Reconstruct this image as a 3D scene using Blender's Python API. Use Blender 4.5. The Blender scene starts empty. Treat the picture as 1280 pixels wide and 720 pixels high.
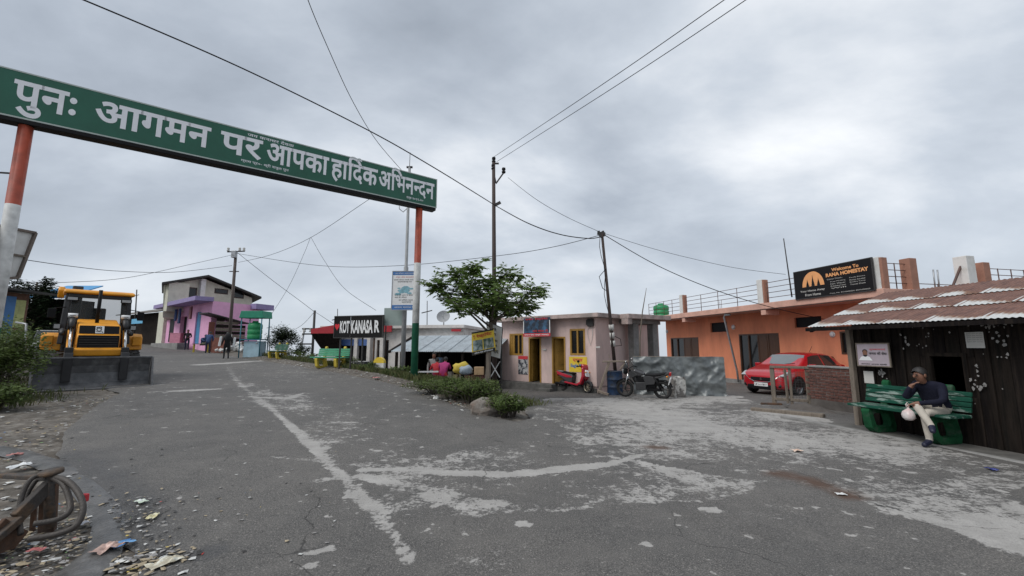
import bpy, bmesh, math, random
from mathutils import Vector, Matrix, noise as mnoise
R = math.radians
rnd = random.Random(7)
SC = bpy.context.scene
COL = SC.collection

# ---------------------------------------------------------------- camera
F_PX, CX, CY, CAMH = 525.0, 640.0, 360.0, 1.6
PITCH = math.atan(72.0 / F_PX)
CP, SP = math.cos(PITCH), math.sin(PITCH)
cam_d = bpy.data.cameras.new('camera')
cam = bpy.data.objects.new('camera', cam_d)
COL.objects.link(cam)
cam.location = (0, 0, CAMH)
cam.rotation_euler = (R(90) + PITCH, 0, 0)
cam_d.sensor_width = 36.0
cam_d.lens = 36.0 * F_PX / 1280.0
cam_d.clip_end = 3000
cam_d.clip_start = 0.05
SC.camera = cam

# ---------------------------------------------------------------- world, sun, exposure
SUN_EL, SUN_AZ = R(50), R(235)          # azimuth clockwise from +Y
w = bpy.data.worlds.new('World')
SC.world = w
w.use_nodes = True
nt = w.node_tree
nt.nodes.clear()
def wn(t, **k):
    n = nt.nodes.new(t)
    for a, b in k.items():
        setattr(n, a, b)
    return n
L = nt.links.new
out = wn('ShaderNodeOutputWorld')
bg = wn('ShaderNodeBackground')
bg.inputs[1].default_value = 0.1
sky = wn('ShaderNodeTexSky', sky_type='NISHITA', sun_disc=False)
sky.sun_elevation = SUN_EL
sky.sun_rotation = SUN_AZ
tc = wn('ShaderNodeTexCoord')
sep = wn('ShaderNodeSeparateXYZ')
L(tc.outputs['Generated'], sep.inputs[0])
zz = wn('ShaderNodeMath', operation='MAXIMUM'); zz.inputs[1].default_value = 0.0
L(sep.outputs[2], zz.inputs[0])
za = wn('ShaderNodeMath', operation='ADD'); za.inputs[1].default_value = 0.42
L(zz.outputs[0], za.inputs[0])
dx = wn('ShaderNodeMath', operation='DIVIDE'); dy = wn('ShaderNodeMath', operation='DIVIDE')
L(sep.outputs[0], dx.inputs[0]); L(za.outputs[0], dx.inputs[1])
L(sep.outputs[1], dy.inputs[0]); L(za.outputs[0], dy.inputs[1])
cmb = wn('ShaderNodeCombineXYZ'); L(dx.outputs[0], cmb.inputs[0]); L(dy.outputs[0], cmb.inputs[1])
mp = wn('ShaderNodeMapping'); L(cmb.outputs[0], mp.inputs[0])
mp.inputs['Rotation'].default_value = (0, 0, R(-45)); mp.inputs['Scale'].default_value = (1.0, 1.5, 1)
mp.inputs['Location'].default_value = (5.5, 15.2, 0)
n1 = wn('ShaderNodeTexNoise'); n1.inputs['Scale'].default_value = 0.95; n1.inputs['Detail'].default_value = 7
n1.inputs['Roughness'].default_value = 0.56; n1.inputs['Distortion'].default_value = 0.15
L(mp.outputs[0], n1.inputs['Vector'])
n2 = wn('ShaderNodeTexNoise'); n2.inputs['Scale'].default_value = 0.6; n2.inputs['Detail'].default_value = 4
L(mp.outputs[0], n2.inputs['Vector'])
mixn = wn('ShaderNodeMath', operation='MULTIPLY_ADD'); mixn.inputs[1].default_value = 0.8
L(n2.outputs[0], mixn.inputs[0]); L(n1.outputs[0], mixn.inputs[2])
rmp = wn('ShaderNodeValToRGB')
nmr = wn('ShaderNodeMapRange'); nmr.inputs[1].default_value = 0.64; nmr.inputs[2].default_value = 1.10
L(mixn.outputs[0], nmr.inputs[0]); L(nmr.outputs[0], rmp.inputs[0])
cr = rmp.color_ramp
cr.elements[0].position = 0.0; cr.elements[0].color = (2.45, 2.78, 3.25, 1)
cr.elements[1].position = 1.0; cr.elements[1].color = (8.0, 8.2, 8.45, 1)
e = cr.elements.new(0.36); e.color = (3.7, 4.12, 4.72, 1)
e = cr.elements.new(0.62); e.color = (5.0, 5.45, 6.05, 1)
# pale mist towards and below the horizon
hz = wn('ShaderNodeMapRange'); hz.inputs[1].default_value = 0.0; hz.inputs[2].default_value = 0.30
hz.inputs[3].default_value = 0.75; hz.inputs[4].default_value = 0.0
L(sep.outputs[2], hz.inputs[0])
mist = wn('ShaderNodeMix', data_type='RGBA')
L(hz.outputs[0], mist.inputs['Factor']); L(rmp.outputs[0], mist.inputs['A'])
mist.inputs['B'].default_value = (5.1, 5.55, 6.15, 1)
cov = wn('ShaderNodeMix', data_type='RGBA'); cov.inputs['Factor'].default_value = 0.94
L(sky.outputs[0], cov.inputs['A']); L(mist.outputs['Result'], cov.inputs['B'])
L(cov.outputs['Result'], bg.inputs[0]); L(bg.outputs[0], out.inputs[0])

sun_d = bpy.data.lights.new('sun', 'SUN')
sun_d.energy = 1.5; sun_d.angle = R(35); sun_d.color = (1.0, 0.97, 0.93)
sun = bpy.data.objects.new('sun', sun_d); COL.objects.link(sun)
sdir = Vector((math.sin(SUN_AZ) * math.cos(SUN_EL), math.cos(SUN_AZ) * math.cos(SUN_EL), math.sin(SUN_EL)))
sun.rotation_euler = sdir.to_track_quat('Z', 'Y').to_euler()
sun.location = (-20, -14, 30)
vs = SC.view_settings
vs.view_transform = 'Standard'; vs.look = 'None'; vs.exposure = 0.36; vs.gamma = 1.0; vs.use_curve_mapping = False

# ---------------------------------------------------------------- picture <-> place
def ray(px, py):
    dx, dy = (px - CX) / F_PX, -(py - CY) / F_PX
    return Vector((dx, CP - SP * dy, SP + CP * dy))
CAM = Vector((0, 0, CAMH))
def P(px, py, t):
    return CAM + ray(px, py) * t
def PZ(px, py, z):
    r = ray(px, py); return CAM + r * ((z - CAMH) / r.z)
def sstep(a, b, x):
    t = max(0.0, min(1.0, (x - a) / (b - a))); return t * t * (3 - 2 * t)
def med_d(x, y):                       # distance to the right of the verge between road and forecourt
    return 0.707 * (x - 0.2) + 0.707 * (y - 9.2)
def gz(x, y):
    s = -0.6 * x + 0.8 * y
    s1 = max(0.0, min(s, 62) - 1.0)
    road = 0.03 * s1 * sstep(0, 6, s1)
    d = med_d(x, y)
    yard = -0.03 * max(0.0, min(y, 30) - 8) - 0.03 * max(0.0, min(-x, 14))
    a_ = 1.9 * sstep(-0.8, -3.0, x)
    h = road + (yard - road) * sstep(0.4 + a_, 3.2 + a_ * .35, d)
    if d > 0 and x < 0.6:
        h += 0.16 * math.exp(-((d - 1.0) / 0.7) ** 2) * sstep(0.6, -1.5, x)
    k = sstep(-13, -2, x)
    d0 = 4.2 + k * 24 + sstep(-9.5, -7, x) * 5
    if d > d0:
        h -= 0.3 * (d - d0)
    if s > 62:
        h -= 0.15 * (s - 62)
    return max(h, -60)
def G(px, py):
    r = ray(px, py); t = 1.0; lo = 0.5
    while t < 150:
        p = CAM + r * t
        if p.z < gz(p.x, p.y):
            hi = t
            for _ in range(24):
                m = (lo + hi) / 2; p = CAM + r * m
                if p.z < gz(p.x, p.y): hi = m
                else: lo = m
            p = CAM + r * hi
            return Vector((p.x, p.y, gz(p.x, p.y)))
        lo = t; t += 0.15
    return CAM + r * 60
def onground(x, y): return Vector((x, y, gz(x, y)))
def ZY(py, y):                          # height of image row py at world depth y
    k = (CY - py) / F_PX
    return CAMH + y * (k * CP + SP) / (CP - k * SP)

# ---------------------------------------------------------------- materials
MATS = {}
def M(name, col, rough=0.8, var=0.18, scale=5.0, bump=0.08, bscale=70.0, metal=0.0, col2=None, amt=0.5, sharp=0.12,
      scale2=3.0, stretch=(1, 1, 1), emit=None, coat=0.0, spec=0.5, alpha=None, trans=0.0, detail2=8, transl=0.0):
    if name in MATS: return MATS[name]
    m = bpy.data.materials.new(name); m.use_nodes = True
    t = m.node_tree; n = t.nodes; l = t.links.new
    b = n['Principled BSDF']
    b.inputs['Roughness'].default_value = rough; b.inputs['Metallic'].default_value = metal
    b.inputs['Specular IOR Level'].default_value = spec
    if coat: b.inputs['Coat Weight'].default_value = coat; b.inputs['Coat Roughness'].default_value = 0.08
    if alpha is not None: b.inputs['Alpha'].default_value = alpha
    if trans: b.inputs['Transmission Weight'].default_value = trans
    tcd = n.new('ShaderNodeTexCoord'); mpp = n.new('ShaderNodeMapping'); l(tcd.outputs['Object'], mpp.inputs[0])
    mpp.inputs['Scale'].default_value = stretch
    oi = n.new('ShaderNodeObjectInfo')
    ad = n.new('ShaderNodeVectorMath'); ad.operation = 'ADD'
    sc_ = n.new('ShaderNodeVectorMath'); sc_.operation = 'SCALE'; sc_.inputs['Scale'].default_value = 17.0
    cx = n.new('ShaderNodeCombineXYZ')
    for i in range(3): l(oi.outputs['Random'], cx.inputs[i])
    l(cx.outputs[0], sc_.inputs[0]); l(mpp.outputs[0], ad.inputs[0]); l(sc_.outputs[0], ad.inputs[1])
    vec = ad.outputs[0]
    nz = n.new('ShaderNodeTexNoise'); nz.inputs['Scale'].default_value = scale; nz.inputs['Detail'].default_value = 7; nz.inputs['Roughness'].default_value = 0.65
    l(vec, nz.inputs['Vector'])
    mr = n.new('ShaderNodeMapRange'); l(nz.outputs[0], mr.inputs[0])
    mr.inputs[1].default_value = 0.3; mr.inputs[2].default_value = 0.7; mr.inputs[3].default_value = 1 - var; mr.inputs[4].default_value = 1 + var
    mul = n.new('ShaderNodeMix'); mul.data_type = 'RGBA'; mul.blend_type = 'MULTIPLY'; mul.inputs['Factor'].default_value = 1
    if col2 is not None:
        nz2 = n.new('ShaderNodeTexNoise'); nz2.inputs['Scale'].default_value = scale2; nz2.inputs['Detail'].default_value = detail2; nz2.inputs['Roughness'].default_value = 0.62
        l(vec, nz2.inputs['Vector'])
        m2 = n.new('ShaderNodeMapRange'); l(nz2.outputs[0], m2.inputs[0])
        c = 0.5 + (0.5 - amt) * 0.5
        m2.inputs[1].default_value = c - sharp / 2; m2.inputs[2].default_value = c + sharp / 2
        mx = n.new('ShaderNodeMix'); mx.data_type = 'RGBA'
        l(m2.outputs[0], mx.inputs['Factor']); mx.inputs['A'].default_value = (*col, 1); mx.inputs['B'].default_value = (*col2, 1)
        l(mx.outputs['Result'], mul.inputs['A'])
    else:
        mul.inputs['A'].default_value = (*col, 1)
    l(mr.outputs[0], mul.inputs['B'])
    l(mul.outputs['Result'], b.inputs['Base Color'])
    if transl:
        tl = n.new('ShaderNodeBsdfTranslucent'); ms = n.new('ShaderNodeMixShader'); ms.inputs[0].default_value = transl
        l(mul.outputs['Result'], tl.inputs['Color']); l(b.outputs[0], ms.inputs[1]); l(tl.outputs[0], ms.inputs[2]); l(ms.outputs[0], n['Material Output'].inputs['Surface'])
    if bump:
        nb = n.new('ShaderNodeTexNoise'); nb.inputs['Scale'].default_value = bscale; nb.inputs['Detail'].default_value = 4
        l(vec, nb.inputs['Vector'])
        bp = n.new('ShaderNodeBump'); bp.inputs['Strength'].default_value = bump; bp.inputs['Distance'].default_value = 0.02
        l(nb.outputs[0], bp.inputs['Height']); l(bp.outputs[0], b.inputs['Normal'])
    MATS[name] = m
    return m

# ---------------------------------------------------------------- mesh builder
def wm(o):
    return (wm(o.parent) @ o.matrix_basis) if o.parent else o.matrix_basis.copy()
def rotz(a): return Matrix.Rotation(a, 4, 'Z')
class MB:
    def __init__(s): s.v = []; s.f = []; s.m = []; s.cur = 0; s.sm = []; s.smooth = False
    def add(s, vs, fs):
        o = len(s.v); s.v += [Vector(v) for v in vs]
        for f in fs:
            s.f.append([i + o for i in f]); s.m.append(s.cur); s.sm.append(s.smooth)
        return s
    def box(s, c, d, rot=None):
        x, y, z = d[0] / 2, d[1] / 2, d[2] / 2
        vs = [Vector((a * x, b * y, e * z)) for e in (-1, 1) for b in (-1, 1) for a in (-1, 1)]
        if rot is not None: vs = [rot @ v for v in vs]
        return s.add([v + Vector(c) for v in vs], [(0, 2, 3, 1), (4, 5, 7, 6), (0, 1, 5, 4), (2, 6, 7, 3), (0, 4, 6, 2), (1, 3, 7, 5)])
    def box2(s, a, b):
        a, b = Vector(a), Vector(b); return s.box((a + b) / 2, (b - a))
    def hexa(s, bot, top):              # two quads of four points
        return s.add(list(bot) + list(top), [(3, 2, 1, 0), (4, 5, 6, 7), (0, 1, 5, 4), (1, 2, 6, 5), (2, 3, 7, 6), (3, 0, 4, 7)])
    def prism(s, poly, z0, z1):         # poly: xy list, counter-clockwise
        n = len(poly)
        vs = [(p[0], p[1], z0) for p in poly] + [(p[0], p[1], z1) for p in poly]
        return s.add(vs, [list(range(n))[::-1], [i + n for i in range(n)]] + [(i, (i + 1) % n, (i + 1) % n + n, i + n) for i in range(n)])
    def extr(s, poly, y0, y1):          # poly in xz, extruded along y
        n = len(poly)
        vs = [(p[0], y0, p[1]) for p in poly] + [(p[0], y1, p[1]) for p in poly]
        return s.add(vs, [list(range(n)), [i + n for i in range(n)][::-1]] + [((i + 1) % n, i, i + n, (i + 1) % n + n) for i in range(n)])
    def bar(s, p0, p1, w, h=None):
        h = h or w; p0, p1 = Vector(p0), Vector(p1); d = p1 - p0
        if d.length < 1e-6: return s
        q = d.to_track_quat('X', 'Z').to_matrix()
        return s.box((p0 + p1) / 2, (d.length, w, h), q)
    def tube(s, pts, r, n=8, cap=True):
        pts = [Vector(p) for p in pts]; k = len(pts)
        rs = r if isinstance(r, (list, tuple)) else [r] * k
        vs = []; ref = None
        for i, p in enumerate(pts):
            d = (pts[min(i + 1, k - 1)] - pts[max(i - 1, 0)])
            d = d.normalized() if d.length > 1e-9 else Vector((0, 0, 1))
            if ref is None:
                ref = Vector((0, 0, 1)) if abs(d.z) < 0.9 else Vector((1, 0, 0))
            a = ref - d * ref.dot(d)
            if a.length < 1e-4:
                ref = Vector((0, 1, 0)); a = ref - d * ref.dot(d)
            a.normalize(); b = d.cross(a); ref = a
            for j in range(n):
                t = 2 * math.pi * j / n
                vs.append(p + (a * math.cos(t) + b * math.sin(t)) * rs[i])
        fs = [(i * n + j, i * n + (j + 1) % n, (i + 1) * n + (j + 1) % n, (i + 1) * n + j) for i in range(k - 1) for j in range(n)]
        if cap: fs += [list(range(n))[::-1], [(k - 1) * n + j for j in range(n)]]
        old = s.smooth; s.smooth = True; s.add(vs, fs); s.smooth = old
        return s
    def cyl(s, p0, p1, r0, r1=None, n=14):
        return s.tube([p0, p1], [r0, r0 if r1 is None else r1], n)
    def lathe(s, prof, c=(0, 0, 0), axis='z', n=20):
        vs = []; k = len(prof)
        for r, h in prof:
            for j in range(n):
                t = 2 * math.pi * j / n; a, b = r * math.cos(t), r * math.sin(t)
                v = (a, b, h) if axis == 'z' else ((a, h, b) if axis == 'y' else (h, a, b))
                vs.append(Vector(v) + Vector(c))
        fs = [(i * n + j, i * n + (j + 1) % n, (i + 1) * n + (j + 1) % n, (i + 1) * n + j) for i in range(k - 1) for j in range(n)]
        old = s.smooth; s.smooth = True; s.add(vs, fs); s.smooth = old
        return s
    def ball(s, c, r, n=12, k=7):
        rx, ry, rz = r if isinstance(r, (tuple, list)) else (r, r, r)
        vs = []; fs = []
        for i in range(k + 1):
            p = math.pi * i / k
            for j in range(n):
                t = 2 * math.pi * j / n
                vs.append((c[0] + rx * math.sin(p) * math.cos(t), c[1] + ry * math.sin(p) * math.sin(t), c[2] - rz * math.cos(p)))
        for i in range(k):
            for j in range(n): fs.append((i * n + j, i * n + (j + 1) % n, (i + 1) * n + (j + 1) % n, (i + 1) * n + j))
        old = s.smooth; s.smooth = True; s.add(vs, fs); s.smooth = old
        return s
    def quad(s, a, b, c, d): return s.add([a, b, c, d], [(0, 1, 2, 3)])
    def text(s, body, o, ux, uz, x0, x1, z0, z1, off=0.0, keep=False, ref=None):
        vs, fs = text_geo(body, off)
        if not vs: return s
        xs = [v.x for v in vs]; ys = [v.y for v in vs]
        ax, bx_, ay, by = min(xs), max(xs), min(ys), max(ys)
        if ref: ay, by = ref
        sx = (x1 - x0) / max(bx_ - ax, 1e-4); sz = (z1 - z0) / max(by - ay, 1e-4)
        if keep: sx = sz
        o, ux, uz = Vector(o), Vector(ux), Vector(uz)
        return s.add([o + ux * (x0 + (v.x - ax) * sx) + uz * (z0 + (v.y - ay) * sz) for v in vs], fs)
    def build(s, name, mats, parent=None, world=False, bevel=0.0, label=None, smooth=None):
        if not isinstance(mats, (list, tuple)): mats = [mats]
        vs = s.v
        if world and parent is not None:
            inv = wm(parent).inverted(); vs = [inv @ v for v in vs]
        me = bpy.data.meshes.new(name)
        me.from_pydata([tuple(v) for v in vs], [], s.f)
        for m in mats: me.materials.append(m)
        me.polygons.foreach_set('material_index', s.m)
        me.polygons.foreach_set('use_smooth', [True] * len(s.f) if smooth else s.sm)
        me.update()
        o = bpy.data.objects.new(name, me); COL.objects.link(o)
        if parent is not None: o.parent = parent
        if bevel:
            b = o.modifiers.new('bevel', 'BEVEL'); b.width = bevel; b.segments = 2; b.limit_method = 'ANGLE'; b.angle_limit = R(40)
        if label: o['label'] = label
        return o
_TC = {}
def text_geo(body, off=0.0):
    key = (body, off)
    if key in _TC: return _TC[key]
    c = bpy.data.curves.new('lettering', 'FONT'); c.body = body; c.offset = off; c.resolution_u = 3
    o = bpy.data.objects.new('lettering', c); COL.objects.link(o)
    bpy.context.view_layer.update()
    me = bpy.data.meshes.new_from_object(o.evaluated_get(bpy.context.evaluated_depsgraph_get()))
    r = ([v.co.copy() for v in me.vertices], [list(p.vertices) for p in me.polygons])
    bpy.data.objects.remove(o); bpy.data.curves.remove(c); bpy.data.meshes.remove(me)
    _TC[key] = r
    return r
def tag(o, label, cat=None, group=None, kind=None):
    if label: o['label'] = label
    if cat: o['category'] = cat
    if group: o['group'] = group
    if kind: o['kind'] = kind
    return o
def thing(name, label, cat, loc=(0, 0, 0), rz=0.0, group=None, scale=None):
    o = bpy.data.objects.new(name, None); COL.objects.link(o)
    o.location = loc; o.rotation_euler = (0, 0, rz); o.empty_display_size = 0.2
    if scale: o.scale = (scale,) * 3
    return tag(o, label, cat, group)
def copy_tree(o, parent=None):
    c = o.copy(); COL.objects.link(c)
    if parent is not None: c.parent = parent
    for ch in [x for x in o.children]: copy_tree(ch, c)
    return c
def inst(name, me, parent, loc, rot=(0, 0, 0), scl=(1, 1, 1)):
    o = bpy.data.objects.new(name, me); COL.objects.link(o); o.parent = parent
    o.location = loc; o.rotation_euler = rot; o.scale = scl
    return o
class Wall:                             # a vertical plane A->B; n points to the camera's side
    def __init__(s, A, B):
        s.A = Vector((A[0], A[1], 0)); s.B = Vector((B[0], B[1], 0)); d = s.B - s.A
        s.L = d.length; s.e = d.normalized(); s.n = Vector((s.e.y, -s.e.x, 0))
        if s.n.dot(-(s.A + s.B) / 2) < 0: s.n = -s.n
        s.yaw = math.atan2(s.e.y, s.e.x)
    def p(s, u, z, o=0.0): return s.A + s.e * u + s.n * o + Vector((0, 0, z))
    def hit(s, px, py, off=0.0):
        r = ray(px, py); A = s.A + s.n * off
        t = (A - CAM).dot(s.n) / r.dot(s.n); q = CAM + r * t
        return ((q - A).dot(s.e), q.z)
    def rect(s, x0, y0, x1, y1, off=0.0):  # pixel box -> u0,u1,z0,z1 taken at its mid lines
        ym, xm = (y0 + y1) / 2, (x0 + x1) / 2
        return (s.hit(x0, ym, off)[0], s.hit(x1, ym, off)[0], s.hit(xm, y1, off)[1], s.hit(xm, y0, off)[1])
    def box(s, mb, u0, u1, z0, z1, o0, o1):
        b = [s.p(u0, z0, o0), s.p(u1, z0, o0), s.p(u1, z0, o1), s.p(u0, z0, o1)]
        t = [v + Vector((0, 0, z1 - z0)) for v in b]
        if s.n.cross(s.e).z > 0: b.reverse(); t.reverse()
        # order counter-clockwise seen from above
        a = (b[1] - b[0]).cross(b[2] - b[1]).z
        if a < 0: b.reverse(); t.reverse()
        return mb.hexa(b, t)
    def face(s, mb, u0, u1, z0, z1, holes, depth=0.14):
        us = sorted({u0, u1} | {h[0] for h in holes} | {h[1] for h in holes})
        zs = sorted({z0, z1} | {h[2] for h in holes} | {h[3] for h in holes})
        for i in range(len(us) - 1):
            for j in range(len(zs) - 1):
                uc, zc = (us[i] + us[i + 1]) / 2, (zs[j] + zs[j + 1]) / 2
                if any(h[0] < uc < h[1] and h[2] < zc < h[3] for h in holes): continue
                mb.quad(s.p(us[i], zs[j]), s.p(us[i + 1], zs[j]), s.p(us[i + 1], zs[j + 1]), s.p(us[i], zs[j + 1]))
        for a, b, c, d in holes:
            for q in ((a, c, b, c), (b, c, b, d), (b, d, a, d), (a, d, a, c)):
                mb.quad(s.p(q[0], q[1]), s.p(q[2], q[3]), s.p(q[2], q[3], -depth), s.p(q[0], q[1], -depth))
        return mb
# ---------------------------------------------------------------- ground and road
def frange(a, b, s):
    r = []; x = a
    while x < b - 1e-6: r.append(x); x += s
    return r
def grid_axis(segs):
    r = []
    for a, b, st in segs: r += frange(a, b, st)
    return r + [segs[-1][1]]
def make_road_material():
    m = bpy.data.materials.new('worn_asphalt'); m.use_nodes = True
    t = m.node_tree; n = t.nodes; l = t.links.new; b = n['Principled BSDF']
    tcd = n.new('ShaderNodeTexCoord'); vec = tcd.outputs['Object']
    def noise(scale, det=6, rough=0.6, dist=0.0, st=None):
        x = n.new('ShaderNodeTexNoise'); x.inputs['Scale'].default_value = scale; x.inputs['Detail'].default_value = det
        x.inputs['Roughness'].default_value = rough; x.inputs['Distortion'].default_value = dist
        if st:
            mp_ = n.new('ShaderNodeMapping'); mp_.inputs['Scale'].default_value = st[0]; mp_.inputs['Rotation'].default_value = (0, 0, st[1])
            l(vec, mp_.inputs[0]); l(mp_.outputs[0], x.inputs['Vector'])
        else: l(vec, x.inputs['Vector'])
        return x.outputs[0]
    def math_(op, a, c, d=None):
        x = n.new('ShaderNodeMath'); x.operation = op
        for i, q in enumerate((a, c, d)):
            if q is None: continue
            if isinstance(q, (int, float)): x.inputs[i].default_value = q
            else: l(q, x.inputs[i])
        return x.outputs[0]
    def rng(v, a, c, lo=0.0, hi=1.0):
        x = n.new('ShaderNodeMapRange'); l(v, x.inputs[0])
        for i, q in zip((1, 2, 3, 4), (a, c, lo, hi)): x.inputs[i].default_value = q
        return x.outputs[0]
    def mix(f, a, c, bt='MIX'):
        x = n.new('ShaderNodeMix'); x.data_type = 'RGBA'; x.blend_type = bt
        if isinstance(f, (int, float)): x.inputs['Factor'].default_value = f
        else: l(f, x.inputs['Factor'])
        for k, q in (('A', a), ('B', c)):
            if isinstance(q, tuple): x.inputs[k].default_value = (*q, 1)
            else: l(q, x.inputs[k])
        return x.outputs['Result']
    def attr(nm):
        x = n.new('ShaderNodeAttribute'); x.attribute_name = nm; return x.outputs['Fac']
    wear, damp = attr('wear'), attr('damp')
    speck = noise(95, 3, 0.7); fine = noise(38, 5, 0.7); big = noise(0.5, 5, 0.6)
    base = mix(rng(speck, 0.36, 0.66), (0.042, 0.041, 0.040), (0.172, 0.166, 0.158))
    base = mix(rng(speck, 0.63, 0.70), base, (0.34, 0.32, 0.29))
    vor = n.new('ShaderNodeTexVoronoi'); vor.inputs['Scale'].default_value = 42; l(vec, vor.inputs['Vector'])
    base = mix(rng(vor.outputs['Distance'], 0.30, 0.20, 0, 0.75), base, mix(rng(noise(60, 2), 0.45, 0.62), (0.06, 0.058, 0.055), (0.30, 0.285, 0.26)))
    base = mix(1.0, base, mix(rng(big, 0.3, 0.7), (0.82, 0.82, 0.82), (1.16, 1.13, 1.1)), 'MULTIPLY')
    base = mix(rng(noise(2.6, 8, 0.7), 0.45, 0.75, 0, 0.4), base, (0.19, 0.178, 0.163))
    # pale film left where the wearing course has gone: ragged islands
    isl = noise(1.7, 10, 0.68, 0.15, ((0.8, 1.25, 1), R(20)))
    v = math_('ADD', math_('MULTIPLY', isl, 0.34), math_('MULTIPLY', noise(6.5, 8, 0.65), 0.34))
    v = math_('MULTIPLY_ADD', noise(23, 6, 0.75), 0.42, v)
    v = math_('MULTIPLY_ADD', wear, 0.46, v)
    mask = rng(v, 0.765, 0.815)
    spots = rng(math_('MULTIPLY_ADD', wear, 0.10, noise(5.2, 4, 0.5)), 0.685, 0.71)
    mask = math_('MAXIMUM', mask, spots)
    pale = mix(rng(noise(3.2, 8, 0.7), 0.3, 0.7), (0.31, 0.298, 0.28), (0.45, 0.433, 0.41))
    pale = mix(rng(speck, 0.3, 0.55, 0.5, 0.0), pale, (0.15, 0.145, 0.14))
    c = mix(math_('MULTIPLY', mask, 0.93), base, pale)
    c = mix(math_('MULTIPLY', rng(noise(7, 6, 0.6), 0.2, 0.42), attr('mud')), c, (0.085, 0.050, 0.034))
    c = mix(math_('MULTIPLY', damp, 0.75), c, mix(1.0, c, (0.45, 0.45, 0.46), 'MULTIPLY'))
    nd = n.new('ShaderNodeTexNoise'); nd.inputs['Scale'].default_value = 1.6; nd.inputs['Detail'].default_value = 6; l(vec, nd.inputs['Vector'])
    wv = n.new('ShaderNodeVectorMath'); wv.operation = 'MULTIPLY_ADD'; wv.inputs[1].default_value = (.7, .7, 0); l(nd.outputs['Color'], wv.inputs[0]); l(vec, wv.inputs[2])
    ck = n.new('ShaderNodeTexVoronoi'); ck.feature = 'DISTANCE_TO_EDGE'; ck.inputs['Scale'].default_value = 0.42; l(wv.outputs[0], ck.inputs['Vector'])
    crk = math_('MULTIPLY', rng(ck.outputs['Distance'], 0.0035, 0.0008), rng(noise(0.9, 3), 0.50, 0.60))
    c = mix(math_('MULTIPLY', crk, 0.8), c, (0.022, 0.021, 0.02))
    c = mix(rng(noise(0.8, 5, 0.6, 0.3), 0.60, 0.72, 0, 0.45), c, mix(1.0, c, (0.55, 0.54, 0.53), 'MULTIPLY'))
    l(c, b.inputs['Base Color'])
    rr = math_('SUBTRACT', rng(fine, 0.3, 0.7, 0.62, 0.85), math_('MULTIPLY', damp, 0.42))
    l(rr, b.inputs['Roughness'])
    b.inputs['Specular IOR Level'].default_value = 0.35
    h = math_('ADD', math_('MULTIPLY', speck, 0.55), math_('MULTIPLY', mask, 0.5))
    h = math_('ADD', h, math_('MULTIPLY', fine, 0.5))
    bp = n.new('ShaderNodeBump'); bp.inputs['Strength'].default_value = 0.55; bp.inputs['Distance'].default_value = 0.012
    l(h, bp.inputs['Height']); l(bp.outputs[0], b.inputs['Normal'])
    return m

def pt_in(poly, x, y):
    c = False; j = len(poly) - 1
    for i in range(len(poly)):
        xi, yi = poly[i]; xj, yj = poly[j]
        if (yi > y) != (yj > y) and x < (xj - xi) * (y - yi) / (yj - yi) + xi: c = not c
        j = i
    return c
def seg_d(x, y, a, b):
    ax, ay = a; bx_, by = b; dx_, dy_ = bx_ - ax, by - ay; q = dx_ * dx_ + dy_ * dy_
    t = 0 if q == 0 else max(0, min(1, ((x - ax) * dx_ + (y - ay) * dy_) / q))
    px_, py_ = ax + t * dx_, ay + t * dy_
    return math.hypot(x - px_, y - py_), t, (px_, py_)
g2 = lambda px, py: tuple(G(px, py)[:2])
left_edge = [(-2.2, -8), (-2.6, 0.5), g2(178, 720), g2(140, 650), g2(82, 598), g2(70, 570), g2(85, 535), g2(125, 505), g2(150, 492)]
left_edge += [(-12.6, 12.6), (-16.5, 17), (-23, 24.5), (-33, 34), (-46, 46)]
right_edge = [(-41, 52), g2(205, 428), g2(250, 437), g2(300, 447), g2(360, 456), g2(420, 466), g2(480, 478), g2(530, 492), g2(575, 509), g2(612, 521), g2(645, 529), g2(663, 524), g2(655, 512)]
yard_edge = [g2(636, 500), (-1.2, 15.0), (-3.2, 17.8), (-3.6, 21.5), (4, 21), (9, 30), (19, 30), (19, -8)]
road_poly = left_edge + right_edge + yard_edge
nrm = lambda x, y, z=0.0, s=1.0: mnoise.noise(Vector((x * s, y * s, z)))
def edge_d(x, y):
    best = (1e9, None)
    for i in range(len(road_poly)):
        d, t, q = seg_d(x, y, road_poly[i], road_poly[(i + 1) % len(road_poly)])
        if d < best[0]: best = (d, q)
    return best

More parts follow.
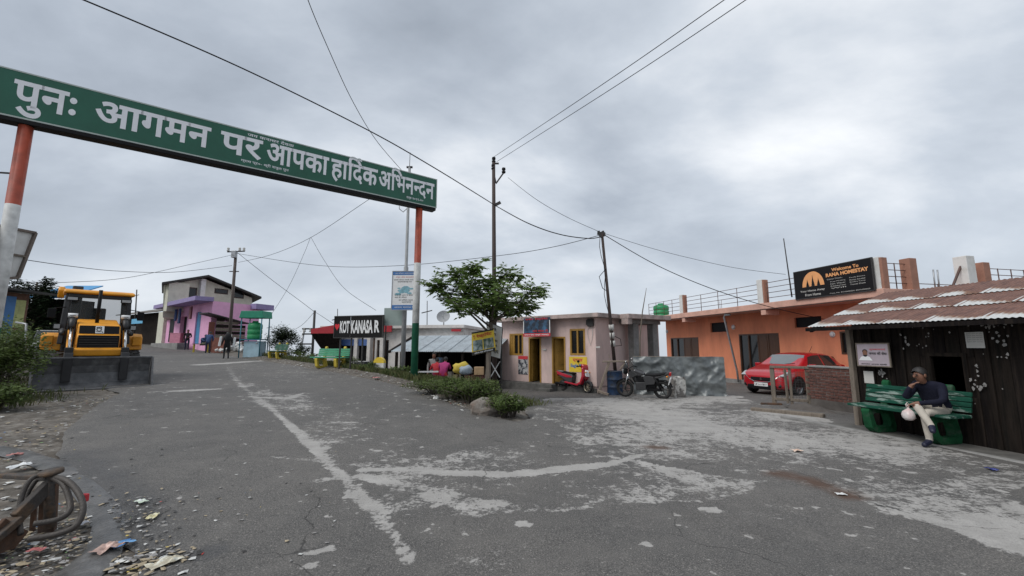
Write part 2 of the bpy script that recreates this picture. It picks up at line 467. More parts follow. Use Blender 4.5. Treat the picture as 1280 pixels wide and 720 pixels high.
XS = grid_axis([(-46, -15, 0.5), (-15, -10, 0.25), (-10, -5, 0.12), (-5, 2.5, 0.06), (2.5, 9, 0.12), (9, 19, 0.25)])
YS = grid_axis([(-8, 1, 0.5), (1, 3, 0.12), (3, 9, 0.06), (9, 13, 0.12), (13, 20, 0.2), (20, 52, 0.5)])
streaks = [([(430, 592, .02), (425, 593, .02)], .1), ([(285, 460, .05), (300, 482, .05), (320, 500, .06), (350, 522, .06), (375, 545, .07), (425, 600, .07), (446, 622, .11), (470, 645, .10), (492, 675, .05), (512, 708, .03)], .72),
           ([(452, 592, .06), (500, 590, .05), (565, 596, .06), (640, 597, .09), (700, 590, .10), (760, 584, .10), (800, 572, .05)], .80),
           ([(455, 600, .12), (520, 612, .2), (575, 632, .2), (625, 634, .07)], .62),
           ([(300, 497, .05), (360, 500, .1), (380, 493, .05)], .8),
           ([(340, 574, .05), (400, 580, .05)], .5), ([(395, 606, .09), (415, 603, .05)], .6),
           ([(1140, 648, .08), (1210, 668, .12), (1280, 690, .2)], .95),
           ([(190, 492, .2), (270, 488, .15)], .7), ([(250, 457, .35), (325, 452, .3)], .9),
           ([(383, 698, .02), (391, 697, .02)], .9), ([(406, 693, .02), (413, 692, .02)], .9), ([(380, 715, .03), (388, 714, .03)], .9), ([(650, 660, .03), (660, 661, .03)], 1.1), ([(880, 640, .03), (893, 642, .03)], 1.1)]
streaks = [([(*g2(a, b), w_) for a, b, w_ in pts], k) for pts, k in streaks]
pale_area = [g2(*q) for q in [(670, 500), (900, 492), (1060, 535), (1280, 590), (1280, 688), (1130, 645), (1010, 612), (900, 585), (790, 578), (690, 545)]]
mid_area = [g2(*q) for q in [(300, 480), (345, 488), (420, 512), (500, 548), (570, 575), (700, 545), (790, 578), (1000, 612), (760, 640), (600, 660), (480, 640), (400, 570)]]
near_area = [g2(*q) for q in [(480, 640), (640, 655), (1000, 620), (1130, 648), (1280, 690), (1280, 719), (560, 719)]]
def wear_at(x, y):
    v = 0.0
    wob = 0.09 * nrm(x, y, 3, 1.1) + 0.07 * nrm(x, y, 6, 4.5)
    for pts, k in streaks:
        for i in range(len(pts) - 1):
            a, c = pts[i], pts[i + 1]
            if not (min(a[0], c[0]) - 1 < x < max(a[0], c[0]) + 1 and min(a[1], c[1]) - 1 < y < max(a[1], c[1]) + 1): continue
            d, t, q = seg_d(x, y, a[:2], c[:2])
            wd = a[2] + (c[2] - a[2]) * t
            v = max(v, k * (1 - sstep(wd * 0.6, wd * 1.4 + 0.05, d + wob * .35)) * (.95 + .25 * nrm(x, y, 8, 1.6)))
    if pt_in(pale_area, x + nrm(x, y, 5, 0.9) * .7, y + nrm(x, y, 9, 0.9) * .7):
        v = max(v, 0.56 + 0.26 * nrm(x, y, 1, 0.45))
    elif pt_in(mid_area, x + nrm(x, y, 5, 0.9) * .5, y + nrm(x, y, 9, 0.9) * .5):
        v = max(v, 0.45 + 0.26 * nrm(x, y, 1, 0.7))
    elif pt_in(near_area, x, y):
        v = max(v, 0.27 + 0.2 * nrm(x, y, 1, 0.8))
    if 8 < y < 22 and x < -1: v = max(v, 0.24 + 0.25 * nrm(x, y, 2, 0.3))
    return v
mud_pts = [g2(978, 596), g2(1005, 603), g2(1060, 622)]
mud2 = g2(820, 562); drain = g2(262, 697)
damp_line = [g2(120, 718), g2(150, 665), g2(105, 612), g2(90, 575)]
idx = {}; vs_, fs_, A_w, A_d, A_m = [], [], [], [], []
inside = {}
for i in range(len(XS) - 1):
    for j in range(len(YS) - 1):
        xc, yc = (XS[i] + XS[i + 1]) / 2, (YS[j] + YS[j + 1]) / 2
        if pt_in(road_poly, xc, yc): inside[(i, j)] = True
cnt = {}
for (i, j) in inside:
    for q in ((i, j), (i + 1, j), (i + 1, j + 1), (i, j + 1)): cnt[q] = cnt.get(q, 0) + 1
for q, c in cnt.items():
    x, y = XS[q[0]], YS[q[1]]; drop = 0.0
    if c < 4:
        d, e_ = edge_d(x, y)
        if d < 0.9: x, y = e_[0] + 0.05 * nrm(x, y, 0, 3), e_[1] + 0.05 * nrm(x, y, 4, 3)
        drop = 0.025
    idx[q] = len(vs_)
    z = gz(x, y) + 0.035 - drop + 0.012 * nrm(x, y, 0, 0.7)
    d = min(seg_d(x, y, mud_pts[k], mud_pts[k + 1])[0] for k in (0, 1))
    mud = 1 - sstep(0.05, max(.12, 0.26 - 0.05 * (x - 3)), d + 0.1 * nrm(x, y, 7, 4))
    mud = max(mud, 0.9 * (1 - sstep(0.05, 0.18, math.hypot((x - mud2[0]) * .6, y - mud2[1]))))
    dd = math.hypot(x - drain[0], y - drain[1])
    damp = max(0.8 * (1 - sstep(0.09, 0.16, dd)), 0.75 * (1 - sstep(0.1, 0.6, min(seg_d(x, y, damp_line[k], damp_line[k + 1])[0] for k in range(3)) + .2 * nrm(x, y, 3, 2))))
    vs_.append((x, y, z)); A_w.append(wear_at(x, y)); A_d.append(damp); A_m.append(mud)
for (i, j) in inside: fs_.append([idx[q] for q in ((i, j), (i + 1, j), (i + 1, j + 1), (i, j + 1))])
me = bpy.data.meshes.new('road'); me.from_pydata(vs_, [], fs_)
for nm, arr in (('wear', A_w), ('damp', A_d), ('mud', A_m)):
    at = me.attributes.new(nm, 'FLOAT', 'POINT'); at.data.foreach_set('value', arr)
me.materials.append(make_road_material()); me.polygons.foreach_set('use_smooth', [True] * len(fs_))
road = bpy.data.objects.new('road', me); COL.objects.link(road); tag(road, None, kind='structure')

earth = M('verge_earth', (0.085, 0.072, 0.058), 0.9, 0.35, 2.2, 0.6, 22, col2=(0.17, 0.155, 0.135), amt=0.42, sharp=0.2, scale2=7)
XG = grid_axis([(-400, -60, 40), (-60, -24, 3), (-24, -14, 0.8), (-14, 4, 0.3), (4, 24, 1.0), (24, 60, 3), (60, 400, 40)])
YG = grid_axis([(-60, -4, 8), (-4, 0, 1), (0, 24, 0.3), (24, 60, 1.2), (60, 100, 5), (100, 500, 50)])
gv, gf = [], []
for y in YG:
    for x in XG:
        inr = pt_in(road_poly, x, y)
        rough = 0.0 if inr else (0.03 * nrm(x, y, 2, 1.3) + 0.02 * nrm(x, y, 5, 4)) if abs(x) < 24 and y < 40 else 0
        gv.append((x, y, gz(x, y) - (0.03 if inr else -0.005) + rough))
nx = len(XG)
for j in range(len(YG) - 1):
    for i in range(nx - 1): gf.append((j * nx + i, j * nx + i + 1, (j + 1) * nx + i + 1, (j + 1) * nx + i))
me = bpy.data.meshes.new('ground'); me.from_pydata(gv, [], gf); me.materials.append(earth)
me.polygons.foreach_set('use_smooth', [True] * len(gf))
ground = bpy.data.objects.new('ground', me); COL.objects.link(ground); tag(ground, None, kind='structure')

# wet concrete gutter along the left edge
gp = [G(*p) for p in ((100, 719), (118, 703), (130, 688), (137, 672), (138, 656), (133, 642), (124, 628), (113, 616), (100, 603), (85, 593), (66, 583), (44, 575), (20, 568), (-5, 562))]
gp = [V for V in [gp[0] + (gp[0] - gp[1]) * 4] + gp]
gmb = MB(); gmb.smooth = True
for i, p in enumerate(gp):
    d = (gp[min(i + 1, len(gp) - 1)] - gp[max(i - 1, 0)]); d.z = 0; d.normalize(); s_ = Vector((-d.y, d.x, 0)); hw = .13 + .05 * nrm(p.x, p.y, 2, 3)
    for k in (-1.0, -.55, 0, .55, 1.0): q = p + s_ * hw * k; gmb.v.append(Vector((q.x, q.y, gz(q.x, q.y) + .042 - .03 * abs(k) ** 3)))
for i in range(len(gp) - 1):
    for k in range(4): a = i * 5 + k; gmb.f.append([a, a + 1, a + 6, a + 5]); gmb.m.append(0); gmb.sm.append(True)
gut = gmb.build('gutter', M('wet_gutter_concrete', (.07, .068, .065), .3, .35, 6, .5, 30, col2=(.13, .125, .12), amt=.45, sharp=.3, scale2=5)); tag(gut, None, kind='structure')
# ---------------------------------------------------------------- shared materials
m_pink = M('pink_plaster', (0.66, 0.50, 0.46), 0.88, 0.10, 3, 0.15, 60, col2=(0.47, 0.36, 0.33), amt=0.36, sharp=0.3, scale2=1.8, stretch=(1, 1, .35))
m_pinkslab = M('weathered_pink_concrete', (0.46, 0.36, 0.33), 0.9, 0.2, 5, 0.3, 40, col2=(0.28, 0.24, 0.22), amt=0.42, sharp=0.25, scale2=3)
m_orange = M('orange_plaster', (0.72, 0.255, 0.135), 0.85, 0.09, 2.5, 0.12, 60, col2=(0.55, 0.19, 0.105), amt=0.36, sharp=0.35, scale2=1.6, stretch=(1, 1, .3))
m_peach = M('peach_slab_paint', (0.62, 0.36, 0.28), 0.85, 0.12, 3, 0.15, 60, col2=(0.48, 0.29, 0.23), amt=0.36, sharp=0.3, scale2=2)
m_conc = M('grey_concrete', (0.25, 0.245, 0.235), 0.9, 0.18, 4, 0.4, 45, col2=(0.16, 0.155, 0.15), amt=0.42, sharp=0.3, scale2=3)
m_dconc = M('dark_stained_concrete', (0.13, 0.125, 0.115), 0.9, 0.25, 4, 0.4, 45, col2=(0.07, 0.067, 0.062), amt=0.45, sharp=0.3, scale2=3)
m_white = M('white_paint', (0.68, 0.68, 0.66), 0.75, 0.1, 4, 0.08, 60, col2=(0.45, 0.44, 0.41), amt=0.3, sharp=0.3, scale2=4)
m_mustard = M('mustard_paint', (0.34, 0.19, 0.035), 0.6, 0.15, 6, 0.1, 60)
m_dark = M('dark_room', (0.02, 0.018, 0.017), 0.9, 0.2, 4, 0)
m_glass = M('dark_window_glass', (0.012, 0.014, 0.016), 0.12, 0.1, 4, 0)
m_rail = M('brown_painted_rail', (0.10, 0.055, 0.045), 0.55, 0.2, 9, 0)
m_iron = M('dark_iron', (0.035, 0.033, 0.032), 0.6, 0.3, 9, 0.1, 80)
m_rust = M('rusty_iron', (0.11, 0.055, 0.03), 0.85, 0.35, 9, 0.3, 70, col2=(0.05, 0.035, 0.028), amt=0.5, sharp=0.3, scale2=7)
m_steel = M('galvanised_steel', (0.36, 0.37, 0.38), 0.45, 0.15, 6, 0.05, 60, metal=0.7)
m_wood = M('grey_weathered_wood', (0.18, 0.15, 0.12), 0.88, 0.3, 3, 0.5, 40, stretch=(6, 6, 0.7))
m_walnut = M('varnished_brown_wood', (0.065, 0.028, 0.013), 0.5, 0.3, 4, 0.15, 50, stretch=(7, 7, 0.8))
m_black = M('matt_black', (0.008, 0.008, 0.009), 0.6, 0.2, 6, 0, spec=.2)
m_rubber = M('tyre_rubber', (0.018, 0.018, 0.018), 0.85, 0.25, 8, 0.2, 60)
m_red = M('red_paint', (0.48, 0.02, 0.025), 0.5, 0.15, 6, 0)
m_green_tank = M('green_tank_plastic', (0.015, 0.24, 0.085), 0.45, 0.1, 4, 0)
m_brick = M('red_brick', (0.135, 0.055, 0.042), 0.92, 0.35, 9, 0.5, 60, col2=(0.075, 0.042, 0.035), amt=0.45, sharp=0.25, scale2=11)
m_mortar = M('mortar', (0.16, 0.15, 0.14), 0.95, 0.2, 9, 0.4, 60)
m_mud = M('mud_plaster', (0.085, 0.075, 0.068), 0.95, 0.3, 3, 0.5, 30)
m_paper = M('off_white_paper', (0.52, 0.51, 0.48), 0.85, 0.08, 5, 0)
m_ink = M('black_ink', (0.02, 0.02, 0.022), 0.8, 0.1, 5, 0)
m_yellow = M('yellow_print', (0.70, 0.50, 0.04), 0.6, 0.1, 5, 0)
m_blue = M('blue_print', (0.05, 0.16, 0.40), 0.6, 0.15, 6, 0)
m_redp = M('red_print', (0.55, 0.04, 0.05), 0.6, 0.15, 6, 0)
m_whitep = M('white_print', (0.74, 0.75, 0.75), 0.6, 0.06, 6, 0)
V3 = Vector
def ccw(p):
    a = sum(p[i][0] * p[(i + 1) % len(p)][1] - p[(i + 1) % len(p)][0] * p[i][1] for i in range(len(p)))
    return p if a > 0 else p[::-1]
def xy(v): return (v.x, v.y)
def wtext(mb, W, body, u0, u1, z0, z1, o, off=0.0, keep=False, ref=None):
    return mb.text(body, W.p(0, 0, o), W.e, (0, 0, 1), u0, u1, z0, z1, off, keep, ref)
def wquad(mb, W, u0, u1, z0, z1, o):
    mb.quad(W.p(u0, z0, o), W.p(u1, z0, o), W.p(u1, z1, o), W.p(u0, z1, o))
def window(root, W, r, mframe, bars=1, name='window', depth=0.07, shutter=None, fr=0.055):
    u0, u1, z0, z1 = r; mb = MB()
    W.box(mb, u0, u0 + fr, z0, z1, -depth, 0.012); W.box(mb, u1 - fr, u1, z0, z1, -depth, 0.012)
    W.box(mb, u0 + fr, u1 - fr, z1 - fr, z1, -depth, 0.012); W.box(mb, u0 + fr, u1 - fr, z0, z0 + fr, -depth, 0.012)
    for k in range(bars):
        c = u0 + (u1 - u0) * (k + 1) / (bars + 1); W.box(mb, c - fr * .45, c + fr * .45, z0 + fr, z1 - fr, -depth, 0.008)
    f = mb.build(name, mframe, root, True)
    wd = (u1 - u0) / (bars + 1)
    for k in range(bars + 1):
        a = u0 + wd * k + fr * .5; c = a + wd - fr
        if shutter is not None and k in shutter:
            g = MB(); W.box(g, a, c, z0 + fr, z1 - fr, -depth * .6, -0.01)
            W.box(g, a + .05, c - .05, z0 + fr + .08, (z0 + z1) / 2 - .04, -0.012, 0.004); W.box(g, a + .05, c - .05, (z0 + z1) / 2 + .04, z1 - fr - .08, -0.012, 0.004)
            g.build('shutter', mframe, f, True)
        else:
            g = MB(); wquad(g, W, a, c, z0 + fr, z1 - fr, -depth * .7); g.build('pane', m_glass, f, True)
    return f
def railing(root, p0, p1, z, h, nb=4, step=0.9, r=0.014, mat=None):
    mat = mat or m_rail; p0, p1 = Vector(p0), Vector(p1); n = max(1, int(round((p1 - p0).length / step)))
    g = MB()
    for k in range(nb):
        zz_ = Vector((0, 0, z + h * (k + 1) / nb)); g.cyl(p0 + zz_, p1 + zz_, r, n=6)
    o = g.build('handrail', mat, root, True)
    for k in range(n + 1):
        q = p0.lerp(p1, k / n); g = MB(); g.cyl(q + V3((0, 0, z)), q + V3((0, 0, z + h + .02)), r * 1.3, n=6); g.build('railing_post', mat, root, True)

# ---------------------------------------------------------------- pink shop row
A_, B_, C_ = P(627, 440, 19.8), P(745, 440, 16.5), P(786, 440, 18.0)
F1, F2 = Wall(xy(A_), xy(B_)), Wall(xy(B_), xy(C_))
pzb, pzt = -0.34, 2.70
pink = thing('shop_row', 'low pink plastered building with mustard doors behind the parked scooter', 'building', (A_.x + 2, A_.y - 1, -0.3))
back = V3((0.55, 0.83, 0)) * 5
fp = [xy(F1.A), xy(F1.B), xy(F2.B), xy(F2.B + back), xy(F1.A + back)]
floor_z = pzb + 0.36
r_w1 = F1.rect(637, 417, 654, 444); r_d1 = list(F1.rect(661, 418, 676.5, 470)); r_d2 = list(F1.rect(690, 413, 707, 470)); r_w2 = F1.rect(712.5, 411, 731.5, 444)
r_d1[2] = r_d2[2] = floor_z
r_d1[3] = r_d2[3] = floor_z + 1.95
mb = MB(); F1.face(mb, 0, F1.L, pzb, pzt, [r_w1, tuple(r_d1), tuple(r_d2), r_w2])
mb.quad(F2.p(0, pzb), F2.p(F2.L, pzb), F2.p(F2.L, pzt), F2.p(0, pzt))
for a, b in ((2, 3), (3, 4), (4, 0)):
    p, q = fp[a], fp[b]; mb.quad((*p, pzb), (*q, pzb), (*q, pzt), (*p, pzt))
mb.build('wall', m_pink, pink, True)
mb = MB(); mb.prism(ccw(fp), floor_z - .05, floor_z); mb.build('floor_slab', m_dconc, pink, True)
out_ = lambda W, u, o: xy(W.p(u, 0, o))
nb_ = (F1.n + F2.n).normalized()
slab = [out_(F1, -0.3, 0.42), xy(F1.B + nb_ * 0.5), out_(F2, F2.L + .25, 0.42), xy(F2.B + back + F2.e * .25), xy(F1.A + back - F1.e * .3)]
mb = MB(); mb.prism(ccw(slab), pzt, pzt + 0.17); mb.build('roof_slab', m_pinkslab, pink, True, bevel=.015)
pl = [out_(F1, -0.1, 0.5), out_(F1, F1.L * .64, 0.5), out_(F1, F1.L * .64, 0.03), out_(F1, -0.1, 0.03)]
mb = MB(); mb.prism(ccw(pl), pzb - .3, floor_z); mb.build('plinth', m_dconc, pink, True, bevel=.02)
pl2 = [out_(F1, F1.L * .64, 0.1), out_(F1, F1.L, .1), out_(F1, F1.L, 0.01), out_(F1, F1.L * .64, 0.01)]
mb = MB(); mb.prism(ccw(pl2), pzb - .3, floor_z - .06); mb.build('plinth', m_dconc, pink, True, bevel=.01)
for k in range(2):
    u0 = r_d1[1] + .25; mb = MB(); F1.box(mb, u0, F1.L * .66, pzb - .3, floor_z - .17 * (k + 1) + .02, 0.501 + .25 * k, 0.50 + .25 * (k + 1)); mb.build('step', m_dconc, pink, True, bevel=.015)
for r_, sh in ((r_w1, (0,)), (r_w2, None)):
    window(pink, F1, r_, m_mustard, 2 if sh else 1, shutter=sh, fr=.075)
for r_, open_ in ((r_d1, False), (r_d2, True)):
    mb = MB()
    F1.box(mb, r_[0], r_[0] + .07, r_[2], r_[3], -.12, .015); F1.box(mb, r_[1] - .07, r_[1], r_[2], r_[3], -.12, .015); F1.box(mb, r_[0] + .07, r_[1] - .07, r_[3] - .07, r_[3], -.12, .015)
    f = mb.build('door_frame', m_mustard, pink, True)
    lf = MB(); ang = R(97 if not open_ else 58); hx = F1.p(r_[0] + .08, 0, -.1); d = F1.e * math.cos(ang) - F1.n * math.sin(ang); nn = V3((d.y, -d.x, 0))
    wd = r_[1] - r_[0] - .16
    q = [hx, hx + d * wd, hx + d * wd + nn * .035, hx + nn * .035]
    lf.prism(ccw([xy(v) for v in q]), r_[2] + .02, r_[3] - .09)
    for zc in (.25, .8, 1.35):
        qq = [hx + d * .1 + nn * .036, hx + d * (wd - .1) + nn * .036, hx + d * (wd - .1) + nn * .05, hx + d * .1 + nn * .05]
        lf.prism(ccw([xy(v) for v in qq]), r_[2] + zc, r_[2] + zc + .42)
    lf.build('door_leaf', m_mustard, f, True)
# banner over the first door, posters
mb = MB(); u0, u1, z0, z1 = F1.rect(655, 397, 688, 420, .43)
mb.quad(F1.p(u0, z0, .44), F1.p(u1, z0 + .04, .46), F1.p(u1, z1, .44), F1.p(u0, z1, .44))
m_ban = M('cave_banner_print', (0.02, 0.025, 0.04), 0.5, 0.4, 4, 0, col2=(0.06, 0.17, 0.30), amt=0.36, sharp=0.25, scale2=3.2)
bn = mb.build('banner', m_ban, pink, True, label='dark blue printed banner with red lettering and white border')
mb = MB()
for a, b, c, d in ((u0 - .02, u1 + .02, z0 - .02, z0 + .12),):
    mb.cur = 0; wquad(mb, F1, a, b, c, d, .466)
mb.cur = 1
for a, b in ((u0 - .01, u0 + .03), (u1 - .03, u1 + .01)): wquad(mb, F1, a, b, z0 + .12, z1 - .13, .467)
mb.cur = 0; wtext(mb, F1, 'पनीर रेस्टोरेंट', u0 + .1, u1 - .1, z1 - .12, z1 - .01, .470, .02)
wtext(mb, F1, 'जय माता दी', u0 + .5, u1 - .1, z0 + .16, z0 + .28, .470, .02)
mb.cur = 1; wtext(mb, F1, 'भोजन चाय नाश्ता उपलब्ध', u0 + .05, u1 - .05, z0 + .0, z0 + .1, .470, .01)
mb.build('lettering', [m_redp, m_whitep, m_yellow], bn, True)
mb = MB(); u0, u1, z0, z1 = F1.rect(648, 445, 660, 468); wquad(mb, F1, u0, u1, z0, z1, .012)
po = mb.build('poster', M('photo_collage_print', (0.05, 0.055, 0.07), 0.5, 0.3, 9, 0, col2=(0.42, 0.42, 0.42), amt=0.5, sharp=0.06, scale2=7), pink, True, label='collage poster of small photographs')
mb = MB(); wquad(mb, F1, u0, u1, z1 - .14, z1, .016); mb.build('poster_heading', m_redp, po, True)
mb = MB(); u0, u1, z0, z1 = F1.rect(711.5, 446, 734, 462); z0 -= .1; wquad(mb, F1, u0, u1, z0, z1, .012)
po = mb.build('poster', m_yellow, pink, True, label='yellow poster with red heading below the window')
mb = MB(); mb.cur = 0; wtext(mb, F1, 'ऐगल', u0 + .18, u1 - .2, z1 - .22, z1 - .04, .016, .03)
mb.cur = 1; wtext(mb, F1, 'Eagle चाय', u0 + .08, u1 - .08, z1 - .46, z1 - .28, .016, .03); mb.build('lettering', [m_redp, m_blue], po, True)
u, z = F1.hit(739, 403); mb = MB(); F1.box(mb, u - .13, u + .13, z - .16, z + .14, .001, .11); F1.box(mb, u - .2, u - .14, z - .1, z + .1, .001, .07)
mbx = mb.build('meter_box', m_iron, pink, True, bevel=.01)
mb = MB(); mb.tube([F1.p(u - .05 + .12 * math.sin(a) * (1 if a < 3.1 else 1), z - .16 - .75 * (1 - abs(math.cos(a / 2))), .03) for a in [i * .628 for i in range(11)]], .01, 5); mb.build('loop_wire', m_paper, mbx, True)
for px_, py_ in ((681, 437), (748, 434)):
    u, z = F1.hit(px_, py_); mb = MB(); F1.box(mb, u - .09, u + .09, z - .035, z + .035, .001, .04); mb.build('switch_box', m_paper, pink, True, bevel=.006)

# ---------------------------------------------------------------- concrete porch frame
fr_w = Wall(xy(P(778, 440, 17.0)), xy(P(826, 440, 18.2)))
zc = gz(fr_w.A.x, fr_w.A.y)
cf = thing('porch_frame', 'bare grey concrete porch frame between the pink and orange buildings', 'frame', fr_w.p(fr_w.L / 2, zc, -.5))
for px_ in (796, 820):
    u, _ = fr_w.hit(px_, 430)
    for o in (0.0, -1.5):
        mb = MB(); fr_w.box(mb, u - .16, u + .16, zc - .2, 2.52, -.32 + o, 0 + o); mb.build('pillar', m_conc, cf, True, bevel=.02)
mb = MB(); u0, _ = fr_w.hit(782, 400); fr_w.box(mb, u0 + .1, fr_w.L - .02, 2.52, 2.68, -2.0, .05); mb.build('beam', m_conc, cf, True, bevel=.015)
mb = MB(); fr_w.box(mb, u0 - .35, fr_w.L + .15, 2.681, 2.87, -2.3, .5); mb.build('slab', m_pinkslab, cf, True, bevel=.015)
mb = MB(); fr_w.box(mb, u0 - .35, u0 - .1, 2.45, 2.68, .1, .45); mb.build('bracket', m_pinkslab, cf, True, bevel=.01)

# ---------------------------------------------------------------- orange homestay
K = 1.25
S0, S1 = V3((7.9, 22.8, 0)) * K, V3((10.35, 11.6, 0)) * K
HS = Wall(xy(S0), xy(S1)); HW = Wall(xy(S0 - HS.n * 1.35 - HS.e * 0), xy(S1 - HS.n * 1.35))
hz0, hz1, htop = -0.9, 3.30, 3.58
home = thing('homestay', 'long orange building with peach roof slab and rooftop railing behind the red car', 'building', HW.p(HW.L / 2, -0.4, 0))
d1 = HW.rect(839, 422, 873.5, 446); d2 = HW.rect(925, 417, 975, 459); d3 = HW.rect(1051, 414, 1069, 443)
v1 = HW.rect(888, 403, 909, 415); v2 = HW.rect(820, 407, 828, 418); v3 = HW.rect(993, 396, 1027, 409)
d1 = (d1[0], d1[1], d1[2] - .15, d1[3]); d2 = (d2[0], d2[1], -0.45, d2[3])
mb = MB(); HW.face(mb, -1.2, HW.L + .2, hz0, hz1, [d1, d2, d3, v1, v3])
ea = HW.p(HW.L + .2, 0); eb = ea - HS.n * 9
mb.quad(ea + V3((0, 0, hz0)), eb + V3((0, 0, hz0)), eb + V3((0, 0, hz1)), ea + V3((0, 0, hz1)))
wa = HW.p(-1.2, 0); wb = wa - HS.n * 9
mb.quad(wb + V3((0, 0, hz0)), wa + V3((0, 0, hz0)), wa + V3((0, 0, hz1)), wb + V3((0, 0, hz1)))
mb.quad(eb + V3((0, 0, hz0)), wb + V3((0, 0, hz0)), wb + V3((0, 0, hz1)), eb + V3((0, 0, hz1)))
mb.build('wall', m_orange, home, True)
mb = MB(); HW.box(mb, -1.2, HW.L + .2, hz0, -0.22, 0.002, 0.06); mb.build('skirting', m_conc, home, True, bevel=.01)
mb = MB(); HS.box(mb, -1.5, HS.L, hz1, htop, -10.6, 0); mb.build('roof_slab', m_peach, home, True, bevel=.015)
mb = MB(); HS.box(mb, -1.5, HS.L - .3, hz1 - .03, hz1 - .002, -.12, -.02); mb.build('drip_edge', m_rail, home, True)
for r_, sh, b in ((d1, (2, 3), 3), (d2, (2, 3), 3), (d3, (1,), 1)):
    window(home, HW, r_, m_walnut, b, 'door' if r_ is d2 else 'window', .09, sh, .07)
for r_ in (v1, v3):
    mb = MB(); wquad(mb, HW, *r_, -.1); mb.build('vent_pane', m_black, home, True)
for px_, py_, r_ in ((834, 414.5, .13), (917, 409, .13), (1041, 418, .12)):
    u, z = HW.hit(px_, py_); mb = MB(); p = HW.p(u, z, .04); q = HW.p(u, z, .08)
    mb.cyl(HW.p(u, z, .001), p, r_, n=14); mb.cyl(p, q, r_ * .8, r_ * .5, n=14); mb.build('wall_lamp', m_whitep, home, True)
for px_ in (853.5, 954):          # brackets under the slab
    u, _ = HS.hit(px_, 398); mb = MB(); HS.box(mb, u - .14, u + .14, hz1 - .27, hz1 - .035, -.8, -.03); mb.build('bracket', m_peach, home, True, bevel=.01)
colz = 1.15; m_brown = M('brown_peach_paint', (.33, .165, .115), .85, .15, 4, .1, 50)
for px_, wpx in ((853, .3), (953, .32), (1100, .36)):
    u, _ = HS.hit(px_, 370, -.2); u = min(u, HS.L - .2)
    mb = MB(); HS.box(mb, u - wpx / 2, u + wpx / 2, htop, htop + colz, -.36, -.06); o = mb.build('parapet_column', m_white, home, True, bevel=.015)
    mb = MB(); HS.box(mb, u + wpx / 2 - .001, u + wpx / 2 + .09, htop, htop + colz - .04, -.33, -.09); mb.build('brick_return', m_brown, o, True)
railing(home, HS.p(-1.4, 0, -.2), HS.p(HS.hit(853, 370, -.2)[0] - .2, 0, -.2), htop, .95)
railing(home, HS.p(HS.hit(853, 370, -.2)[0] + .3, 0, -.2), HS.p(HS.hit(953, 370, -.2)[0] - .2, 0, -.2), htop, .95, step=1.6)
railing(home, HS.p(HS.hit(953, 370, -.2)[0] + .3, 0, -.2), HS.p(HS.L - .4, 0, -.2), htop, .95, step=1.7)
sd0 = HS.p(HS.L - .2, 0, -.4); side = -HS.n
railing(home, sd0, sd0 + side * 1.0, htop, .95, step=.6)
for k, s_ in ((1.15, .34), (3.9, .42), (4.75, .34), (7.6, .34)):
    q = sd0 + side * k; mb = MB(); mb.prism(ccw([xy(q + HS.e * a + side * b) for a, b in ((-s_ / 2, -s_ / 2), (s_ / 2, -s_ / 2), (s_ / 2, s_ / 2), (-s_ / 2, s_ / 2))]), htop, htop + colz * (1.0 if s_ < .4 else 1.18))
    mb.build('parapet_column', m_brown if s_ < .4 else m_white, home, True, bevel=.015)
railing(home, sd0 + side * 4.9, sd0 + side * 8.4, htop, .95, step=.7)
railing(home, sd0 + side * 1.2, sd0 + side * 3.7, htop, .25, nb=1, step=1.2)
mb = MB(); mb.bar(sd0 + side * 3.1 + V3((0, 0, htop + .1)), sd0 + side * 3.8 + V3((0, 0, htop + 1.1)), .06); mb.build('brace', m_rail, home, True)
for k in range(7):                 # reinforcement rods waiting for the next floor
    q = HS.p([3.0, 3.15, 6.4, 6.55, 9.9, 10.05, 10.6][k], htop, -2.5); mb = MB(); mb.cyl(q, q + V3((.02, 0, .75 + .1 * (k % 3))), .012, n=5); mb.build('reinforcement_rod', m_rail, home, True)
for k in (2.3, 2.5):
    q = sd0 + side * k + V3((0, 0, htop)); mb = MB(); mb.cyl(q, q + V3((.02, 0, .8)), .025, n=5); mb.build('reinforcement_rod', m_steel, home, True)
u, z = HS.hit(982, 300); p0 = P(990, 372, 17.3); p1 = P(979.5, 298, 17.3)
mb = MB(); mb.cyl((p0.x, p0.y, htop), p1, .028, .018, n=8); mb.build('mast', m_iron, home, True)
u, z = HS.hit(909, 388, -.3); pb = G(925, 480); mb = MB()
mb.tube([HS.p(u + .4, 3.2, -.15), HS.p(u + .05, 3.22, -.1), HS.p(u, 3.1, -.08), HW.p(HW.hit(926, 458)[0], .2, .25), HW.p(HW.hit(927, 462)[0], -.35, .25)], .05, 8); mb.build('drain_pipe', m_steel, home, True)
# roof water tank: a thing standing on the roof
u, _ = HS.hit(826, 380, -1.6); tk = thing('water_tank', 'green ribbed plastic water tank on the orange building roof', 'water tank', HS.p(u, htop, -1.6))
prof = [(.0, .0), (.52, .0), (.55, .04), (.55, .22), (.52, .25), (.52, .29), (.55, .32), (.55, .52), (.52, .55), (.52, .59), (.55, .62), (.55, .82), (.5, .92), (.3, 1.0), (.2, 1.02)]
mb = MB(); mb.lathe(prof, n=28); mb.build('tank_body', m_green_tank, tk)
mb = MB(); mb.lathe([(.0, 1.10), (.19, 1.10), (.22, 1.08), (.22, 1.015), (.15, 1.015)], n=20); mb.build('lid', m_green_tank, tk)
mb = MB(); mb.tube([(-.55, 0, .12), (-.75, 0, .12), (-.75, 0, -.0)], .03, 6); mb.build('outlet_pipe', m_steel, tk)
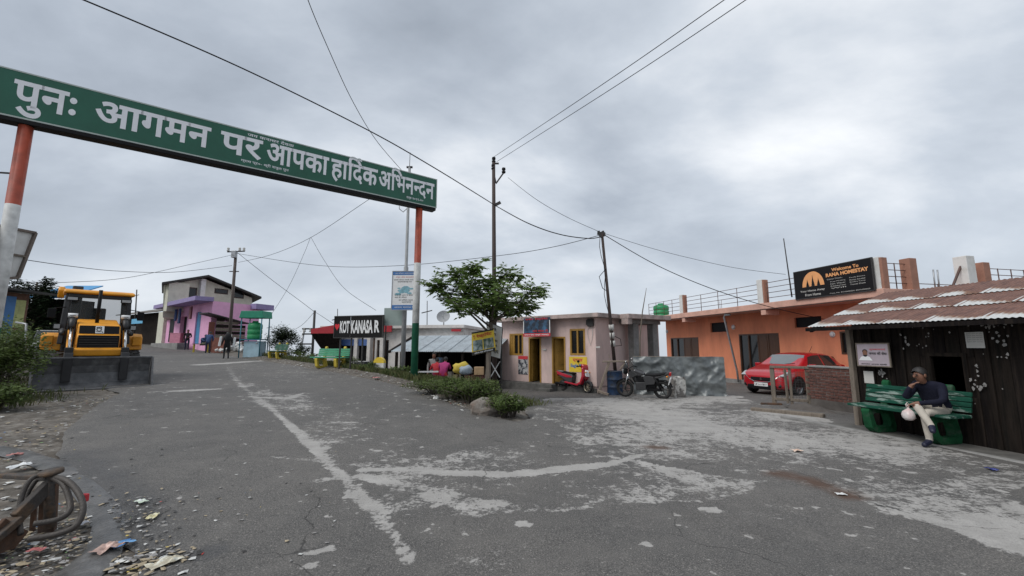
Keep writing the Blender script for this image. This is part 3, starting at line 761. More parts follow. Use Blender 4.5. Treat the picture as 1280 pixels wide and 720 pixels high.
# homestay sign board on the roof edge
uu0, _ = HS.hit(994.5, 358, .03); uu1, _ = HS.hit(1092, 350, .03); z0, z1 = htop - .02, htop + 1.12
sg = thing('homestay_sign', 'black rooftop sign with orange sun and pine trees above the orange building', 'sign', HS.p((uu0 + uu1) / 2, z0, .05))
mb = MB(); HS.box(mb, uu0, uu1, z0, z1, .0, .05); mb.build('panel', M('black_vinyl', (.008, .007, .008), .5, .1, 3, 0, spec=.2), sg, True)
mb = MB(); fw = .035
for a, b, c, d in ((uu0 - fw, uu0, z0 - fw, z1 + fw), (uu1, uu1 + fw, z0 - fw, z1 + fw), (uu0, uu1, z1, z1 + fw), (uu0, uu1, z0 - fw, z0)): HS.box(mb, a, b, c, d, -.005, .062)
mb.build('frame', m_iron, sg, True)
for k in (uu0 + .3, uu1 - .3):
    mb = MB(); mb.bar(HS.p(k, htop, -.9), HS.p(k, z1 - .2, -.01), .04); mb.build('stay', m_iron, sg, True)
Wd, Hd = uu1 - uu0, z1 - z0
m_or = M('orange_print', (.78, .36, .14), .5, .08, 6, 0)
mb = MB(); cx_, cz_, rr = uu0 + Wd * .265, z0 + Hd * .40, Wd * .155
pts = [HS.p(cx_ + rr * math.cos(a), cz_ + rr * .98 * math.sin(a) * 1.25, .053) for a in [math.pi * i / 20 for i in range(21)]]
mb.add(pts, [list(range(21))]); mb.build('sun_emblem', m_or, sg, True)
mb = MB()
for tx, hgt in ((-.5, .50), (0.0, .72), (.5, .50)):
    bx0 = cx_ + tx * rr; base = cz_ - .02
    for k in range(6):
        zz_ = base + hgt * rr * 1.12 * (k + .4) / 6; wdt = rr * .20 * (1 - k / 6.2)
        mb.add([HS.p(bx0 - wdt, zz_ - .02, .055), HS.p(bx0 + wdt, zz_ - .02, .055), HS.p(bx0, zz_ + hgt * rr * .38, .055)], [(0, 1, 2)])
    mb.quad(HS.p(bx0 - .02, base, .055), HS.p(bx0 + .02, base, .055), HS.p(bx0 + .02, base + .2, .055), HS.p(bx0 - .02, base + .2, .055))
mb.build('pine_emblem', m_ink, sg, True)
lett = [m_or]
def T(b, a0, a1, c0, c1, off=.015):
    mb = MB(); wtext(mb, HS, b, uu0 + Wd * a0, uu0 + Wd * a1, z0 + Hd * c0, z0 + Hd * c1, .0545, off); mb.build('lettering', lett[0], sg, True)
T('Welcome To', .53, .86, .80, .91, .03); T('RANA HOMESTAY', .45, .965, .63, .76, .05)
lett[0] = m_paper
T('Your Home Away', .07, .42, .195, .285); T('From Home', .14, .36, .06, .15)
T('Contact Details:-', .46, .66, .53, .57, 0)
for k, (a, b) in enumerate((('Free Parking', 'Family Rooms'), ('Hot Water', 'Room Service'), ('Restaurant', 'Bonfire Camp'), ('Wifi', 'Travel Desk'))):
    T(a, .50, .69, .43 - k * .075, .47 - k * .075, 0); T(b, .74, .92, .47 - k * .075, .51 - k * .075, 0)
T('Cont. No. 9410000000, 8006000000', .48, .96, .035, .075, 0)

# ---------------------------------------------------------------- timber cabin with rusty tin roof
CE = V3((.206, -.979, 0)).normalized(); CN = V3((CE.y, -CE.x, 0)); CN = CN if CN.x < 0 else -CN
c0 = V3((6.95, 8.62, 0)); CWl = Wall(xy(c0), xy(c0 + CE * 5.2))
cabin = thing('timber_cabin', 'dark plank cabin with rusty tin roof behind the green bench', 'cabin', c0 + CE * 2.5)
m_plank = [M('black_brown_plank_%d' % k, c, .9, .35, 2.5, .6, 30, spec=.12, stretch=(8, 8, .7), col2=c2, amt=.42, sharp=.2, scale2=2.2) for k, (c, c2) in enumerate((((.014, .011, .010), (.034, .026, .021)), ((.010, .008, .008), (.022, .017, .014)), ((.022, .017, .014), (.010, .009, .008))))]
cw = CWl.rect(1166, 441, 1206, 484); cw = (cw[0], cw[1], .78, 1.42)
u = 0.0; k = 0; rr_ = random.Random(3)
while u < 5.2:
    wd = .15 + .1 * rr_.random(); segs = [(-.05, 2.05)]
    if u + wd > cw[0] and u < cw[1]:
        segs = [(-.05, cw[2]), (cw[3], 2.05)]
        for a, b in ((u, cw[0] - .002), (cw[1] + .002, u + wd)):
            if b - a > .02: mb = MB(); CWl.box(mb, a + .002, b - .002, cw[2], cw[3], -.03, .0); mb.build('plank', m_plank[k % 3], cabin, True)
    for a, b in segs:
        mb = MB(); o = rr_.random() * .018; CWl.box(mb, u + .004, u + wd - .004, a, b, -.03 + o, o); mb.build('plank', m_plank[k % 3], cabin, True)
    if k % 3 == 1 and len(segs) == 1:
        mb = MB(); CWl.box(mb, u + wd - .03, u + wd + .025, -.02, 2.04, .021, .045); mb.build('batten', m_plank[2], cabin, True)
    u += wd; k += 1
mb = MB()
for a, b, c, d in ((cw[0] - .06, cw[0], cw[2] - .06, cw[3] + .06), (cw[1], cw[1] + .06, cw[2] - .06, cw[3] + .06), (cw[0], cw[1], cw[3], cw[3] + .06), (cw[0], cw[1], cw[2] - .06, cw[2])): CWl.box(mb, a, b, c, d, -.04, .035)
mb.build('window_frame', m_plank[2], cabin, True)
mb = MB()   # other three walls
for a, b in (((0, 0), (0, -3.6)), ((0, -3.6), (5.2, -3.6)), ((5.2, -3.6), (5.2, 0))):
    p, q = CWl.p(a[0], 0, a[1]), CWl.p(b[0], 0, b[1])
    mb.quad(p + V3((0, 0, -.1)), q + V3((0, 0, -.1)), q + V3((0, 0, 2.05)), p + V3((0, 0, 2.05)))
    mb.quad(p + V3((0, 0, 2.05)), q + V3((0, 0, 2.05)), q + V3((0, 0, 2.1)), p + V3((0, 0, 2.1)))
for u_ in (0, 5.2): mb.add([CWl.p(u_, 2.05, 0), CWl.p(u_, 2.05, -3.6), CWl.p(u_, 2.60, -1.5)], [(0, 1, 2)])
mb.build('rear_wall', m_plank[1], cabin, True)
mb = MB(); CWl.box(mb, -.04, .05, -.05, 1.98, .045, .14); mb.build('corner_post', m_wood, cabin, True, bevel=.01)
# roof sheets: corrugated, each its own piece
m_sheet = bpy.data.materials.new('rusted_tin'); m_sheet.use_nodes = True
t_ = m_sheet.node_tree; n_ = t_.nodes; b_ = n_['Principled BSDF']
tcx = n_.new('ShaderNodeTexCoord'); sx = n_.new('ShaderNodeSeparateXYZ'); t_.links.new(tcx.outputs['Object'], sx.inputs[0])
oi = n_.new('ShaderNodeObjectInfo'); vm = n_.new('ShaderNodeVectorMath'); vm.operation = 'ADD'; cb = n_.new('ShaderNodeCombineXYZ')
mm = n_.new('ShaderNodeMath'); mm.operation = 'MULTIPLY'; mm.inputs[1].default_value = 31; t_.links.new(oi.outputs['Random'], mm.inputs[0]); t_.links.new(mm.outputs[0], cb.inputs[1])
t_.links.new(tcx.outputs['Object'], vm.inputs[0]); t_.links.new(cb.outputs[0], vm.inputs[1])
nz_ = n_.new('ShaderNodeTexNoise'); nz_.inputs['Scale'].default_value = 1.7; nz_.inputs['Detail'].default_value = 9; nz_.inputs['Roughness'].default_value = .6; t_.links.new(vm.outputs[0], nz_.inputs['Vector'])
# bare zinc survives where the next sheet used to lap over: a band at the sheet's lower end with a slanted ragged rim
ma = n_.new('ShaderNodeMath'); ma.operation = 'MULTIPLY_ADD'; ma.inputs[1].default_value = .8; t_.links.new(nz_.outputs[0], ma.inputs[0])
mg = n_.new('ShaderNodeMath'); mg.operation = 'MULTIPLY_ADD'; mg.inputs[1].default_value = .42; t_.links.new(sx.outputs[0], mg.inputs[0]); t_.links.new(sx.outputs[1], mg.inputs[2])
t_.links.new(mg.outputs[0], ma.inputs[2])
mr_ = n_.new('ShaderNodeMapRange'); mr_.inputs[1].default_value = .74; mr_.inputs[2].default_value = .79; t_.links.new(ma.outputs[0], mr_.inputs[0])
nr = n_.new('ShaderNodeTexNoise'); nr.inputs['Scale'].default_value = 6; nr.inputs['Detail'].default_value = 8; t_.links.new(vm.outputs[0], nr.inputs['Vector'])
cr_ = n_.new('ShaderNodeValToRGB'); t_.links.new(nr.outputs[0], cr_.inputs[0])
cr_.color_ramp.elements[0].position = .3; cr_.color_ramp.elements[0].color = (.085, .036, .026, 1); cr_.color_ramp.elements[1].position = .72; cr_.color_ramp.elements[1].color = (.19, .09, .062, 1)
mrim = n_.new('ShaderNodeMapRange'); mrim.inputs[1].default_value = .50; mrim.inputs[2].default_value = .66; t_.links.new(ma.outputs[0], mrim.inputs[0])
zin = n_.new('ShaderNodeMix'); zin.data_type = 'RGBA'; zin.inputs['A'].default_value = (.46, .40, .34, 1); zin.inputs['B'].default_value = (.20, .10, .05, 1)
mrev = n_.new('ShaderNodeMapRange'); mrev.inputs[1].default_value = .64; mrev.inputs[2].default_value = .76; t_.links.new(ma.outputs[0], mrev.inputs[0])
zin.inputs['A'].default_value = (.50, .51, .50, 1); t_.links.new(mrev.outputs[0], zin.inputs['Factor'])
mxx = n_.new('ShaderNodeMix'); mxx.data_type = 'RGBA'; t_.links.new(mr_.outputs[0], mxx.inputs['Factor']); t_.links.new(zin.outputs['Result'], mxx.inputs['A']); t_.links.new(cr_.outputs[0], mxx.inputs['B'])
t_.links.new(mxx.outputs['Result'], b_.inputs['Base Color']); b_.inputs['Roughness'].default_value = .6
slope = math.atan2(.70, 2.0)
def sheet_mesh(w, l, amp=.012, pitch=.076, thick=.002):
    mb = MB(); n = int(w / pitch) * 6
    xs = [w * i / n for i in range(n + 1)]
    for x in xs:
        z = amp * math.sin(2 * math.pi * x / pitch); mb.v += [V3((x, 0, z)), V3((x, l, z))]
    for i in range(n): mb.f.append([2 * i, 2 * i + 2, 2 * i + 3, 2 * i + 1]); mb.m.append(0); mb.sm.append(True)
    return mb
shm = sheet_mesh(.80, .86, .007).build('roof_sheet', m_sheet, cabin); smesh = shm.data; bpy.data.objects.remove(shm)
sol = None
eave0 = CWl.p(-.62, 1.97, .46)
# local frame of a sheet: x along the eave (CE), y up the slope
up = (-CN * math.cos(slope) + V3((0, 0, math.sin(slope)))).normalized()
nrmv = CE.cross(up); nrmv = nrmv if nrmv.z > 0 else -nrmv
mrot = Matrix((CE, up, CE.cross(up))).transposed().to_4x4()
binv = wm(cabin).inverted()
nsh = 0
for side_ in (0, 1):
    for row in range(3):
        for c in range(9):
            jit = rr_.uniform(-.03, .03)
            o = bpy.data.objects.new('roof_sheet', smesh); COL.objects.link(o); o.parent = cabin
            if side_ == 0:
                pos = eave0 + CE * (c * .72 - .0) + up * (row * .70 + jit - (.1 if row == 0 else 0) + .1) + V3((0, 0, .02 + row * .014 + (c % 2) * .006))
                o.matrix_basis = binv @ (Matrix.Translation(pos) @ mrot)
            else:
                up2 = (-CN * math.cos(slope) - V3((0, 0, math.sin(slope)))).normalized()
                pos = eave0 + CE * (c * .72) + up * 2.17 + up2 * (.03 + row * .70) + V3((0, 0, .05 - row * .012 + (c % 2) * .006))
                o.matrix_basis = binv @ (Matrix.Translation(pos) @ Matrix((CE, up2, CE.cross(up2))).transposed().to_4x4())
mb = MB(); mb.bar(eave0 + V3((0, 0, -.03)), eave0 + CE * 6.5 + V3((0, 0, -.03)), .05, .07); mb.build('eave_batten', m_plank[1], cabin, True)
for k in range(7):
    p = eave0 + CE * (.1 + k * 1.0) + V3((0, 0, -.05)); mb = MB(); mb.bar(p, p + up * 2.15, .06, .08); mb.build('rafter', m_plank[1], cabin, True)
mb = MB(); CWl.box(mb, -.3, 5.6, -.16, .045, .0, .55); kerb = mb.build('kerb_slab', m_dconc, cabin, True, bevel=.02)
mb = MB(); CWl.box(mb, -1.3, 5.6, -.16, .05, .551, .67); mb.build('kerb_edge', m_conc, cabin, True, bevel=.02)
# notices on the cabin
def notice(px0, py0, px1, py1, mat, lab, o=.05):
    r = CWl.rect(px0, py0, px1, py1, o); mb = MB(); CWl.box(mb, r[0], r[1], r[2], r[3], o - .004, o); return r, mb.build('notice', mat, cabin, True, label=lab)
r, nt_ = notice(1072, 430, 1111, 457, M('faded_poster', (.40, .34, .38), .7, .12, 4, 0), 'faded political poster with a portrait of a man', .17)
mb = MB(); cu, cz2 = r[0] + (r[1] - r[0]) * .26, r[2] + (r[3] - r[2]) * .5; fr_o = .174
mb.cur = 0; mb.add([CWl.p(cu + .045 * math.cos(a), cz2 + .03 + .058 * math.sin(a), fr_o + .002) for a in [i * .524 for i in range(12)]], [list(range(12))])
mb.cur = 1; mb.add([CWl.p(cu + .05 * math.cos(a), cz2 + .06 + .045 * math.sin(a), fr_o + .001) for a in [i * .524 for i in range(12)]], [list(range(12))])
mb.add([CWl.p(cu + .04 * math.cos(a), cz2 - .005 + .035 * math.sin(a), fr_o + .0025) for a in [math.pi + i * .349 for i in range(10)]], [list(range(10))])
mb.cur = 2; mb.add([CWl.p(cu + a, cz2 + b, fr_o) for a, b in ((-.13, -.11), (.13, -.11), (.08, -.04), (0, -.015), (-.08, -.04))], [list(range(5))])
mb.cur = 1; wtext(mb, CWl, 'जनता की सेवा', r[0] + .22, r[1] - .03, cz2 + .0, cz2 + .06, fr_o, .02); wtext(mb, CWl, 'आपका अपना साथी', r[0] + .05, r[1] - .05, r[2] + .015, r[2] + .045, fr_o, .02)
mb.cur = 3; wtext(mb, CWl, 'शुभकामनाएं', r[0] + .24, r[1] - .05, cz2 + .08, cz2 + .12, fr_o, .01)
mb.build('poster_print', [M('print_skin', (.22, .11, .07), .7, .1, 5, 0), m_ink, m_whitep, m_redp], nt_, True)
mb = MB()
for a, b, c, d in ((r[0] - .02, r[1] + .02, r[2] - .02, r[2]), (r[0] - .02, r[1] + .02, r[3], r[3] + .02), (r[0] - .02, r[0], r[2], r[3]), (r[1], r[1] + .02, r[2], r[3])): CWl.box(mb, a, b, c, d, .15, .178)
mb.build('poster_frame', m_wood, nt_, True)
r, nt_ = notice(1207, 415, 1230, 435, m_paper, 'white paper notice under the eave')
mb = MB()
for k in range(5): wtext(mb, CWl, 'सूचना आम जन हेतु', r[0] + .015, r[1] - .015, r[3] - .035 - k * .032, r[3] - .017 - k * .032, .0515)
mb.build('lettering', m_ink, nt_, True)
notice(1080, 464, 1092, 479, m_paper, 'small blank paper notice beside the post')
mb = MB()       # peeling remains of old bills
for k in range(90):
    c_ = rr_.choice(((1155, 425, 30, 22), (1225, 470, 14, 30), (1258, 430, 16, 42), (1245, 405, 20, 8), (1105, 467, 5, 5)))
    u, z = CWl.hit(c_[0] + rr_.gauss(0, c_[2] * .45), c_[1] + rr_.gauss(0, c_[3] * .45))
    if not (0 < u < 5 and .3 < z < 1.95) or (cw[0] - .07 < u < cw[1] + .07 and cw[2] - .07 < z < cw[3] + .07): continue
    n = rr_.randint(5, 8); s_ = rr_.uniform(.008, .03)
    mb.add([CWl.p(u + s_ * rr_.uniform(.4, 1.2) * math.cos(i * 6.28 / n), z + s_ * 1.3 * rr_.uniform(.4, 1.2) * math.sin(i * 6.28 / n), .047) for i in range(n)], [list(range(n))])
mb.build('bill_scraps', M('old_paper_scraps', (.26, .25, .24), .9, .3, 9, 0), cabin, True)['kind'] = 'stuff'
# ---------------------------------------------------------------- welcome arch over the road
def bands_mat(name, bands, z0):      # painted bands up a post: list of (height above z0, colour)
    m = bpy.data.materials.new(name); m.use_nodes = True; t = m.node_tree; n = t.nodes; l = t.links.new; b = n['Principled BSDF']
    tcd = n.new('ShaderNodeTexCoord'); s_ = n.new('ShaderNodeSeparateXYZ'); l(tcd.outputs['Object'], s_.inputs[0])
    cur = None
    for h, c in bands:
        if cur is None: cur = c; continue
        mt = n.new('ShaderNodeMath'); mt.operation = 'GREATER_THAN'; mt.inputs[1].default_value = h; l(s_.outputs[2], mt.inputs[0])
        mx = n.new('ShaderNodeMix'); mx.data_type = 'RGBA'; l(mt.outputs[0], mx.inputs['Factor'])
        if isinstance(cur, tuple): mx.inputs['A'].default_value = (*cur, 1)
        else: l(cur, mx.inputs['A'])
        mx.inputs['B'].default_value = (*c, 1); cur = mx.outputs['Result']
    nz = n.new('ShaderNodeTexNoise'); nz.inputs['Scale'].default_value = 6; nz.inputs['Detail'].default_value = 8; l(tcd.outputs['Object'], nz.inputs['Vector'])
    mr = n.new('ShaderNodeMapRange'); l(nz.outputs[0], mr.inputs[0]); mr.inputs[1].default_value = .3; mr.inputs[2].default_value = .7; mr.inputs[3].default_value = .7; mr.inputs[4].default_value = 1.15
    mu = n.new('ShaderNodeMix'); mu.data_type = 'RGBA'; mu.blend_type = 'MULTIPLY'; mu.inputs['Factor'].default_value = 1; l(cur, mu.inputs['A']); l(mr.outputs[0], mu.inputs['B'])
    l(mu.outputs['Result'], b.inputs['Base Color']); b.inputs['Roughness'].default_value = .55
    return m
pr = P(524, 262, 14.3); plv = P(33, 156, 8.95); zb = (pr.z + plv.z) / 2
AW = Wall(xy(plv), xy(pr))
gl, gr = gz(plv.x, plv.y), gz(pr.x, pr.y)
arch = thing('welcome_arch', 'green overhead welcome board on tall red and white posts spanning the road', 'sign', (pr.x, pr.y, gr))
c_o, c_w, c_g = (.36, .062, .03), (.60, .60, .58), (.015, .14, .075)
zb2_ = AW.hit(545, 259, .12)[1]
for q, g, nm in ((plv, gl, 0), (pr, gr, 1)):
    mb = MB(); mb.cyl((0, 0, -.3), (0, 0, zb2_ - g - .1), .115 if nm else .115, n=16)
    z_w = ZY(329, pr.y) - g if nm else ZY(256, plv.y) - g; z_g = ZY(404, pr.y) - g if nm else 1.6
    o = mb.build('post', bands_mat('post_paint_%d' % nm, [(0, c_g), (z_g, c_w), (z_w, c_o)], 0), arch)
    o.location = wm(arch).inverted() @ V3((q.x, q.y, g))
mb = MB(); mb.bar(V3((plv.x, plv.y, zb)) - AW.e * .55 + V3((0, 0, 3.35 - zb + 0)) * 0 + V3((-.1, .1, -1.1)), V3((plv.x, plv.y, zb)) + V3((-.06, -.02, -1.06)), .03); mb.build('step_peg', m_iron, arch, True)
uR, _ = AW.hit(545, 243, .12); uL = -1.35
zt = AW.hit(545, 225, .12)[1]; zb2 = AW.hit(545, 259, .12)[1]
m_gs = M('green_sign_sheet', (.009, .095, .055), .42, .12, 2, 0, col2=(.014, .115, .07), amt=.4, sharp=.4, scale2=1.2)
mb = MB(); AW.box(mb, uL, uR, zb2, zt, .06, .13); board = mb.build('board', m_gs, arch, True)
mb = MB(); AW.box(mb, uL, uR, zb2 - .13, zb2 - .035, -.14, .14); mb.build('bottom_beam', m_black, arch, True, bevel=.01)
mb = MB(); AW.box(mb, uL, uR, zt + .0, zt + .03, -.1, .135); AW.box(mb, uR, uR + .03, zb2 - .03, zt + .03, -.1, .135); AW.box(mb, uL, uR, zb2 - .034, zb2 - .002, .05, .137); mb.build('trim', M('pale_green_trim', (.42, .47, .44), .5, .1, 5, 0), arch, True)
mb = MB(); AW.box(mb, uL, uR, zb2, zt, -.12, -.06); mb.build('back_panel', m_iron, arch, True)
for k in range(6):
    u = uL + .3 + (uR - uL - .6) * k / 5; mb = MB(); AW.box(mb, u - .02, u + .02, zb2 - .03, zt, -.059, .059); mb.build('strut', m_iron, arch, True)
FO = .134; Hb = zt - zb2
m_let = M('silver_white_lettering', (.80, .81, .84), .5, .05, 5, 0)
ref = (0.0, .64)
OFFS = {'भ': .014, 'द': .014}
def word(mb, parts, u0, u1, z0, z1):
    # parts: (text, gap) or ('half', text) or ('reph',); laid out in font units then fitted between u0 and u1
    vs, fs, x = [], [], 0.0
    for p in parts:
        if p[0] == 'reph':
            r = [(x - .20 + .14 * math.cos(a), .78 + .14 * math.sin(a)) for a in [math.pi * (1.05 - i * .95 / 8) for i in range(9)]]
            ri = [(x - .20 + .07 * math.cos(a), .76 + .07 * math.sin(a)) for a in [math.pi * (1.05 - i * .95 / 8) for i in range(9)]]
            o = len(vs); vs += [V3((*q, 0)) for q in r] + [V3((*q, 0)) for q in ri]
            fs += [[o + i, o + i + 1, o + 10 + i, o + 9 + i] for i in range(8)]
            continue
        half = p[0] == 'half'; body = p[1] if half else p[0]
        tv, tf = text_geo(body, OFFS.get(body, .022))
        w_ = max(v.x for v in tv)
        if half:
            bm = bmesh.new(); bv = [bm.verts.new(v) for v in tv]
            for f in tf:
                try: bm.faces.new([bv[i] for i in f])
                except ValueError: pass
            cut = w_ * .62
            bmesh.ops.bisect_plane(bm, geom=bm.verts[:] + bm.edges[:] + bm.faces[:], plane_co=(cut, 0, 0), plane_no=(1, 0, 0), clear_outer=True)
            bm.verts.index_update(); tv = [v.co.copy() for v in bm.verts]; tf = [[v.index for v in f.verts] for f in bm.faces]; bm.free()
            adv = cut - .03
        else:
            adv = p[1] if len(p) > 1 else w_ - .03
        o = len(vs); vs += [v + V3((x, 0, 0)) for v in tv]; fs += [[i + o for i in f] for f in tf]; x += adv
    ax, bx_ = min(v.x for v in vs), max(v.x for v in vs)
    sx, sz = (u1 - u0) / (bx_ - ax), (z1 - z0) / .64
    mb.add([AW.p(u0 + (v.x - ax) * sx, z0 + v.y * sz, FO) for v in vs], fs)
words = [([('पुनः',)], 14, 97, 125), ([('आगमन',)], 115, 264, 165), ([('पर',)], 274, 328, 190), ([('आपका',)], 332, 411, 207),
         ([('हा',), ('ि', .26), ('द',), ('reph',), ('क',)], 413, 472, 223), ([('अ',), ('ि', .26), ('भ',), ('न',), ('half', 'न'), ('द',), ('न',)], 473, 543, 234)]
for k, (parts, x0, x1, ym) in enumerate(words):
    mb = MB(); zl = zb2 + Hb * .27; word(mb, parts, AW.hit(x0, ym, FO)[0], AW.hit(x1, ym, FO)[0], zl, zl + Hb * .55)
    mb.build('lettering', m_let, board, True)
for body, x0, x1, ym, a, b in (('जय कनासर देवता', 309, 368, 175, .86, .97), ('ग्राम प्र०- श्री रावुल पुन', 300, 361, 212, .08, .19), ('वर्ष २०१९-२०', 508, 529, 249, .06, .16)):
    mb = MB(); u0, u1 = AW.hit(x0, ym, FO)[0], AW.hit(x1, ym, FO)[0]; wtext(mb, AW, body, u0, u1, zb2 + Hb * a, zb2 + Hb * b, FO, .012); mb.build('small_lettering', m_let, board, True)

# ---------------------------------------------------------------- poles
def pole(name, label, base, top, r0, r1, mat, cat='pole'):
    t = thing(name, label, cat, base); mb = MB(); b, q = V3(base), V3(top)
    mb.cyl(V3((0, 0, -.3)), q - b, r0, r1, n=10); mb.build('shaft', mat, t); return t
lb = onground(*xy(P(503, 467, 16.5))); lt = P(505.5, 209, (lb.y - 0) / ray(505.5, 209).y)
lamp = thing('lamp_post', 'slim grey steel lamp post behind the welcome board', 'lamp post', lb)
h = lt.z - lb.z
mb = MB(); mb.tube([(0, 0, -.3), (0, 0, h * .5), (0, 0, h * .505), (.0, 0, h)], [.095, .095, .065, .055], 10); mb.build('shaft', M('dull_grey_pole', (.27, .28, .285), .6, .2, 4, 0), lamp)
mb = MB(); mb.cyl((0, 0, h), (0, 0, h + .65), .012, n=5); mb.cyl((-.12, 0, h), (.12, 0, h), .05, n=8); mb.build('finial', m_iron, lamp)
mb = MB(); mb.tube([(.0, 0, h - 1.75), (-.2, .0, h - 1.95), (-.36, 0, h - 1.82), (-.38, 0, h - 1.6)], .02, 6); mb.build('bracket', m_steel, lamp)
# information board strapped to the lamp post
IW = Wall(xy(lb + V3((-.5, -.22, 0))), xy(lb + V3((.6, -.26, 0))))
u0, u1, z0, z1 = IW.rect(490.5, 339.5, 520.5, 387)
ib = thing('information_board', 'white and blue wildlife information board strapped to the grey lamp post', 'sign', IW.p((u0 + u1) / 2, z0, 0))
mb = MB(); IW.box(mb, u0, u1, z0, z1, -.03, 0); mb.build('panel', m_whitep, ib, True)
mb = MB()
for a, b, c, d in ((u0 - .03, u0, z0 - .03, z1 + .03), (u1, u1 + .03, z0 - .03, z1 + .03), (u0, u1, z1, z1 + .03), (u0, u1, z0 - .03, z0)): IW.box(mb, a, b, c, d, -.04, .012)
mb.build('frame', m_steel, ib, True)
mb = MB(); hh = z1 - z0; ww = u1 - u0
mb.cur = 0; wquad(mb, IW, u0, u1, z1 - hh * .09, z1, .004); wquad(mb, IW, u0, u1, z0, z0 + hh * .12, .004)
for k, (zc_, a, b) in enumerate(((.83, .12, .9), (.76, .06, .94), (.70, .2, .8), (.36, .1, .9), (.30, .1, .6), (.23, .28, .95), (.165, .4, .8))):
    mb.cur = 2 if k == 0 else 1; wtext(mb, IW, ['वन्य जीव संरक्षण', 'हमारे जंगल हमारी धरोहर', 'उत्तराखण्ड वन', 'वनों को आग से बचायें', 'जल ही जीवन', 'वन विभाग चकराता', 'उत्तराखण्ड'][k], u0 + ww * a, u0 + ww * b, z0 + hh * zc_, z0 + hh * (zc_ + .045), .005)
mb.cur = 3; wtext(mb, IW, 'वन विभाग उत्तराखण्ड', u0 + ww * .1, u0 + ww * .9, z1 - hh * .07, z1 - hh * .025, .006); wtext(mb, IW, 'आपका स्वागत है', u0 + ww * .1, u0 + ww * .9, z0 + hh * .03, z0 + hh * .09, .006)
mb.cur = 4
for k in range(26):
    a = rnd.gauss(.52, .15); b = .52 + rnd.gauss(0, .045); s_ = rnd.uniform(.04, .1)
    mb.add([IW.p(u0 + ww * (a + s_ * 1.6 * math.cos(i * 1.05)), z0 + hh * (b + s_ * .4 * math.sin(i * 1.05)), .0045 + k * .00002) for i in range(6)], [list(range(6))])
mb.build('print', [m_blue, m_ink, m_redp, m_whitep, M('teal_print', (.20, .40, .47), .6, .3, 9, 0)], ib, True)['kind'] = 'stuff'
bp0 = IW.p((u0 + u1) / 2, 0, -.03)
for k in (.25, .75):
    mb = MB(); IW.box(mb, u0 + .1, u1 - .1, z0 + hh * k - .02, z0 + hh * k + .02, -.08, -.041); mb.build('strap', m_iron, ib, True)
gb0, gb1, gz0, gz1 = IW.rect(480, 385, 507, 407, -.35)
gb = thing('blank_board', 'blank grey-green metal board behind the lamp post', 'sign', IW.p(gb0, gz(lb.x, lb.y), -.35))
mb = MB(); IW.box(mb, gb0, gb1, gz0, gz1, -.37, -.35); mb.build('panel', M('grey_green_sheet', (.30, .37, .35), .5, .15, 2, 0), gb, True)
for u in (gb0 + .08, gb1 - .12):
    mb = MB(); mb.cyl(IW.p(u, gz(lb.x, lb.y) - .3, -.4), IW.p(u, gz1, -.4), .025, n=6); mb.build('leg', m_iron, gb, True)

m_dpole = M('dark_brown_pole', (.045, .030, .026), .75, .25, 6, .1, 60)
def insulator(mb, p, s=1.0):
    mb.lathe([(.0, 0), (.05 * s, 0), (.06 * s, .04 * s), (.03 * s, .06 * s), (.055 * s, .09 * s), (.05 * s, .15 * s), (0, .17 * s)], p, n=8)
pb = G(618.5, 492); ptop = P(617, 203, pb.y / ray(617, 203).y)
pole1 = pole('power_pole', 'tall brown iron power pole rising through the tree beside the yellow signboard', pb, ptop, .105, .07, m_dpole)
h = ptop.z - pb.z
mb = MB(); mb.bar((0, 0, h - .95), (.32, -.05, h - .5), .05); mb.bar((0, 0, h - .92), (-.12, 0, h - .3), .05); mb.bar((-.1, 0, h - .05), (.12, 0, h - .05), .06); mb.bar((-.06, 0, h - 1.92), (.2, 0, h - 1.78), .06, .12); mb.build('cross_arm', m_iron, pole1)
for q in ((.33, -.05, h - .5), (-.1, 0, h), (-.12, 0, h - .32)):
    mb = MB(); insulator(mb, q, 1.5); mb.build('insulator', m_black, pole1)
p2b = G(771, 470); p2b = V3((p2b.x, p2b.y, gz(p2b.x, p2b.y))); p2b = V3((*xy(P(772, 480, 16.4)), 0)); p2b.z = gz(p2b.x, p2b.y)
p2t = P(752.5, 292, 16.2)
pole2 = pole('power_pole', 'thin leaning rusty power pole in front of the pink building', p2b, p2t, .075, .05, m_dpole)
d = p2t - p2b
mb = MB(); mb.bar(d + V3((-.18, 0, .02)), d + V3((.12, 0, -.02)), .06, .12); mb.bar(d + V3((-.14, 0, .1)), d + V3((-.04, 0, -.15)), .1, .08); mb.bar(d + V3((.02, 0, .1)), d + V3((.1, 0, -.1)), .1, .08); mb.build('clamp', m_iron, pole2)
for k in range(3):
    mb = MB(); f0 = d * (.3 + .05 * k); mb.cyl(f0, f0 + d * .035, .1, .1, n=8); mb.build('paper_wrap', m_paper, pole2)
mb = MB(); mb.tube([d * (.98 - k * .06) + V3((-.10 - .06 * math.sin(k * 1.3), -.05, 0)) for k in range(10)], .012, 5); mb.tube([d * .78 + V3((0, -.06, 0)), d * .74 + V3((-.28, -.05, -.05)), d * .66 + V3((-.2, -.05, 0)), d * .64], .014, 5); mb.tube([d * .37, d * .36 + V3((.3, -.05, -.1)), d * .32 + V3((.32, -.05, -.1)), d * .3 + V3((.05, -.03, 0))], .014, 5); mb.build('loose_wire', m_black, pole2)
p3b = G(287, 440); p3b = V3((*xy(P(287, 425, 29.5)), 0)); p3b.z = gz(p3b.x, p3b.y); p3t = P(295, 314, 29.5)
pole3 = pole('power_pole', 'brown power pole with a switch box in front of the pink and cream house', p3b, p3t, .11, .09, M('brown_grey_pole', (.10, .08, .07), .8, .2, 4, .1))
d = p3t - p3b
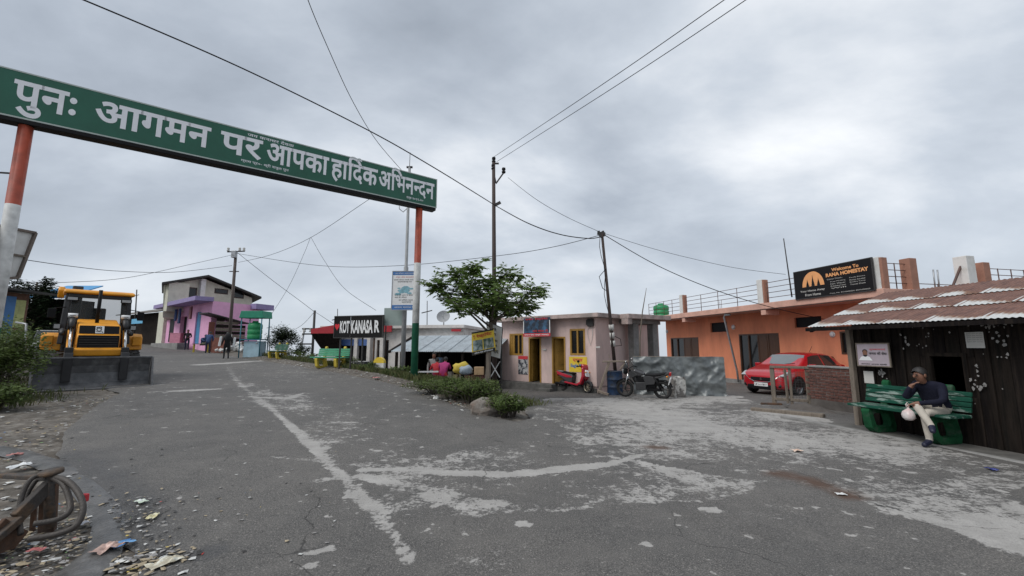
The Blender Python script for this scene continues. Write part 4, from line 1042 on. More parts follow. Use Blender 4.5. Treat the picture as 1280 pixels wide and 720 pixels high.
mb = MB(); mb.box(d + V3((.0, -.15, -.25)), (.3, .25, .5)); mb.build('switch_box', m_steel, pole3, bevel=.02)
mb = MB(); mb.bar(d + V3((-.6, 0, -.05)), d + V3((.6, 0, .0)), .07); mb.bar(d * .8 + V3((-.35, 0, 0)), d * .8 + V3((.3, 0, 0)), .06); mb.build('cross_arm', m_iron, pole3)
for k, x in enumerate((-.55, .55, .25)):
    mb = MB(); insulator(mb, d + V3((x, 0, 0)), 1.6); mb.build('insulator', m_paper, pole3)
mb = MB(); mb.cyl(V3((0, 0, .6)), V3((0, 0, 1.3)), .12, n=10); mb.build('paper_wrap', m_paper, pole3)
p4b = P(390, 452, 30.0); p4b.z = -1.0; p4t = P(393.5, 388, 30.0)
pole4 = pole('power_pole', 'distant double pole with cross bars beyond the green and yellow bench', p4b, p4t, .1, .08, m_iron)
d = p4t - p4b
q0, q1 = P(372, 455, 30) - p4b, P(380.5, 410, 30) - p4b
mb = MB(); mb.cyl(q0 + V3((0, 0, -.6)), q1, .09, .08, n=8); mb.build('second_shaft', m_steel, pole4)
for y_ in (411, 417.5, 430):
    mb = MB(); mb.bar(P(378 if y_ < 425 else 372, y_, 29.9) - p4b, P(397 if y_ < 425 else 391, y_, 29.9) - p4b, .1); mb.build('cross_bar', m_iron, pole4)
for x_ in (380.5, 388, 395):
    mb = MB(); insulator(mb, P(x_, 415, 29.9) - p4b, 1.8); mb.build('insulator', m_paper, pole4)
# small distant poles
for px_, yb, yt, t, lab in ((337, 450, 403, 52, 'tiny far power pole beyond the dark bush'), (168, 428, 362, 44, 'thin far pole beside the parked backhoe'), (422, 440, 386, 26, 'thin leaning aerial above the red roof edge'), (534, 440, 376, 24, 'small pole with a bracket above the tin roof hut')):
    b = P(px_, yb, t); q = P(px_ + (3 if px_ in (168,) else 0), yt, t); b.z -= .5
    o = pole('thin_pole', lab, b, q, .07 if t > 30 else .03, .05 if t > 30 else .02, m_iron if t < 50 else m_steel)
    mb = MB(); mb.bar(q - b + V3((-.3, 0, -.7)), q - b + V3((.3, 0, -.55)), .05); mb.build('cross_arm', m_iron, o)

# ---------------------------------------------------------------- wires
def wire(label, pts, r, n=10, mat=None, group=None):
    ps = [P(*p) if len(p) == 3 and not isinstance(p, Vector) else V3(p) for p in pts]
    # smooth curve through the points
    out_p = []
    for i in range(len(ps) - 1):
        p0, p1, p2, p3 = ps[max(i - 1, 0)], ps[i], ps[i + 1], ps[min(i + 2, len(ps) - 1)]
        for k in range(n):
            t = k / n; out_p.append(.5 * ((2 * p1) + (p2 - p0) * t + (2 * p0 - 5 * p1 + 4 * p2 - p3) * t * t + (3 * p1 - p0 - 3 * p2 + p3) * t ** 3))
    out_p.append(ps[-1])
    mb = MB(); mb.tube(out_p, r, 5); o = mb.build('overhead_wire', mat or m_black); tag(o, label, 'wire', group or 'overhead wires'); return o
T1 = ptop.y / ray(618, 258).y * 1.0; TT = 16.2
T1 = pb.y / ray(618, 258).y
wire('thick black cable dropping over the welcome board to the tall brown pole', [(-20, -48, 8.2), (105, 0, 9.1), (300, 84, 10.8), (455, 160, 12.4), (540, 208, 13.4), (621, 258, T1)], .018)
wire('black cable sagging from the tall brown pole to the leaning pole', [(621, 258, T1), (660, 279, 14.6), (700, 293, 15.3), (735, 298, 15.9), (751, 296, TT)], .018)
wire('thin cable climbing steeply from the grey lamp post behind the welcome board', [(503, 214, 16.8), (470, 175, 14.6), (440, 125, 12.7), (410, 60, 11), (385, 0, 9.8), (370, -50, 9)], .010)
tw = ptop.y / ray(618, 200).y
for k, (a, b, c) in enumerate(((616, 197, (905, 0, 8)), (621, 202, (932, 0, 8)))):
    wire(['upper of the twin bare wires from the top of the tall brown pole', 'lower of the twin bare wires from the top of the tall brown pole'][k], [(a, b, tw), ((a + c[0]) / 2 - 6, b / 2 + 6, 10.6), c, (c[0] + 120, -85, 6.4)], .009)
wire('thin wire from the bracket of the tall brown pole to the leaning pole', [(635, 222, tw), (670, 249, 14.6), (710, 272, 15.4), (750, 290, TT)], .008)
wire('long service cable from the leaning pole to the far brown pole', [(750, 294, TT), (690, 309, 17.5), (620, 320, 19), (500, 332, 21.8), (400, 332, 24.4), (297, 317, 29.4)], .012)
wire('service cable from the leaning pole down to the orange building', [(756, 294, TT), (820, 331, 16.6), (890, 361, 17), (960, 383, 17.6), (1030, 399, 18), (1058, 404, 18.3)], .015)
wire('thin wire from the leaning pole to the rooftop mast', [(756, 292, TT), (810, 309, 16.5), (860, 322, 16.9), (920, 335, 17.1), (982, 343, 17.3)], .008)
wire('sagging cable from the far brown pole over the backhoe cab', [(293, 318, 29.4), (240, 330, 25), (160, 347, 21.5), (80, 353, 18), (20, 352, 16)], .011)
wire('lower cable from the far brown pole past the welcome arch post', [(290, 332, 29.4), (220, 340, 24), (150, 339, 20), (90, 333, 17), (20, 323, 14)], .013)
wire('thin cable from behind the welcome board to the far brown pole', [(503, 222, 16.9), (460, 250, 19), (390, 296, 23), (340, 318, 25.5), (298, 328, 29.4)], .011)
wire('cable from the far brown pole down to the distant double pole', [(297, 316, 29.4), (340, 350, 28.5), (375, 376, 29.5), (392, 389, 29.9)], .014)
wire('hanging wire looping down from mid span towards the green tank stand', [(388, 297, 23.1), (378, 322, 24), (360, 360, 25), (338, 395, 26.5)], .009)
wire('hanging wire from mid span towards the black village sign', [(389, 297, 23.1), (405, 325, 22), (430, 360, 20.6), (470, 388, 19)], .009)
wire('cable sagging left from the distant double pole', [(392, 391, 29.9), (375, 408, 31), (352, 417, 34), (337, 408, 40)], .012)
wire('short cable from the distant double pole to the red edged shop', [(394, 390, 29.9), (405, 397, 26), (420, 407, 23)], .012)

# ---------------------------------------------------------------- village sign
kb0, kb1 = G(424, 466), G(464, 466)
KW = Wall(xy(P(416, 430, 17.3)), xy(P(479, 430, 16.6)))
u0, u1, z0, z1 = KW.rect(418.5, 395.5, 478, 421.5); zg = gz(KW.A.x, KW.A.y)
ks = thing('village_sign', 'black village name sign with white capitals on thin legs beside the benches', 'sign', KW.p(KW.L / 2, zg, 0))
um = KW.hit(437.5, 408)[0]
m_ks = M('black_sign_sheet', (.008, .008, .008), .6, .2, 4, 0, spec=.2)
for a, b in ((u0, um - .02), (um + .02, u1)):
    mb = MB(); KW.box(mb, a, b, z0, z1, -.05, 0); mb.build('panel', m_ks, ks, True, bevel=.008)
mb = MB()
for a, b, c, d in ((u0 - .04, u0, z0 - .03, z1 + .04), (u1, u1 + .04, z0 - .03, z1 + .04), (u0, u1, z1, z1 + .04), (u0, u1, z0 - .03, z0)): KW.box(mb, a, b, c, d, -.06, .015)
mb.build('frame', m_iron, ks, True)
hh = z1 - z0
def slim(body, x0, x1, f0=.2, f1=.8):
    a, b = KW.hit(x0, 409)[0], KW.hit(x1, 408)[0]; mb = MB(); wtext(mb, KW, body, a, b, z0 + hh * f0, z0 + hh * f1, .004, .035); mb.build('lettering', m_whitep, ks, True)
slim('KOT', 425, 436.8); slim('KANASA', 439, 466, .18, .82); slim('R', 468, 474.5, .22, .8)
mb = MB(); a = KW.hit(421.5, 408)[0]; cz_ = z0 + hh * .52
pts = []
for i in range(24):
    t = 2 * math.pi * i / 24; pts.append(KW.p(a + .115 * (math.sin(t) ** 3), cz_ + .0095 * (13 * math.cos(t) - 5 * math.cos(2 * t) - 2 * math.cos(3 * t) - math.cos(4 * t)), .004))
mb.add(pts, [list(range(24))]); mb.build('heart', M('bright_red_print', (.6, .02, .03), .5, .1, 5, 0), ks, True)
for px_ in (423, 437, 451, 465.5):
    u = KW.hit(px_, 440)[0]; mb = MB(); KW.box(mb, u - .025, u + .025, zg - .6, z1, -.11, -.061); mb.build('leg', m_iron if px_ != 465.5 else m_rust, ks, True)

# ---------------------------------------------------------------- two signboards under the tree
SB = Wall(xy(P(588, 430, 12.9)), xy(P(624, 430, 12.5)))
yb = thing('restaurant_signboard', 'yellow headed restaurant signboard with two photographs on a wooden post', 'sign', V3((*xy(SB.p(SB.L / 2, 0)), gz(*xy(SB.p(SB.L / 2, 0))))))
c1, c2, c3, c4 = [SB.hit(*q) for q in ((590, 444.5), (619.5, 438), (616.5, 411), (589.5, 415.5))]
def sbq(mb, a, b, c, d, o):   # region in board fractions
    def q(s_, t_):
        lo = V3((*c1, 0)).lerp(V3((*c2, 0)), s_); hi = V3((*c4, 0)).lerp(V3((*c3, 0)), s_); r = lo.lerp(hi, t_); return SB.p(r.x, r.y, o)
    mb.quad(q(a, c), q(b, c), q(b, d), q(a, d))
mb = MB()
b_ = [SB.p(*c, -.03) for c in (c1, c2, c3, c4)]; t_ = [SB.p(*c, 0) for c in (c1, c2, c3, c4)]
mb.hexa(b_, t_); mb.build('panel', m_yellow, yb, True)
mb = MB(); sbq(mb, .06, .48, .16, .62, .003); mb.build('photograph', M('photo_print_a', (.05, .10, .09), .5, .4, 6, 0, col2=(.30, .36, .36), amt=.5, sharp=.2, scale2=6), yb, True)
mb = MB(); sbq(mb, .52, .96, .16, .62, .003); mb.build('photograph', M('photo_print_b', (.06, .11, .07), .5, .4, 6, 0, col2=(.34, .36, .34), amt=.5, sharp=.2, scale2=6), yb, True)
mb = MB(); mb.cur = 0; sbq(mb, .0, 1.0, .0, .14, .003); sbq(mb, 0, 1, .93, 1, .003)
lo = V3((*c1, 0)); ex_ = (V3((*c2, 0)) - lo); ey_ = (V3((*c4, 0)) - lo)
def sbt(body, x0, x1, y0, y1, off=.03):
    ux = SB.e * ex_.x + V3((0, 0, ex_.y)); uz = SB.e * ey_.x + V3((0, 0, ey_.y)); mb.text(body, SB.p(lo.x, lo.y, .005), ux, uz, x0, x1, y0, y1, off)
mb.cur = 1; sbt('रेस्टोरेंट', .2, .86, .66, .86, .05); sbt('भ', .06, .15, .66, .84, .03)
mb.cur = 2; sbt('होटल एवं भोजनालय', .12, .9, .02, .11, .01)
mb.build('print', [m_ink, M('deep_red_print', (.50, .09, .02), .6, .1, 5, 0), m_whitep], yb, True)
mb = MB(); u = SB.hit(609, 460)[0]; g = gz(*xy(SB.p(u, 0))); SB.box(mb, u - .06, u + .06, g - .3, c1[1] + .1, -.13, -.031); mb.build('post', m_wood, yb, True, bevel=.01)
WB = Wall(xy(P(604, 430, 13.3)), xy(P(628, 430, 12.95)))
wbn = thing('notice_signboard', 'tilted white notice board with black handwriting behind the restaurant signboard', 'sign', V3((*xy(WB.p(WB.L / 2, 0)), gz(*xy(WB.p(WB.L / 2, 0))))))
cc = [WB.hit(*q) for q in ((611, 444), (624.5, 448), (627, 410), (607.5, 402))]
mb = MB(); mb.hexa([WB.p(*c, -.03) for c in cc], [WB.p(*c, 0) for c in cc]); mb.build('panel', m_whitep, wbn, True)
mb = MB(); lo = V3((*cc[0], 0)); ex_ = V3((*cc[1], 0)) - lo; ey_ = V3((*cc[3], 0)) - lo
for k, tx in enumerate(('कमरे', 'उपलब्ध', 'भोजन', 'पार्किंग', 'चाय')):
    ux = WB.e * ex_.x + V3((0, 0, ex_.y)); uz = WB.e * ey_.x + V3((0, 0, ey_.y)); mb.text(tx, WB.p(lo.x, lo.y, .004), ux, uz, .3 + .03 * k, .95 - .08 * (k % 2), .78 - .165 * k, .88 - .165 * k, .03)
mb.build('lettering', m_ink, wbn, True)
mb = MB()
for i in range(4):
    a, b = cc[i], cc[(i + 1) % 4]; mb.bar(WB.p(*a, -.045), WB.p(*b, -.045), .03)
mb.build('frame', m_iron, wbn, True)
for px_ in (609, 625):
    u = WB.hit(px_, 470)[0]; g = gz(*xy(WB.p(u, 0))); mb = MB(); WB.box(mb, u - .02, u + .02, g - .2, cc[0][1] + .3, -.1, -.061); mb.build('leg', m_iron, wbn, True)
mb = MB()
g = gz(*xy(WB.p(0, 0)))
for a, b in (((612, 452), (624, 472)), ((624, 452), (612, 472))):
    mb.bar(WB.p(*WB.hit(*a), -.04), WB.p(*WB.hit(*b), -.04), .02)
mb.build('cross_brace', m_whitep, wbn, True)

# ---------------------------------------------------------------- board seen from behind at the arch's left post
LBW = Wall(xy(P(-40, 300, 8.1)), xy(P(46, 300, 9.3)))
cc = [LBW.hit(*q) for q in ((-45, 352), (22, 347), (44, 291), (-45, 274))]
ls = thing('rear_of_billboard', 'weathered back of a white billboard on wooden battens behind the arch post', 'sign', V3((*xy(LBW.p(LBW.L / 2, 0)), gz(*xy(LBW.p(LBW.L / 2, 0))))))
mb = MB(); mb.hexa([LBW.p(*c, -.04) for c in cc], [LBW.p(*c, -.02) for c in cc]); mb.build('panel', m_white, ls, True)
for i in range(4):
    mb = MB(); a, b = cc[i], cc[(i + 1) % 4]; mb.bar(LBW.p(*a, .0), LBW.p(*b, .0), .07, .05); mb.build('batten', M('brown_batten', (.16, .13, .11), .85, .2, 6, .2), ls, True)
mb = MB(); mb.bar(LBW.p(*LBW.hit(-45, 308), .005), LBW.p(*LBW.hit(33, 321), .005), .05, .04); mb.build('batten', m_wood, ls, True)
for px_ in (-40, -5):
    u = LBW.hit(px_, 330)[0]; q = LBW.p(u, 0, .06); mb = MB(); mb.bar((q.x, q.y, gz(q.x, q.y) - .3), (q.x, q.y, cc[3][1] - .05), .07); mb.build('leg', m_wood, ls, True)
# ---------------------------------------------------------------- vehicles
m_jcb = M('excavator_yellow', (.74, .31, .012), .5, .12, 4, 0, col2=(.55, .23, .02), amt=.3, sharp=.3, scale2=3)
m_bucket = M('scuffed_bucket_steel', (.10, .102, .106), .5, .25, 3, .15, 30, metal=.35, col2=(.18, .18, .185), amt=.35, sharp=.25, scale2=5)
m_chrome = M('chrome', (.6, .6, .6), .18, .05, 4, 0, metal=1)
m_cabglass = M('tinted_cab_glass', (.05, .06, .06), .05, .05, 4, 0, alpha=.30)
m_lens = M('lamp_lens', (.38, .40, .41), .12, .05, 4, 0)
m_rlens = M('red_lens', (.45, .01, .01), .2, .05, 4, 0)
m_amber = M('amber_lens', (.7, .25, .01), .25, .05, 4, 0)
def wheel(root, c, r, w, name='wheel', rim=.6, rimmat=None, spokes=0, lugs=0, hub=None, n=28):
    """wheel with its axle along local y"""
    rim_r = r * rim; mb = MB(); h = w / 2
    mb.lathe([(rim_r, -h * .8), (r * .86, -h), (r * .96, -h * .8), (r, -h * .4), (r, h * .4), (r * .96, h * .8), (r * .86, h), (rim_r, h * .8), (rim_r, -h * .8)], (0, 0, 0), 'y', n)
    for k in range(lugs):
        for sgn in (-1, 1):
            a = 2 * math.pi * (k + (.5 if sgn > 0 else 0)) / lugs
            q = Matrix.Rotation(-a, 3, 'Y') @ Matrix.Rotation(R(28) * sgn, 3, 'X')
            mb.box(Matrix.Rotation(-a, 3, 'Y') @ V3((r * 1.0, sgn * h * .48, 0)), (r * .09, h * .95, r * .09), Matrix.Rotation(-a, 3, 'Y') @ Matrix.Rotation(R(35) * sgn, 3, 'X'))
    wh = mb.build('wheel' if name == 'wheel' else name, m_rubber, root); wh.location = c
    mb = MB(); rm = rimmat or m_steel
    if spokes:
        mb.lathe([(rim_r, -h * .7), (rim_r * .93, -h * .6), (rim_r * .93, h * .6), (rim_r, h * .7)], (0, 0, 0), 'y', n)
        mb.lathe([(0, -h * .55), (rim_r * .2, -h * .5), (rim_r * .2, h * .5), (0, h * .55)], (0, 0, 0), 'y', 12)
        for k in range(spokes):
            a = 2 * math.pi * k / spokes; d = V3((math.cos(a), 0, math.sin(a)))
            for s_ in (-.3, .3): mb.bar(d * rim_r * .15 + V3((0, h * s_, 0)), d * rim_r * .95 + V3((0, h * s_, 0)), rim_r * .15 if spokes < 13 else rim_r * .02, h * .25 if spokes < 13 else .004)
    else:
        mb.lathe([(rim_r, -h * .78), (rim_r * .7, -h * .45), (rim_r * .3, -h * .6), (0, -h * .6)], (0, 0, 0), 'y', n)
        mb.lathe([(0, h * .6), (rim_r * .3, h * .6), (rim_r * .7, h * .45), (rim_r, h * .78)], (0, 0, 0), 'y', n)
    mb.build('rim', rm, wh)
    return wh

# ---- backhoe loader
jb = P(119, 480, 11.2); jdir = (V3((-jb.x, -jb.y, 0)).normalized() + V3((.04, .04, 0))).normalized()
jyaw = math.atan2(jdir.y, jdir.x)
jo = V3((jb.x, jb.y, 0)) - jdir * 3.35; jo.z = gz(jo.x, jo.y) + .03
tilt = 0
jcb = thing('backhoe_loader', 'yellow backhoe loader with black front bucket parked at the verge', 'excavator', jo, jyaw)
zf = gz(jb.x, jb.y) + .03 - jo.z
jcb.rotation_euler = (0, math.atan2(-zf, 3.35), jyaw)
for s in (-1, 1):
    wheel(jcb, (0, s * .88, .68), .68, .42, rim=.52, rimmat=m_jcb, lugs=16)
    wheel(jcb, (2.1, s * .78, .46), .46, .34, rim=.5, rimmat=m_jcb, lugs=14)
mb = MB(); mb.box((1.05, 0, .72), (2.6, .62, .35)); mb.box((2.1, 0, .46), (.16, 1.2, .16)); mb.box((0, 0, .68), (.3, 1.3, .3)); mb.build('chassis', m_iron, jcb, bevel=.02)
mb = MB(); mb.extr([(.95, .95), (2.52, .95), (2.58, 1.35), (2.45, 1.42), (2.35, 1.66), (.95, 1.86)], -.44, .44); hood = mb.build('bonnet', m_jcb, jcb, bevel=.04)
mb = MB(); mb.box((2.575, 0, 1.16), (.05, .84, .46)); gr_ = mb.build('grille', m_black, hood, bevel=.015)
mb = MB()
for k in range(6): mb.box((2.603, 0, .99 + k * .068), (.012, .78, .02))
mb.build('grille_bars', m_iron, hood)
mb = MB(); mb.add([(2.456, -.41, 1.435), (2.456, .41, 1.435), (2.362, .41, 1.658), (2.362, -.41, 1.658)], [(0, 1, 2, 3)]); mb.build('upper_grille', m_black, hood)
for v in mb.v: pass
mb = MB(); a = V3((2.454, 0, 1.445)); b = V3((2.362, 0, 1.65)); uz = (b - a).normalized(); off_ = V3((.92, 0, .4)).normalized() * .006
mb.quad(a + off_ + V3((0, -.09, 0)), a + off_ + V3((0, .09, 0)), b + off_ + V3((0, .09, 0)), b + off_ + V3((0, -.09, 0)))
mb.build('badge_plate', m_whitep, hood)
mb = MB(); mb.text('JCB', a + off_ * 1.6, (0, 0, 1), (0, 1, 0), 0, 0, 0, 0) if 0 else mb.text('JCB', a + off_ * 1.7, uz, (0, -1, 0), .02, .205, -.075, .075, .03); mb.build('badge', m_ink, hood)
mb = MB(); mb.box((2.606, 0, 1.0), (.012, .24, .06)); mb.build('name_plate', m_yellow, hood)
mb = MB(); mb.text('3DX', (2.614, 0, 1.0), (0, 1, 0), (0, 0, 1), -.09, .09, -.018, .018, .03); mb.build('name_lettering', m_ink, hood)
mb = MB(); mb.extr([(2.5, .82), (2.70, .82), (2.72, 1.0), (2.62, 1.05), (2.5, 1.0)], -.62, .62); mb.build('front_crossbeam', m_jcb, jcb, bevel=.03)
# cab
m_cabf = M('black_cab_frame', (.02, .02, .022), .5, .15, 6, 0)
for s in (-1, 1):
    for x0, x1, z0, z1 in ((.95, .72, 1.1, 2.62), (-.62, -.55, 1.1, 2.62), (.2, .15, 1.1, 2.62)):
        mb = MB(); mb.bar((x0, s * .73, z0), (x1, s * .67, z1), .12, .11); mb.build('cab_pillar', m_cabf, jcb, bevel=.015)
    mb = MB(); mb.quad((.90, s * .70, 1.35), (-.58, s * .70, 1.35), (-.55, s * .66, 2.58), (.72, s * .66, 2.58)); mb.build('side_window', m_cabglass, jcb)
mb = MB(); mb.quad((.915, -.68, 1.3), (.915, .68, 1.3), (.735, .63, 2.58), (.735, -.63, 2.58)); mb.build('windscreen', m_cabglass, jcb)
mb = MB(); mb.quad((-.6, -.68, 1.4), (-.6, .68, 1.4), (-.56, .63, 2.58), (-.56, -.63, 2.58)); mb.build('rear_window', m_cabglass, jcb)
mb = MB(); mb.box((.15, 0, 1.0), (1.55, 1.42, .35)); mb.box((.2, 0, 1.22), (1.5, 1.38, .12)); mb.build('cab_floor', m_cabf, jcb, bevel=.03)
mb = MB(); mb.extr([(-.78, 2.63), (.92, 2.62), (1.0, 2.65), (.95, 2.72), (.6, 2.77), (-.6, 2.77), (-.8, 2.70)], -.80, .80); mb.build('cab_roof', m_jcb, jcb, bevel=.045)
for s in (-1, 1):
    mb = MB(); mb.box((.93, s * .58, 1.25), (.06, .26, .5)); mb.build('cab_front_panel', m_cabf, jcb, bevel=.02)
    mb = MB(); mb.tube([(1.3, s * .48, 1.5), (1.7, s * .47, 1.75), (2.1, s * .50, 1.45), (2.5, s * .50, 1.0)], .022, 6); mb.build('hydraulic_hose', m_black, jcb)
mb = MB(); mb.box((.85, 0, 2.56), (.10, 1.36, .12)); mb.build('windscreen_header', m_cabf, jcb, bevel=.02)
mb = MB(); mb.box((-.2, .0, 1.6), (.5, .5, .14)); mb.box((-.42, 0, 1.95), (.14, .48, .6)); mb.build('seat', m_black, jcb, bevel=.04)
mb = MB(); mb.box((.66, 0, 1.55), (.25, .8, .35)); mb.build('dashboard', m_cabf, jcb, bevel=.05)
mb = MB(); mb.tube([(.45 + .0, .18 * math.cos(a), 1.82 + .14 * math.sin(a)) for a in [i * .524 for i in range(13)]], .018, 6); mb.cyl((.45, 0, 1.82), (.62, 0, 1.6), .025, n=8); mb.build('steering_wheel', m_black, jcb)
for s in (-1, 1):
    mb = MB(); mb.extr([(-.75, 1.05), (-.6, 1.42), (.5, 1.42), (.74, 1.32), (.80, .92), (.70, .90), (.62, 1.25), (-.5, 1.34), (-.66, 1.0)], s * .70, s * 1.13); mb.build('fender', m_jcb, jcb, bevel=.025)
    mb = MB(); mb.box((.83, s * .98, 1.2), (.05, .22, .3)); mb.build('fender_flap', m_jcb, jcb, bevel=.02)
    # loader arm
    mb = MB(); mb.extr([(.95, 1.58), (1.2, 1.66), (2.35, 1.02), (2.95, .50), (2.95, .28), (2.8, .25), (2.25, .82), (1.05, 1.38)], s * .56 - .055, s * .56 + .055); mb.build('loader_arm', m_cabf if 0 else m_jcb, jcb, bevel=.02)
    mb = MB(); mb.box((2.72, s * .56, .70), (.14, .17, .72)); mb.build('arm_knuckle', m_cabf, jcb, bevel=.02)
    mb = MB(); mb.cyl((1.15, s * .72, 1.52), (1.9, s * .72, 1.42), .06, n=10); mb.build('lift_cylinder', m_cabf, jcb)
    mb = MB(); mb.cyl((1.75, s * .56, 1.92), (2.15, s * .56, 1.6), .065, n=10); mb.build('tilt_cylinder', m_cabf, jcb)
    mb = MB(); mb.cyl((2.1, s * .56, 1.64), (2.70, s * .56, 1.02), .035, n=8); mb.build('cylinder_rod', m_chrome, jcb)
    mb = MB(); mb.extr([(1.1, 1.5), (1.8, 2.02), (1.9, 1.94), (1.3, 1.42)], s * .56 - .07, s * .56 + .07); mb.build('tilt_lever', m_cabf, jcb, bevel=.02)
    mb = MB(); mb.cyl((1.83, s * .56 - .1, 1.94), (1.83, s * .56 + .1, 1.94), .06, n=10); mb.build('pivot_pin', m_whitep, jcb)
    # lamps and mirrors
    mb = MB(); mb.box((.98, s * .60, 2.46), (.1, .26, .12)); lp = mb.build('work_lamp', m_black, jcb, bevel=.015)
    mb = MB(); mb.box((1.034, s * .60, 2.46), (.01, .21, .08)); mb.build('lens', m_lens, lp)
    mb = MB(); mb.bar((.9, s * .7, 2.2), (1.05, s * .95, 2.15), .025); mb.box((1.06, s * .98, 2.0), (.04, .17, .28)); mb.build('mirror', m_black, jcb, bevel=.012)
    mb = MB(); mb.box((.98, s * .84, 1.62), (.1, .16, .16)); hl = mb.build('headlamp', m_black, jcb, bevel=.02)
    mb = MB(); mb.box((1.033, s * .84, 1.62), (.01, .12, .12)); mb.build('lens', m_lens, hl)
mb = MB(); mb.tube([(1.75, -.05, 1.75), (1.75, -.05, 2.72)], .045, 10); mb.build('exhaust_stack', m_black, jcb)
# bucket: curved shell with side plates
mb = MB(); sec = [(3.38, -.02), (2.98, -.02), (2.84, .10), (2.80, .35), (2.83, .55), (2.92, .73), (2.95, .77)]; sec2 = [(x + .03, z + .02) for x, z in sec]
n_ = len(sec); poly = sec + sec2[::-1]
bw = 1.14
for i in range(n_ - 1):
    for (a, b) in ((sec[i], sec[i + 1]), (sec2[i + 1], sec2[i])):
        mb.quad((a[0], -bw, a[1]), (a[0], bw, a[1]), (b[0], bw, b[1]), (b[0], -bw, b[1]))
for s in (-1, 1):
    for i in range(n_ - 1):
        a, b, c, d = sec[i], sec[i + 1], sec2[i + 1], sec2[i]; mb.quad(*((q[0], s * bw, q[1]) for q in (a, b, c, d)))
a, d = sec[-1], sec2[-1]; mb.quad((a[0], -bw, a[1]), (a[0], bw, a[1]), (d[0], bw, d[1]), (d[0], -bw, d[1]))
bk = mb.build('bucket', m_bucket, jcb)
for s in (-1, 1):
    mb = MB(); mb.extr([(3.40, -.03), (2.97, -.04), (2.82, .09), (2.78, .35), (2.81, .57), (2.91, .79), (2.98, .79), (3.12, .45)], s * bw - .02 + s * .03, s * bw + .02 + s * .03); mb.build('side_plate', m_bucket, bk)
mb = MB(); mb.box((3.42, 0, -.005), (.16, 2.32, .035)); mb.build('cutting_edge', m_bucket, bk, bevel=.006)
mb = MB(); mb.box((2.945, 0, .785), (.07, 2.32, .05)); mb.build('rim_bar', m_bucket, bk, bevel=.01)
for s in (-1, 1):
    mb = MB(); mb.extr([(2.78, .15), (2.95, .15), (2.97, .76), (2.9, .92), (2.72, .92), (2.70, .5)], s * .56 - .09, s * .56 + .09); mb.build('bracket', m_cabf, bk, bevel=.015)
# folded rear boom
mb = MB(); mb.extr([(-1.0, .7), (-.8, .7), (-.95, 2.5), (-1.15, 3.0), (-1.35, 2.95), (-1.3, 2.4)], -.60, -.34); mb.build('rear_boom', m_cabf, jcb, bevel=.03)
mb = MB(); mb.extr([(-1.2, 2.95), (-1.05, 2.75), (-1.6, 1.2), (-1.8, 1.2)], -.58, -.36); mb.build('dipper_arm', m_cabf, jcb, bevel=.03)
mb = MB(); mb.extr([(-1.25, .4), (-.7, .4), (-.7, 1.1), (-1.0, 1.3), (-1.25, 1.0)], -.95, -.3); mb.build('kingpost', m_iron, jcb, bevel=.03)
mb = MB(); mb.extr([(-1.2, 2.55), (-1.0, 2.55), (-.9, 2.80), (-1.0, 2.93), (-1.25, 2.9)], -.92, -.76); mb.build('boom_head', m_jcb, jcb, bevel=.04)

# ---- red hatchback
fl, fr = G(995, 495), G(940, 491)
car = thing('hatchback_car', 'glossy red hatchback parked in front of the orange building', 'car', (0, 0, 0), 0)
fwd = V3((-.90, -.44, 0)).normalized(); left = V3((-fwd.y, fwd.x, 0))
front_ax = fl - left * .74
cc_ = front_ax - fwd * 1.26; cc_.z = gz(cc_.x, cc_.y) + .035
car.scale = (1.05,) * 3; car.location = cc_; car.rotation_euler = (0, 0, math.atan2(fwd.y, fwd.x))
m_car = M('red_car_paint', (.40, .006, .014), .28, .04, 3, 0, coat=1.0)
m_trim = M('car_black_trim', (.014, .014, .015), .5, .1, 6, 0)
m_cglass = M('car_window_glass', (.02, .024, .026), .04, .05, 3, 0)
m_wscr = M('windscreen_glass', (.16, .18, .19), .05, .05, 3, 0)
# stations: x, half width low, half width belt, z bottom, z belt, top half width, top z
ST = [(1.98, .50, .52, .34, .56, .42, .60), (1.93, .70, .70, .22, .66, .58, .72), (1.80, .80, .80, .19, .74, .66, .82), (1.55, .845, .85, .18, .82, .70, .90), (1.2, .86, .865, .18, .88, .72, .98),
      (.92, .865, .87, .18, .91, .74, 1.04), (.60, .865, .872, .18, .925, .68, 1.24), (.30, .865, .872, .18, .94, .63, 1.42), (.0, .865, .872, .18, .95, .61, 1.48), (-.45, .865, .872, .18, .965, .60, 1.50), (-.95, .865, .868, .18, .985, .585, 1.475),
      (-1.35, .86, .858, .19, 1.0, .56, 1.42), (-1.62, .845, .84, .21, 1.0, .55, 1.34), (-1.82, .80, .80, .25, .98, .60, 1.06), (-1.93, .72, .72, .32, .92, .60, .96), (-1.97, .55, .56, .40, .80, .5, .84)]
def ring(st):
    x, wl, wb, z0, zb_, wt, zt_ = st
    pts = [(0, z0), (wl * .8, z0), (wl, z0 + .09), (wl + .012, (z0 + zb_) * .5), (wb, zb_ - .06), (wb - .02, zb_), (wt + (wb - wt) * .5 + .01, zb_ + (zt_ - zb_) * .5), (wt + .02, zb_ + (zt_ - zb_) * .9), (wt * .85, zt_ - .012 * (zt_ > 1.1)), (0, zt_ + .02)]
    return [V3((x, y, z)) for y, z in pts]
rings = [ring(s_) for s_ in ST]; nr = len(rings[0])
mb = MB(); mb.smooth = True
